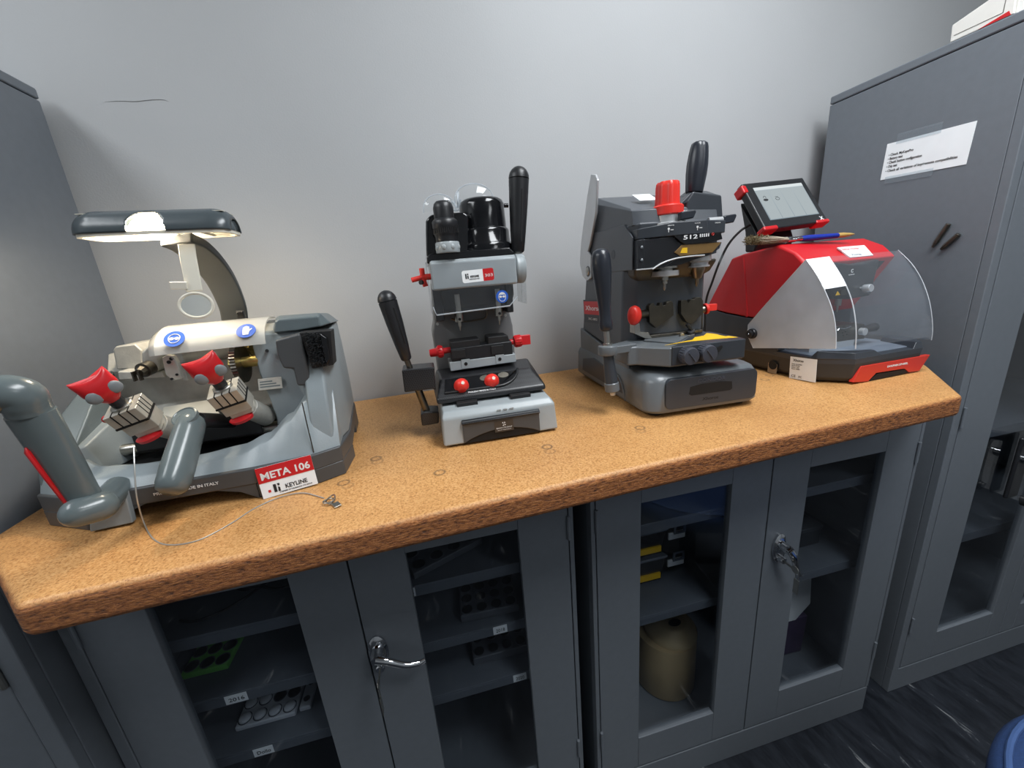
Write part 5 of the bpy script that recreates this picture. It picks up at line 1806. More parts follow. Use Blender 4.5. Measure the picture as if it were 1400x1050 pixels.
    b.lathe([(0.0155, -0.022), (0.0150, -0.028), (0.0090, -0.044), (0.0042, -0.046), (0.0036, -0.056), (0.0008, -0.062)], s2 + Vector((-0.003, 0, 0)), (0, 0, 1), 24)
    b.build('tracer_tip', paint('bronze_steel', rgb(150, 134, 112), 0.28, 0.95, var=0.08), t, 0, ang=30)
    # --- carriage
    b = MB()
    b.prism([(-0.087, 0.004), (0.070, 0.0), (0.076, 0.03), (0.076, 0.14), (-0.105, 0.14), (-0.150, 0.11), (-0.150, 0.055), (-0.132, 0.05)], 'z', 0.103, 0.142)
    ca = b.build('carriage', M_dgry2, t, 0.004, 3)
    b = MB()
    b.prism([(-0.085, 0.0015), (0.071, -0.0015), (0.076, 0.02), (0.076, 0.11), (0.05, 0.125), (-0.05, 0.03), (-0.084, 0.008)], 'z', 0.1055, 0.1435)
    b.build('carriage_face', M_char, t, 0.002)
    b = MB()
    b.prism([(-0.095, 0.09), (-0.06, 0.03), (0.06, 0.13), (-0.06, 0.15)], 'z', 0.142, 0.1455)
    b.build('carriage_plate', M_dgry2, t, 0.001)
    b = MB()
    b.prism([(-0.0874, 0.0235), (-0.0326, 0.0322), (0.0145, 0.0277), (0.0691, 0.0176), (0.0598, 0.0837), (0.0551, 0.0940), (0.0310, 0.0706), (0.0073, 0.0661), (-0.0134, 0.0436)], 'z', 0.1436, 0.1442)
    ys = b.build('warning_sticker', M_yel, t)
    b = MB()
    b.prism([(0.0593, 0.0625), (0.0707, 0.0592), (0.0714, 0.0408), (0.0586, 0.0396)], 'z', 0.1442, 0.1445)
    b.build('sticker_print', M_ink, ys)
    for c in ((-0.0561, -0.0060, 0.1253), (-0.0180, -0.0060, 0.1259)):
        c = Vector(c)
        b = MB()
        b.lathe([(0.0165, 0.010), (0.0172, 0.006), (0.0172, -0.008), (0.0155, -0.012), (0.004, -0.013)], c, (0.0, 1, 0.05), 28)
        k = b.build('feed_knob', M_knob, t, 0, ang=40)
        b = MB()
        for i in range(24):
            a = 2 * PI * i / 24
            M = frame_from((0, 1, 0.05), (1, 0, 0), c)
            b.tube([M @ Vector((0.0172 * math.cos(a), 0.0172 * math.sin(a), z)) for z in (-0.007, 0.006)], 0.0009, 5)
        b.box(c + Vector((0, -0.0135, 0)), (0.022, 0.002, 0.003), Matrix.Rotation(0.9, 3, 'Y'))
        b.build('knob_ridge', M_knob, k)
    b = MB()
    b.prism([(-0.0021, 0.1299), (0.0181, 0.1364), (0.0200, 0.1318), (0.0126, 0.1239), (-0.0002, 0.1254)], 'y', -0.0026, -0.001)
    b.build('carriage_slot', M_hole, ca)
    # arm with ring, lever and shaft
    rc = Vector((-0.1879, 0.0650, 0.1456))
    b = MB()
    b.prism([(-0.13, 0.055), (-0.13, 0.10), (rc.x + 0.012, rc.y + 0.014), (rc.x + 0.012, rc.y - 0.014)], 'z', 0.131, 0.147)
    b.lathe([(0.0185, 0.129), (0.0195, 0.131), (0.0195, 0.147), (0.0185, 0.149)], (rc.x, rc.y, 0), (0, 0, 1), 24)
    b.build('lever_bracket', M_dgry2, t, 0.002)
    A, B = Vector((-0.1892, 0.0680, 0.1780)), Vector((-0.1993, 0.0680, 0.3347))
    b = MB()
    ln = (B - A).length
    b.lathe([(0.009, 0.0), (0.0125, ln * 0.02), (0.0135, ln * 0.07), (0.0130, ln * 0.11), (0.0115, ln * 0.16), (0.0120, ln * 0.3), (0.0150, ln * 0.5), (0.0178, ln * 0.7), (0.0185, ln * 0.82), (0.0172, ln * 0.92), (0.0135, ln * 0.975), (0.006, ln)], A, B - A, 28)
    b.build('lever_grip', M_kgrip, t, 0, ang=60)
    b = MB()
    b.cyl(A + (A - B) * -0.02, Vector((rc.x, rc.y, 0.150)), 0.0062, seg=14)
    b.lathe([(0.010, 0.149), (0.010, 0.153), (0.006, 0.154)], (rc.x, rc.y, 0), (0, 0, 1), 6)
    b.build('lever_rod', M_steel, t)
    lo = Vector((-0.1793, 0.0620, 0.0429))
    d = lo - Vector((rc.x, rc.y, 0.13))
    b = MB()
    b.tube([Vector((rc.x, rc.y, 0.13)) + d * u for u in (0, 0.06, 0.7)], [0.010, 0.0105, 0.0135], 20)
    b.build('lever_sleeve', M_char, t)
    b = MB()
    b.tube([Vector((rc.x, rc.y, 0.13)) + d * u for u in (0.68, 0.70, 0.88, 0.90)], [0.0135, 0.0150, 0.0150, 0.013], 20)
    b.build('sleeve_end', M_dgry2, t)
    b = MB()
    b.tube([Vector((rc.x, rc.y, 0.13)) + d * u for u in (0.9, 1.0)], [0.006, 0.0055], 12)
    b.build('sleeve_tip', M_alu, t)
    # --- silver side lever
    b = MB()
    b.prism([(0.2740, 0.5095), (0.2505, 0.5031), (0.2386, 0.4892), (0.2506, 0.4245), (0.2909, 0.3594), (0.3067, 0.3418), (0.2881, 0.3302), (0.2892, 0.2779), (0.3170, 0.2709), (0.3477, 0.2822), (0.3666, 0.3164), (0.3507, 0.3702), (0.3025, 0.4654)], 'x', -0.1315, -0.1255)
    sl = b.build('side_lever', M_alu, t, 0.002, 3)
    b = MB()
    c = Vector((-0.1325, 0.3063, 0.2944))
    b.lathe([(0.010, 0.0), (0.009, 0.002)], c, (-1, 0, 0), 24)
    b.lathe([(0.004, 0.002), (0.004, 0.003)], c, (-1, 0, 0), 6)
    b.build('pivot_screw', M_steel, sl)
    b = MB()
    b.cyl(c, c + Vector((0.012, 0, 0)), 0.013, seg=20)
    b.build('pivot_boss', M_char, sl)
    # maker label at the left side of the tower
    Ml = quad_frame((-0.1222, 0.3675, 0.1599), (-0.1222, 0.2332, 0.1658), (-0.1222, 0.3662, 0.2101))
    w_ = (Vector((-0.1222, 0.3675, 0.1599)) - Vector((-0.1222, 0.2332, 0.1658))).length
    lb = plate('side_label', Ml, w_, 0.060, 0.0008, M_char, t, 0.0002)
    plate('red_field', Ml @ Matrix.Translation((0, 0, 0.0005)), w_ * 0.94, 0.034, 0.0004, M_red, lb, 0, w_ * 0.03, 0.022)
    lettering('label_lettering', [('Xhorse', w_ * 0.12, 0.033, 0.017, w_ * 0.76, 0.0002), ('XC-002', w_ * 0.25, 0.008, 0.008, w_ * 0.45)], Ml @ Matrix.Translation((0, 0, 0.0009)), M_inkw, lb)
    # --- vise block
    b = MB()
    b.bx(-0.075, 0.050, 0.10, 0.165, 0.1455, 0.152)
    b.bx(-0.058, 0.046, 0.118, 0.165, 0.152, 0.178)
    b.build('vise_bed', M_darksteel, t, 0.001)
    b = MB()
    b.prism([(-0.1126, 0.1818), (-0.1010, 0.1806), (-0.0991, 0.1618), (-0.0805, 0.1598), (-0.0718, 0.1447), (-0.0905, 0.1483), (-0.1125, 0.1600)], 'y', 0.098, 0.12)
    b.build('bed_bracket', M_steel, t, 0.0008)
    for px in ([(-0.0720, 0.2189), (-0.0653, 0.2191), (-0.0635, 0.2136), (-0.0533, 0.2126), (-0.0518, 0.2186), (-0.0467, 0.2189), (-0.0448, 0.2118), (-0.0381, 0.2128), (-0.0365, 0.2188), (-0.0264, 0.2209), (-0.0211, 0.2158), (-0.0185, 0.1892), (-0.0591, 0.1657), (-0.0747, 0.1798), (-0.0769, 0.2140)],
               [(-0.0023, 0.2188), (0.0097, 0.2192), (0.0152, 0.2125), (0.0201, 0.2191), (0.0288, 0.2191), (0.0321, 0.2219), (0.0444, 0.2216), (0.0500, 0.2141), (0.0517, 0.1864), (0.0244, 0.1660), (0.0118, 0.1720), (-0.0012, 0.1907)]):
        b = MB()
        b.prism(px, 'y', 0.104, 0.150)
        b.build('vise_jaw', paint('blued_steel', rgb(84, 80, 72), 0.38, 0.8, var=0.15, scale=50), t, 0.0008)
    A, B = Vector((-0.1120, 0.0950, 0.1990)), Vector((-0.0665, 0.1200, 0.1973))
    d = (A - B).normalized()
    b = MB()
    Mk = frame_from(d, (0, 0, 1), A)
    rings = []
    for h, a, c in ((-0.006, 0.010, 0.010), (-0.003, 0.0185, 0.0125), (0.004, 0.0205, 0.0135), (0.012, 0.0190, 0.0120), (0.016, 0.0150, 0.008)):
        rings.append([Mk @ Vector((a * math.cos(2 * PI * i / 28), c * math.sin(2 * PI * i / 28), h)) for i in range(28)])
    b.loft(rings)
    rk1 = b.build('jaw_knob', M_cred, t, 0, ang=50)
    b = MB()
    b.cyl(A, B, 0.009, seg=18)
    b.build('jaw_screw', M_darksteel, t)
    A, B = Vector((0.0639, 0.1200, 0.1930)), Vector((0.0960, 0.1150, 0.1983))
    d = (B - A).normalized()
    b = MB()
    b.cyl(A + d * 0.002, A + d * 0.009, 0.0125, 0.0115, 20)
    b.box(A + d * 0.018, (0.022, 0.008, 0.015))
    b.build('jaw_knob', M_cred, t, 0.0015)
    b = MB()
    b.cyl(A - d * 0.01, A + d * 0.003, 0.008, seg=16)
    b.build('jaw_screw', M_darksteel, t)
    b = MB()
    b.cyl((0.0226, 0.1000, 0.1329), (0.0161, 0.0920, 0.1539), 0.0095, 0.008, 18)
    b.tube([(0.0199, 0.0950, 0.1531), (0.0083, 0.0970, 0.1684)], 0.004, 10)
    b.build('stop_lever', M_black, t)
    b = MB()
    b.prism([(-0.0173, 0.1362), (-0.0145, 0.1516), (-0.0076, 0.1525), (-0.0039, 0.1458), (0.0186, 0.1466), (0.0191, 0.1354)], 'y', 0.083, 0.088)
    b.build('stop_plate', M_steel, t, 0.0006)
    b = MB()
    b.cyl((0.0907, 0.1600, 0.1329), (0.0877, 0.1600, 0.1847), 0.003, seg=10)
    b.build('guide_post', M_darksteel, t)
    return t
mach3 = machine3()

# ---------------------------------------------------------------- red automatic key cutting machine under a clear hood
M_rshell = paint('red_shell_paint', rgb(200, 30, 38), 0.36, var=0.02, bump=0.05, bscale=500)
M_rfront = paint('orange_red_panel', rgb(200, 52, 38), 0.35, var=0.02)
M_dbase = paint('slate_plastic', rgb(58, 63, 70), 0.38, var=0.03, bump=0.05, bscale=500)
M_dlow = paint('dark_slate_plastic', rgb(50, 50, 50), 0.42, var=0.03)
M_hood = clear('hood_plastic', (0.94, 0.96, 0.98, 1), 1.45, 0.05, 0.08, (0.70, 0.76, 0.84, 1))
M_hoods = clear('scuffed_hood_glare', (0.85, 0.88, 0.92, 1), 1.5, 0.22, 0.64, (0.84, 0.91, 1.0, 1), 3.0)  # scratched plastic; its pale bluish haze also paints ceiling light glare
M_tray = paint('tray_grey', rgb(140, 150, 164), 0.35, 0.3, var=0.06)

def machine4():
    t = thing('automatic_key_machine', 'red key cutting machine with a clear hood and a tilted touch screen', 'machine', (1.0500, 0.6120, 1.0960), 0.0000)
    # --- lower body
    def ol(i, z, yb=0.42):
        return [(-0.155 + i, yb, z), (-0.155 + i, 0.050 + i * 0.5, z), (-0.102 + i * 0.4, 0.0 + i, z), (0.108 - i * 0.4, 0.0 + i, z), (0.142 - i, 0.040 + i * 0.5, z), (0.142 - i, yb, z)]
    b = MB()
    b.loft([ol(0.012, 0.004), ol(0.0035, 0.014), ol(0.0, 0.047), ol(0.0, 0.053)])
    b.build('lower_body', M_dlow, t, 0.002)
    for x, y in ((-0.12, 0.06), (0.11, 0.06), (-0.12, 0.38), (0.11, 0.38)):
        MB().cyl((x, y, 0.0004), (x, y, 0.006), 0.013, seg=16).build('rubber_foot', M_blackm, t)
    # rim
    b = MB()
    b.loft([ol(0.0, 0.047), ol(-0.001, 0.060), ol(0.004, 0.0605)])
    rim = b.build('rim', M_dbase, t, 0.0015)
    b = MB()
    b.loft([[(-0.156, 0.062, 0.058), (-0.156, 0.046, 0.058), (-0.103, -0.001, 0.058), (-0.02, -0.001, 0.058), (0.0, 0.03, 0.058), (-0.09, 0.05, 0.058), (-0.125, 0.07, 0.058)],
            [(-0.152, 0.050, 0.076), (-0.152, 0.046, 0.077), (-0.101, 0.002, 0.073), (-0.045, 0.002, 0.073), (-0.03, 0.018, 0.070), (-0.092, 0.034, 0.072), (-0.13, 0.055, 0.074)]])
    b.build('corner_bumper', M_dbase, t, 0.002)
    b = MB()
    b.loft([[(0.075, -0.001, 0.058), (0.109, -0.001, 0.058), (0.143, 0.040, 0.058), (0.143, 0.10, 0.058), (0.11, 0.09, 0.058), (0.09, 0.03, 0.058)],
            [(0.090, 0.003, 0.075), (0.107, 0.003, 0.075), (0.139, 0.042, 0.075), (0.139, 0.09, 0.075), (0.118, 0.09, 0.073), (0.100, 0.03, 0.073)]])
    b.build('corner_bumper', M_dbase, t, 0.002)
    # front red panel with a cut-out grip
    b = MB()
    b.prism([(-0.0830, 0.0407), (0.1375, 0.0387), (0.1108, 0.0029), (0.0762, 0.0042), (0.0587, 0.0156), (-0.0331, 0.0182), (-0.0542, 0.0013), (-0.1021, 0.0059)], 'y', -0.0022, 0.008)
    fp = b.build('front_panel', M_rfront, t, 0.001)
    b = MB()
    b.prism([(-0.0496, 0.0011), (-0.0278, 0.0154), (0.0619, 0.0131), (0.0765, 0.0039)], 'y', -0.001, 0.006)
    b.build('grip_recess', M_hole, t)
    Mp = quad_frame((-0.0017, -0.0026, 0.0269), (0.0668, -0.0026, 0.0261), (-0.0028, -0.0026, 0.0314))
    lettering('panel_lettering', [('DOLPHIN XP-005L', 0.0, 0.0, 0.0062, 0.066, 0.0002)], Mp, M_inkw, fp)
    # left flank rising to the back, with the hinge plate
    b = MB()
    b.prism([(0.3953, 0.1360), (0.3938, 0.1562), (0.3182, 0.1435), (0.2391, 0.1371), (0.1765, 0.1364), (0.1612, 0.1117), (0.1497, 0.0832), (0.1414, 0.0637), (0.1547, 0.0540)] + [(0.14, 0.05), (0.42, 0.05)], 'x', -0.156, -0.135)
    b.build('left_flank', M_dbase, t, 0.003)
    b = MB()
    b.prism([(0.42, 0.05), (0.42, 0.15), (0.20, 0.128), (0.165, 0.065), (0.14, 0.05)], 'x', 0.118, 0.143)
    b.build('right_flank', M_dbase, t, 0.003)
    b = MB()
    b.bx(-0.14, 0.125, 0.175, 0.415, 0.055, 0.15)
    b.build('rear_body', M_dbase, t, 0.003)
    # --- red shell
    prof = [(0.3999, 0.1559), (0.3134, 0.2973), (0.2748, 0.3062), (0.1728, 0.3199), (0.1254, 0.2986), (0.0958, 0.2710), (0.1766, 0.1373), (0.2393, 0.1390), (0.3183, 0.1456)]
    def pf(x, k=0.0):
        cy, cz = 0.26, 0.22
        return [(x, cy + (y - cy) * (1 - k), cz + (z - cz) * (1 - k)) for y, z in prof]
    b = MB()
    b.loft([pf(-0.1555, 0.035), pf(-0.1500, 0.0), pf(0.124, 0.0), pf(0.131, 0.045)])
    sh = b.build('red_shell', M_rshell, t, 0.004, 3)
    b = MB()
    b.tube([(-0.1555, 0.2734, 0.2967), (-0.1558, 0.2585, 0.2202), (-0.1558, 0.2458, 0.1406)], 0.0035, 8, (0.5, 1))
    b.build('shell_rib', M_rshell, sh)
    b = MB()
    p = Vector((-0.1570, 0.1845, 0.1677))
    b.ball(p, 0.0022, 12, 8)
    b.build('shell_screw', M_chrome, sh)
    # hood over the nose, edge strip of the shell
    b = MB()
    b.prism([(0.190, 0.312), (0.155, 0.309), (0.118, 0.286), (0.104, 0.270), (0.110, 0.262), (0.150, 0.285), (0.19, 0.30)], 'x', -0.118, 0.122)
    b.build('nose', M_rshell, sh, 0.004)
    # dark sloped face and cutting head
    b = MB()
    b.prism([(0.100, 0.262), (0.180, 0.140), (0.20, 0.14), (0.13, 0.27)], 'x', -0.147, 0.100)
    b.build('sloped_face', M_blackm, t, 0.002)
    b = MB()
    b.prism([(-0.0955, 0.2711), (-0.0288, 0.2617), (0.0560, 0.2675), (0.0475, 0.2123), (0.0446, 0.1832), (-0.0189, 0.1803), (-0.0728, 0.1852), (-0.1060, 0.2199)], 'y', 0.083, 0.17)
    hd = b.build('cutting_head', M_black, t, 0.006, 3)
    k = Vector((0.0112, 0.0800, 0.2025))
    b = MB()
    b.lathe([(0.0085, 0.0), (0.0095, 0.002), (0.0095, 0.014), (0.0085, 0.016)], k, (0, -1, 0.1), 24)
    b.cyl(k + Vector((-0.004, 0.006, 0.002)), k + Vector((-0.03, 0.010, 0.006)), 0.004, seg=12)
    b.build('head_knob', M_alu, hd)
    Mh = quad_frame((-0.0405, 0.0825, 0.2345), (0.0053, 0.0825, 0.2360), (-0.0442, 0.0825, 0.2529))
    lettering('head_lettering', [('CONDOR', 0.0, 0.002, 0.004, 0.018), ('C', 0.006, 0.008, 0.011, 0.007, 0.0003)], Mh, M_inkw, hd)
    b = MB()
    b.prism([(-0.0733, 0.1938), (-0.0684, 0.2034), (-0.0587, 0.1942)], 'y', 0.0820, 0.0826)
    b.build('warning_triangle', M_yel, hd)
    b = MB()
    b.prism([(-0.0595, 0.2044), (-0.0439, 0.2064), (-0.0377, 0.1923), (-0.0560, 0.1923)], 'y', 0.0815, 0.0828)
    b.build('camera_window', M_darksteel, hd)
    s0 = Vector((-0.0226, 0.1100, 0.1763))
    b = MB()
    b.cyl(s0 + Vector((0, 0, 0.01)), s0 + Vector((0, 0, -0.012)), 0.007, seg=16)
    b.cyl(s0 + Vector((0, 0, -0.012)), s0 + Vector((0, 0, -0.028)), 0.003, 0.002, seg=10)
    b.build('cutter', M_steel, t)
    # --- work tray and vise
    b = MB()
    b.prism([(-0.145, 0.06), (-0.10, 0.018), (0.098, 0.018), (0.128, 0.05), (0.128, 0.18), (-0.145, 0.18)], 'z', 0.0595, 0.0625)
    b.build('work_tray', M_tray, t, 0.001)
    b = MB()
    b.prism([(-0.0487, 0.1182), (0.0152, 0.1201), (0.0459, 0.1132), (0.0543, 0.0753), (-0.0389, 0.0792)], 'y', 0.088, 0.135)
    vs_ = b.build('vise', M_darksteel, t, 0.0015)
    b = MB()
    for p in [(-0.0250, 0.0875, 0.0996), (-0.0158, 0.0875, 0.1013), (-0.0213, 0.0875, 0.0928), (-0.0094, 0.0875, 0.0933)]:
        b.cyl(p, Vector(p) + Vector((0, 0.002, 0)), 0.0014, seg=10)
    b.build('vise_hole', M_hole, vs_)
    b = MB()
    b.tube(smooth_pts([(-0.0444, 0.0865, 0.1073), (-0.0360, 0.0865, 0.1126), (-0.0212, 0.0865, 0.1092), (-0.0030, 0.0865, 0.1134)], 4), 0.0014, 6)
    b.build('vise_rail', M_chrome, vs_)
    b = MB()
    b.bx(-0.125, 0.02, 0.088, 0.14, 0.062, 0.078)
    b.build('vise_table', M_alu, t, 0.001)
    p = Vector((0.0297, 0.0850, 0.0973))
    b = MB()
    b.cyl(p, p + Vector((0.0, -0.012, 0.0)), 0.009, seg=20)
    b.build('vise_nut', M_alu, t, 0.001)
    q = Vector((0.0752, 0.0850, 0.1031))
    b = MB()
    b.capsule(p + Vector((0.004, 0, 0.002)), q, 0.008, 0.0105, 18)
    b.build('vise_lever', M_black, t)
    # --- clear hood
    A = [Vector(p) for p in [(-0.1600, 0.0948, 0.2808), (-0.1600, 0.0674, 0.2481), (-0.1600, 0.0455, 0.2150), (-0.1600, 0.0269, 0.1811), (-0.1600, 0.0152, 0.1505), (-0.1600, 0.0079, 0.1195), (-0.1600, 0.0045, 0.0894)]]
    B = [Vector(p) for p in [(-0.1120, 0.0809, 0.2831), (-0.1120, 0.0560, 0.2504), (-0.1120, 0.0349, 0.2188), (-0.1120, 0.0182, 0.1848), (-0.1120, 0.0075, 0.1508), (-0.1120, 0.0006, 0.1180), (-0.1120, -0.0027, 0.0845)]]
    D = [Vector(p) for p in [(0.1350, 0.0987, 0.2838), (0.1350, 0.0656, 0.2494), (0.1350, 0.0396, 0.2100), (0.1350, 0.0206, 0.1682), (0.1350, 0.0089, 0.1299), (0.1350, 0.0020, 0.0962), (0.1350, 0.0004, 0.0739)]]
    C = [Vector((0.108, p.y, p.z)) for p in B]
    A = smooth_pts(A, 4)
    B = smooth_pts(B, 4)
    C = smooth_pts(C, 4)
    D = smooth_pts(D, 4)
    b = MB()
    b.loft([B, C], (False, False), False)
    hood = b.build('clear_hood', M_hood, t, 0, ang=70)
    b = MB()
    b.loft([A, B], (False, False), False)
    b.build('hood_bend', clear('hood_bend_plastic', (0.8, 0.84, 0.88, 1), 1.5, 0.03, 0.05, (0.7, 0.76, 0.84, 1), 2.5), hood, 0, ang=70)
    b = MB()
    b.loft([C, D], (False, False), False)
    b.build('hood_bend', M_hood, hood, 0, ang=70)
    b = MB()
    sidep = [(p.y, p.z) for p in A] + [(0.1398, 0.0703), (0.2123, 0.0591), (0.2345, 0.0922), (0.2350, 0.1201), (0.2005, 0.1615)]
    b.prism(sidep, 'x', -0.1608, -0.1595)
    sd = b.build('hood_side', M_hoods, hood)
    b = MB()
    sider = [(p.y, p.z) for p in D] + [(0.20, 0.072), (0.235, 0.09), (0.235, 0.12)]
    b.prism(sider, 'x', 0.1345, 0.1355)
    b.build('hood_side', M_hood, hood)
    M_hedge = clear('hood_edge', (0.85, 0.88, 0.9, 1), 1.5, 0.1, 0.6, (0.85, 0.88, 0.92, 1))
    for P in (A, B):
        b = MB()
        b.tube(P, 0.0014, 6)
        b.build('hood_edge', M_hedge, hood)
    b = MB()
    b.tube(D, 0.0008, 6)
    b.build('hood_edge', M_hedge, hood)
    b = MB()
    b.tube([(-0.1605, 0.0944, 0.2808), (-0.1605, 0.2000, 0.1615), (-0.1605, 0.2345, 0.1202), (-0.1605, 0.2341, 0.0923), (-0.1605, 0.2119, 0.0592)], 0.0011, 6)
    b.build('hood_edge', M_hedge, hood)
    b = MB()
    st = [Vector(p) for p in (A[0].lerp(A[3], 0.1), B[0].lerp(B[3], 0.1), B[7], A[7])]
    off = Vector((-0.5, -0.55, 0.5)).normalized() * 0.0012
    ra = [A[i] + off for i in range(0, 9)]
    rb = [B[i] + off for i in range(0, 9)]
    b.loft([ra, rb], (False, False), False)
    b.build('hood_sticker', M_white, hood, 0, ang=80)
    b = MB()
    k = Vector((-0.1610, 0.2166, 0.0985))
    b.lathe([(0.0135, 0.0), (0.0135, 0.006), (0.0125, 0.008)], k, (-1, 0, 0), 24)
    b.lathe([(0.010, 0.008), (0.010, 0.014), (0.0085, 0.0155)], k, (-1, 0, 0), 24)
    hk = b.build('hinge_knob', M_black, hood)
    b = MB()
    b.lathe([(0.0022, 0.0155), (0.0018, 0.0165)], k, (-1, 0, 0), 12)
    b.build('hinge_screw', M_chrome, hood)
    # --- labels on the left side
    Ml = quad_frame((-0.1560, 0.1053, 0.0002), (-0.1560, 0.0403, 0.0038), (-0.1560, 0.1164, 0.0531))
    w_ = (Vector((-0.1560, 0.1053, 0.0002)) - Vector((-0.1560, 0.0403, 0.0038))).length
    h_ = (Vector((-0.1560, 0.1053, 0.0002)) - Vector((-0.1560, 0.1164, 0.0531))).length
    lb = plate('rating_label', Ml, w_, h_, 0.0006, M_white, t)
    lettering('rating_lettering', [('Xhorse', w_ * 0.12, h_ * 0.80, h_ * 0.16, w_ * 0.40, 0.0001)] + [(s, w_ * 0.07, h_ * (0.66 - 0.075 * i), h_ * 0.06, w_ * f_) for i, (s, f_) in enumerate((('Product: Key Machine', 0.4), ('Model: XP-005L', 0.32), ('Input: 24V', 0.30), ('Power: 200W', 0.32)))]
              + [('CE', w_ * 0.08, h_ * 0.08, h_ * 0.15, w_ * 0.16), ('FC', w_ * 0.36, h_ * 0.08, h_ * 0.13, w_ * 0.12)], Ml @ Matrix.Translation((0, 0, 0.0005)), M_ink, lb)
    c = Vector((-0.1557, 0.1527, 0.0235))
    b = MB()
    b.bx(-0.1566, -0.1560, c.y - 0.012, c.y + 0.014, c.z - 0.022, c.z + 0.004)
    pd = b.build('port_plate', paint('tan_plate', rgb(150, 130, 104), 0.5), t, 0.0004)
    b = MB()
    b.cyl((-0.1575, c.y, c.z), (-0.155, c.y, c.z), 0.0115, seg=24)
    b.build('port_hole', M_hole, pd)
    # sticker on top of the shell
    q = [Vector((p[0], 0.1015 - 0.0016, 0.2750 + 0.0014)) for p in [(-0.0197, 0.1015, 0.2777), (0.0551, 0.1015, 0.2796)]] + [Vector((p[0], 0.1235 - 0.0016, 0.3000 + 0.0014)) for p in [(0.0531, 0.1235, 0.2984), (-0.0340, 0.1235, 0.2968)]]
    Mt = quad_frame(q[0], q[1], q[3])
    tp = MB()
    tp.loft([[p + Vector((0, 0.001, -0.0015)) for p in q], [p + Vector((0, -0.0005, 0.0008)) for p in q]])
    stp = tp.build('top_sticker', M_white, t)
    wq = (q[1] - q[0]).length
    lettering('sticker_lettering', [('CONDOR DOLPHIN', wq * -0.16, (q[3] - q[0]).length * 0.62, 0.0075, wq * 0.8, 0.0002)], Mt @ Matrix.Translation((0, 0, 0.0008)), M_red, stp)
    lettering('sticker_lettering', [('Xhorse', wq * 0.12, 0.004, 0.010, wq * 0.42, 0.0001)], Mt @ Matrix.Translation((0, 0, 0.0008)), M_ink, stp)
    # --- touch screen on its stand
    bl, br = Vector((-0.1620, 0.2050, 0.3585)), Vector((0.0396, 0.2050, 0.3702))
    tl = Vector((-0.1666, 0.2850, 0.4820))
    Ms = quad_frame(bl, br, tl)
    w_, h_ = (br - bl).length, (tl - bl).length * 0.985
    b = MB(Ms)
    b.bx(0, w_, 0, h_, -0.020, 0.0)
    tb = b.build('tablet', M_black, t, 0.004, 3)
    b = MB(Ms)
    b.loft([[(0.006, 0.006, -0.021), (w_ - 0.006, 0.006, -0.021), (w_ - 0.006, h_ - 0.006, -0.021), (0.006, h_ - 0.006, -0.021)],
            [(0.03, 0.02, -0.040), (w_ - 0.03, 0.02, -0.040), (w_ - 0.03, h_ - 0.02, -0.040), (0.03, h_ - 0.02, -0.040)]])
    b.build('tablet_back', M_black, tb, 0.003)
    b = MB(Ms)
    b.bx(-0.006, 0.010, h_ - 0.030, h_ - 0.006, -0.028, 0.0015)
    b.build('corner_guard', M_red, tb, 0.004, 3)
    b = MB(Ms)
    b.bx(-0.004, 0.040, -0.002, 0.010, -0.024, 0.0015)
    b.build('corner_guard', M_red, tb, 0.004, 3)
    b = MB(Ms)
    b.bx(w_ - 0.040, w_ + 0.004, -0.003, 0.008, -0.024, 0.0015)
    b.build('corner_guard', M_red, tb, 0.004, 3)
    sx0, sx1, sy0, sy1 = w_ * 0.135, w_ * 0.915, h_ * 0.17, h_ * 0.875
    def screen_mat():
        m, nt, out = new_mat('lit_screen')
        N, L = nt.nodes, nt.links
        e = N.new('ShaderNodeEmission')
        tc = N.new('ShaderNodeTexCoord')
        sp = N.new('ShaderNodeSeparateXYZ')
        L.new(tc.outputs['Generated'], sp.inputs['Vector'])
        rp = N.new('ShaderNodeValToRGB')
        rp.color_ramp.interpolation = 'LINEAR'
        rp.color_ramp.elements[0].color = rgb(150, 166, 176)
        rp.color_ramp.elements[1].color = rgb(196, 208, 214)
        L.new(sp.outputs['Z'], rp.inputs['Fac'])
        L.new(rp.outputs['Color'], e.inputs['Color'])
        e.inputs['Strength'].default_value = 0.8
        L.new(e.outputs['Emission'], out.inputs['Surface'])
        return m
    b = MB(Ms)
    b.bx(sx0, sx1, sy0, sy1, 0.0002, 0.0006)
    sc = b.build('screen', screen_mat(), tb)
    b = MB(Ms)
    pw = (sx1 - sx0) / 4.2
    for i in range(4):
        x0 = sx0 + 0.002 + i * (pw + 0.001)
        b.prism([(x0 + 0.001, sy0 + 0.002), (x0 + pw, sy0 + 0.002), (x0 + pw - 0.001, sy1 - 0.012), (x0, sy1 - 0.012)], 'z', 0.0006, 0.0008)
    b.build('menu_panel', glow('menu_panel_glow', rgb(214, 226, 230), 0.62), sc)
    b = MB(Ms)
    b.bx(sx0, sx1, sy1 - 0.009, sy1, 0.0006, 0.0009)
    b.build('status_bar', glow('status_bar_glow', rgb(232, 240, 242), 0.9), sc)
    b = MB(Ms)
    x0 = sx0 + pw * 0.5
    yy = sy0 + (sy1 - sy0) * 0.60
    b.lathe([(0.007, 0.0009), (0.007, 0.0012)], (x0, yy, 0), (0, 0, 1), 20, 1.1, 0.55)
    b.tube([(x0 + 0.004 * math.cos(a), yy + 0.006 + 0.006 * math.sin(a), 0.001) for a in [PI * i / 10 for i in range(11)]], 0.0006, 5)
    x0 += pw
    b.tube([(x0 + 0.006 * math.cos(a), yy + 0.004 * math.sin(a), 0.001) for a in [2 * PI * i / 20 for i in range(21)]], 0.0006, 5)
    b.bx(x0 - 0.005, x0 + 0.004, yy + 0.006, yy + 0.0068, 0.0009, 0.0012)
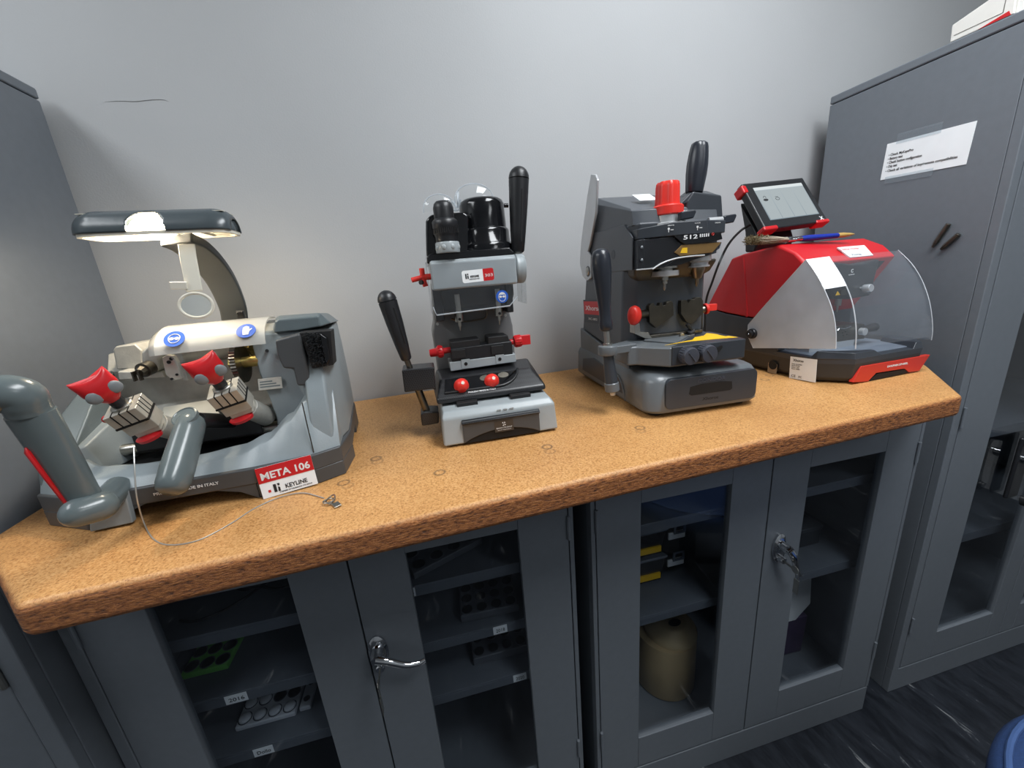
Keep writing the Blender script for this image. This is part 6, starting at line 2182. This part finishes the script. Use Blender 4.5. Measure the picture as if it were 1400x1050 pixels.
    b.build('menu_icon', M_ink, sc)
    lettering('screen_mark', [('X', w_ * 0.885, h_ * 0.045, 0.014, 0.0125, 0.0005)], Ms @ Matrix.Translation((0, 0, 0.0006)), M_inkw, tb)
    b = MB()
    b.prism([(0.3148, 0.4396), (0.2558, 0.3600), (0.2442, 0.3335), (0.2548, 0.3072), (0.2853, 0.3095), (0.2903, 0.3605)], 'x', -0.140, -0.02)
    b.build('screen_stand', M_black, t, 0.005, 3)
    # supply cable of the screen
    b = MB()
    P = smooth_pts([(-0.1450, 0.2685, 0.3783), (-0.1650, 0.2800, 0.3644), (-0.1800, 0.3009, 0.3342), (-0.1900, 0.3174, 0.2902), (-0.1950, 0.3347, 0.2375), (-0.1950, 0.3557, 0.1771), (-0.1900, 0.3614, 0.0535), Vector((-0.185, 0.40, 0.0045))], 5)
    b.tube(P, 0.0030, 8)
    b.build('screen_cable', M_blackm, t)
    return t
mach4 = machine4()

def brush():
    loc, rz = (1.0500, 0.6120, 1.0960), 0.0000
    t = thing('paint_brush', 'paint brush with blue handle and dusty bristles lying on top of the red machine', 'brush', loc, rz)
    A, B = Vector((-0.2232, 0.2000, 0.3204)), Vector((0.0415, 0.1400, 0.3313))
    z0 = 0.328
    A.z, B.z = 0.3290, 0.3305
    d = (B - A).normalized()
    ln = (B - A).length
    side = d.cross(Vector((0, 0, 1))).normalized()
    def P(u):
        return A + d * (ln * u)
    b = MB()
    us = [(0.50, 0.0085), (0.54, 0.0095), (0.60, 0.0098), (0.70, 0.0088), (0.84, 0.0078)]
    b.tube([P(u) for u, r in us], [r for u, r in us], 14, (0.75, 1.0), (0, 0, 1))
    b.build('handle', paint('blue_lacquer', rgb(28, 50, 150), 0.25), t)
    b = MB()
    us = [(0.84, 0.0076), (0.90, 0.0072), (0.96, 0.0045), (1.0, 0.0012)]
    b.tube([P(u) for u, r in us], [r for u, r in us], 14, (0.8, 1.0), (0, 0, 1))
    b.build('handle_tip', paint('bare_wood', rgb(186, 152, 84), 0.5, var=0.1), t)
    b = MB()
    us = [(0.36, 0.0125), (0.372, 0.0115), (0.42, 0.0108), (0.425, 0.0114), (0.44, 0.0114), (0.445, 0.0102), (0.50, 0.0090)]
    b.tube([P(u) for u, r in us], [r for u, r in us], 16, (0.62, 1.0), (0, 0, 1))
    b.build('ferrule', M_chrome, t)
    random.seed(11)
    b = MB()
    for i in range(330):
        a, r = random.uniform(0, 2 * PI), math.sqrt(random.random())
        o = side * (0.0115 * r * math.cos(a)) + Vector((0, 0, 0.0055 * r * math.sin(a)))
        sp = side * (0.012 * r * math.cos(a) + random.uniform(-.005, .005)) + Vector((0, 0, random.uniform(-0.001, 0.009)))
        u1 = random.uniform(0.08, 0.20)
        b.tube([P(0.365) + o, P(0.28) + o + sp * 0.4, P(u1) + o + sp], [0.0006, 0.0006, 0.0004], 4)
    b.build('bristles', paint('bristle_grey', rgb(178, 166, 148), 0.7, var=0.25, scale=200), t)
    b = MB()
    for i in range(420):
        u = random.uniform(0.0, 0.17)
        c = P(u) + side * random.uniform(-0.013, 0.013) + Vector((0, 0, random.uniform(-0.003, 0.013)))
        v = Vector((random.uniform(-1, 1), random.uniform(-1, 1), random.uniform(-0.4, 1))).normalized() * random.uniform(0.006, 0.012)
        b.tube([c, c + v * 0.5 + Vector((0, 0, random.uniform(-.002, .002))), c + v], [0.0006, 0.0007, 0.0003], 4)
    b.build('dust_clump', paint('dust_brown', rgb(120, 106, 78), 0.9, var=0.35, scale=300), t)
brush()

# ---------------------------------------------------------------- things inside the cabinets
M_traygreen = paint('green_tray', rgb(104, 172, 84), 0.45, var=0.04)
M_traygrey = paint('grey_tray', rgb(188, 194, 202), 0.42, var=0.04)
M_traydark = paint('charcoal_tray', rgb(84, 88, 95), 0.4, var=0.04)
M_rimshade = paint('shaded_well_rim', rgb(70, 74, 80), 0.5)  # dark rim colour paints a shadow ring round each well
def key_tray(name, label, frame, pos, rot, w, d, h, nx, ny, mat, filled=0, group=None, lid=False, r=0.012):
    """flat tray with a grid of round wells; origin at its front left bottom corner"""
    loc, rz = frame
    c, s = math.cos(rz), math.sin(rz)
    t = thing(name, label, 'tray', (loc[0] + c * pos[0] - s * pos[1], loc[1] + s * pos[0] + c * pos[1], pos[2] + 0.0006), rz + rot, group)
    b = MB()
    b.bx(0, w, 0, d, 0, h)
    body = b.build('tray_body', mat, t, 0.003, 2)
    n = 0
    for j in range(ny):
        for i in range(nx):
            x = w * (i + 0.5) / nx
            y = d * (j + 0.5) / ny
            b = MB()
            b.lathe([(r * 1.16, h - 0.001), (r * 1.16, h + 0.0012), (r * 1.02, h + 0.0012), (r * 1.0, h + 0.0002)], (x, y, 0), (0, 0, 1), 24)
            b.build('shaded_well_rim', M_rimshade, body)
            b = MB()
            if n < filled:
                b.lathe([(r, h), (r * 0.96, h + 0.004), (r * 0.7, h + 0.006), (0.001, h + 0.0065)], (x, y, 0), (0, 0, 1), 24)
                b.build('well_cap', mat, body)
            else:
                b.lathe([(r, h + 0.0002), (r, h + 0.0005)], (x, y, 0), (0, 0, 1), 24)
                b.build('well', M_hole, body)
            n += 1
    return t
FA, FB = ((-0.1738, 0.6657, 0.0000), -0.0510), ((0.7535, 0.6184, 0.0000), -0.0510)
# left-hand door of the left cabinet
key_tray('key_tray', 'green plastic tray with round holes on the middle shelf of the left cabinet', FA, (-0.388, 0.100, 0.643), 0.0, 0.088, 0.200, 0.014, 3, 6, M_traygreen)
key_tray('key_tray', 'light grey tray with round wells on the lowest shelf behind the leftmost glass door', FA, (-0.318, 0.084, 0.488), 0.0, 0.122, 0.200, 0.012, 4, 6, M_traygrey, 6)
k = MB()
tb = key_tray('key_tray', 'narrow grey tray beside the light grey tray with round wells, on the same low shelf', FA, (-0.190, 0.090, 0.488), 0.0, 0.024, 0.190, 0.012, 1, 5, M_traygrey, 0, None, False, 0.006)
def coil():
    loc, rz = FA
    t = thing('black_cord', 'black cord lying in a loop on the top shelf behind the leftmost glass door', 'cord', loc, rz)
    P = []
    for i in range(60):
        a = 0.4 + i * 0.16
        r = 0.075 + 0.010 * math.sin(i * 0.7)
        P.append(Vector((-0.185 + r * math.cos(a), 0.17 + r * 0.75 * math.sin(a), 0.8002 + 0.0055 * (1 + math.sin(i * 0.31)) * 0.5 + 0.004 * i / 60)))
    P = [Vector((-0.34, 0.085, 0.8005)), Vector((-0.315, 0.075, 0.8005)), Vector((-0.28, 0.08, 0.8005)), Vector((-0.23, 0.11, 0.803))] + P[4:]
    b = MB()
    b.tube(smooth_pts(P, 2), 0.0032, 7)
    b.build('cord', paint('cord_black', rgb(28, 29, 32), 0.35), t)
coil()
# right-hand door of the left cabinet
key_tray('key_tray', 'charcoal tray standing askew on the top shelf behind the second glass door from the left', FA, (0.108, 0.055, 0.796), 0.42, 0.17, 0.17, 0.016, 4, 4, M_traydark, 0, None, False, 0.014)
key_tray('key_tray', 'charcoal tray on the middle shelf behind the second glass door, above two shelf labels', FA, (0.190, 0.068, 0.643), -0.05, 0.135, 0.190, 0.020, 4, 6, M_traydark, 0, None, False, 0.012)
key_tray('key_tray', 'charcoal tray on the lowest shelf behind the second glass door from the left', FA, (0.205, 0.085, 0.488), 0.0, 0.140, 0.180, 0.022, 4, 5, M_traydark, 0, None, False, 0.012)
# left-hand door of the right cabinet: two clear-lidded boxes and a third above, canister below
M_boxblk = paint('dark_clear_box', rgb(34, 36, 41), 0.18, var=0.05)
M_lidc = paint('smoky_lid', rgb(96, 104, 116), 0.22, var=0.03)
M_clip = paint('white_clip', rgb(206, 210, 214), 0.4)
def storage_box(z, label, h=0.076):
    loc, rz = FB
    c, s = math.cos(rz), math.sin(rz)
    x0, y0 = -0.390, 0.124
    t = thing('storage_box', label, 'box', (loc[0] + c * x0 - s * y0, loc[1] + s * x0 + c * y0, z), rz, 'clear-lidded storage boxes in the right cabinet')
    w, d = 0.215, 0.24
    b = MB()
    b.loft([[(0.012, 0.010, 0.0), (w - 0.012, 0.010, 0.0), (w - 0.012, d, 0.0), (0.012, d, 0.0)], [(0.004, 0.003, h), (w - 0.004, 0.003, h), (w - 0.004, d, h), (0.004, d, h)]])
    b.build('box_body', M_boxblk, t, 0.004)
    b = MB()
    b.bx(0, w, 0.0, d, h, h + 0.008)
    b.build('lid', M_lidc, t, 0.003)
    # yellow name strip and side latch
    b = MB()
    b.prism([(0.09, 0.014), (0.196, 0.014), (0.196, 0.031), (0.09, 0.031)], 'y', 0.0025, 0.0075)
    b.build('yellow_strip', M_yel, t)
    lx = w + 0.002
    b = MB()
    b.bx(lx, lx + 0.050, 0.002, 0.008, h - 0.034, h - 0.012)
    lt = b.build('latch_plate', M_clip, t, 0.002)
    b = MB()
    x0_, x1_ = lx + 0.014, lx + 0.050
    b.bx(x0_, x0_ + 0.007, 0.0, 0.004, h - 0.016, h + 0.012)
    b.bx(x1_ - 0.007, x1_, 0.0, 0.004, h - 0.016, h + 0.012)
    b.bx(x0_, x1_, 0.0, 0.004, h + 0.005, h + 0.012)
    b.bx(x0_, x1_, 0.0, 0.004, h - 0.018, h - 0.012)
    b.build('latch', M_lidc, t, 0.001)
    return t
z = 0.5536
storage_box(z, 'dark storage box with clear lid, lowest of the stack in the right cabinet')
storage_box(z + 0.0862, 'dark storage box with clear lid, second of the stack from the shelf upwards')
storage_box(z + 0.1724, 'dark storage box just under the top shelf, topmost of the stack in the right cabinet', 0.048)
def canister():
    loc, rz = FB
    c, s = math.cos(rz), math.sin(rz)
    x0, y0 = -0.122, 0.203
    t = thing('canister', 'tan cylindrical canister with a hole in its lid on the floor of the right cabinet', 'canister', (loc[0] + c * x0 - s * y0, loc[1] + s * x0 + c * y0, 0.103), rz)
    M_tan = paint('tan_plastic', rgb(196, 172, 130), 0.45, var=0.04)
    b = MB()
    b.lathe([(0.088, 0.0), (0.092, 0.004), (0.092, 0.186), (0.090, 0.190), (0.001, 0.191)], (0, 0, 0), (0, 0, 1), 48)
    b.build('canister_body', M_tan, t, 0, ang=40)
    b = MB()
    b.lathe([(0.078, 0.189), (0.078, 0.199), (0.074, 0.204), (0.050, 0.232), (0.045, 0.234), (0.001, 0.2345)], (0.012, -0.008, 0), (0, 0, 1), 48)
    ld = b.build('canister_lid', paint('tan_lid', rgb(208, 186, 144), 0.45, var=0.04), t, 0, ang=40)
    b = MB()
    b.lathe([(0.020, 0.0), (0.020, 0.0012)], (0.012, -0.030, 0.2348), (0, -0.02, 1), 24, 1.0, 0.6)
    b.build('lid_hole', M_hole, ld)
canister()
# right-hand door of the right cabinet
def bag():
    loc, rz = FB
    c, s = math.cos(rz), math.sin(rz)
    x0, y0 = 0.285, 0.20
    t = thing('paper_bag', 'white and purple bag standing on the floor of the right glass door cabinet', 'bag', (loc[0] + c * x0 - s * y0, loc[1] + s * x0 + c * y0, 0.103), rz)
    b = MB()
    b.loft([[(-0.10, -0.05, 0), (0.07, -0.06, 0), (0.08, 0.06, 0), (-0.10, 0.06, 0)], [(-0.10, -0.055, 0.16), (0.075, -0.06, 0.15), (0.08, 0.06, 0.15), (-0.10, 0.06, 0.16)]])
    b.build('bag_body', paint('purple_print', rgb(78, 62, 96), 0.5, var=0.2, scale=25), t, 0.006)
    b = MB()
    b.loft([[(-0.10, -0.060, 0.15), (0.02, -0.064, 0.15), (0.075, -0.062, 0.20), (0.08, 0.055, 0.20), (-0.10, 0.055, 0.16)], [(-0.10, -0.04, 0.33), (0.06, -0.045, 0.34), (0.085, -0.04, 0.345), (0.08, 0.03, 0.34), (-0.1, 0.03, 0.33)]])
    b.build('bag_top', M_white, t, 0.004)
bag()
def carton():
    loc, rz = FB
    c, s = math.cos(rz), math.sin(rz)
    x0, y0 = 0.17, 0.12
    t = thing('dark_carton', 'dark flat box on the middle shelf of the right cabinet, behind its rightmost glass', 'box', (loc[0] + c * x0 - s * y0, loc[1] + s * x0 + c * y0, 0.5536), rz)
    b = MB()
    b.bx(0, 0.16, 0, 0.24, 0, 0.05)
    b.build('box_body', paint('dark_card', rgb(46, 50, 56), 0.5), t, 0.002)
    b = MB()
    b.bx(-0.002, 0.162, -0.002, 0.242, 0.05, 0.062)
    b.build('box_lid', paint('dark_card_lid', rgb(62, 66, 72), 0.5), t, 0.002)
carton()
# ---- in the right tall cabinet
def rt_at(x, y, z):
    c, s = math.cos(rt_rz), math.sin(rt_rz)
    return (rt_loc[0] + c * x - s * y, rt_loc[1] + s * x + c * y, z)
M_binb = paint('dark_bin', rgb(44, 48, 54), 0.35)
M_bing = paint('grey_bin_label', rgb(150, 156, 164), 0.5)
for lab, x, y, z, w, h in (('dark bin with a grey label on the upper shelf inside the right tall cabinet', 0.16, 0.075, 1.2206, 0.10, 0.055),
                           ('dark bin on the middle shelf inside the right tall cabinet, beside its pull handle', 0.165, 0.075, 0.8606, 0.12, 0.07),
                           ('dark bin on the low shelf behind the glass of the right tall cabinet', 0.17, 0.075, 0.5006, 0.15, 0.08)):
    t = thing('parts_bin', lab, 'bin', rt_at(x, y, z), rt_rz, 'parts bins in the right tall cabinet')
    b = MB()
    b.loft([[(0.006, 0.006, 0), (w - 0.006, 0.006, 0), (w - 0.006, 0.2, 0), (0.006, 0.2, 0)], [(0, 0, h), (w, 0, h), (w, 0.2, h), (0, 0.2, h)]])
    b.build('bin_body', M_binb, t, 0.003)
    b = MB()
    b.prism([(0.02, h * 0.25), (w * 0.6, h * 0.25), (w * 0.6, h * 0.85), (0.02, h * 0.85)], 'y', -0.0012, 0.004)
    b.build('bin_label', M_bing, t)
t = thing('yellow_tag', 'small yellow tag standing on the lower shelf inside the right tall cabinet', 'tag', rt_at(0.172, 0.072, 0.5806), rt_rz)
b = MB()
b.bx(0, 0.030, 0, 0.004, 0, 0.034)
b.build('tag_card', paint('amber_card', rgb(196, 152, 62), 0.5), t)

# keys in the two lower cabinet locks
P = Vector((0.0252, -0.0200, 0.6688))
def w_of(fr, p):
    loc, rz = fr
    c, s = math.cos(rz), math.sin(rz)
    return (loc[0] + c * p[0] - s * p[1], loc[1] + s * p[0] + c * p[1], p[2])
hA, hB = Vector((0.0254, -0.0010, 0.6987)), Vector((0.0412, -0.0010, 0.7040))
cabinet_key(w_of(FA, hA + Vector((0, -0.019, -0.026))), FA[1], 'small keys on a ring hanging from the lock of the left cabinet')
cabinet_key(w_of(FB, hB + Vector((0, -0.019, -0.026))), FB[1], 'small keys on a ring hanging from the lock of the right cabinet')

# ---------------------------------------------------------------- blue seat at the lower right corner of the picture
def stool():
    t = thing('stool', 'blue fabric seat with a piped edge on the dark floor in front of the cabinets', 'stool', (1.02, -0.04, 0.0))
    M_den = paint('blue_fabric', rgb(40, 66, 112), 0.85, var=0.12, scale=240, bump=0.3, bscale=700)
    b = MB()
    b.lathe([(0.300, 0.435), (0.318, 0.445), (0.326, 0.465), (0.326, 0.490), (0.318, 0.508), (0.290, 0.522), (0.2, 0.532), (0.001, 0.535)], (0, 0, 0), (0, 0, 1), 64)
    st = b.build('seat', M_den, t, 0, ang=60)
    b = MB()
    b.tube([(0.308 * math.cos(2 * PI * i / 64), 0.308 * math.sin(2 * PI * i / 64), 0.5165) for i in range(65)], 0.005, 8)
    b.build('piping', paint('blue_piping', rgb(62, 90, 140), 0.8), st)
    b = MB()
    b.lathe([(0.035, 0.05), (0.035, 0.25), (0.025, 0.26), (0.025, 0.40), (0.12, 0.42), (0.12, 0.436)], (0, 0, 0), (0, 0, 1), 24)
    b.build('column', M_black, t, 0, ang=30)
    for k in range(5):
        a = 2 * PI * k / 5 + 0.3
        b = MB()
        b.tube([(0.03 * math.cos(a), 0.03 * math.sin(a), 0.075), (0.15 * math.cos(a), 0.15 * math.sin(a), 0.068), (0.27 * math.cos(a), 0.27 * math.sin(a), 0.056)], [0.022, 0.018, 0.014], 10)
        lg = b.build('leg', M_black, t)
        b = MB()
        b.cyl((0.27 * math.cos(a) - 0.012 * math.sin(a), 0.27 * math.sin(a) + 0.012 * math.cos(a), 0.025), (0.27 * math.cos(a) + 0.012 * math.sin(a), 0.27 * math.sin(a) - 0.012 * math.cos(a), 0.025), 0.025, seg=18)
        b.build('caster', M_blackm, lg)
stool()
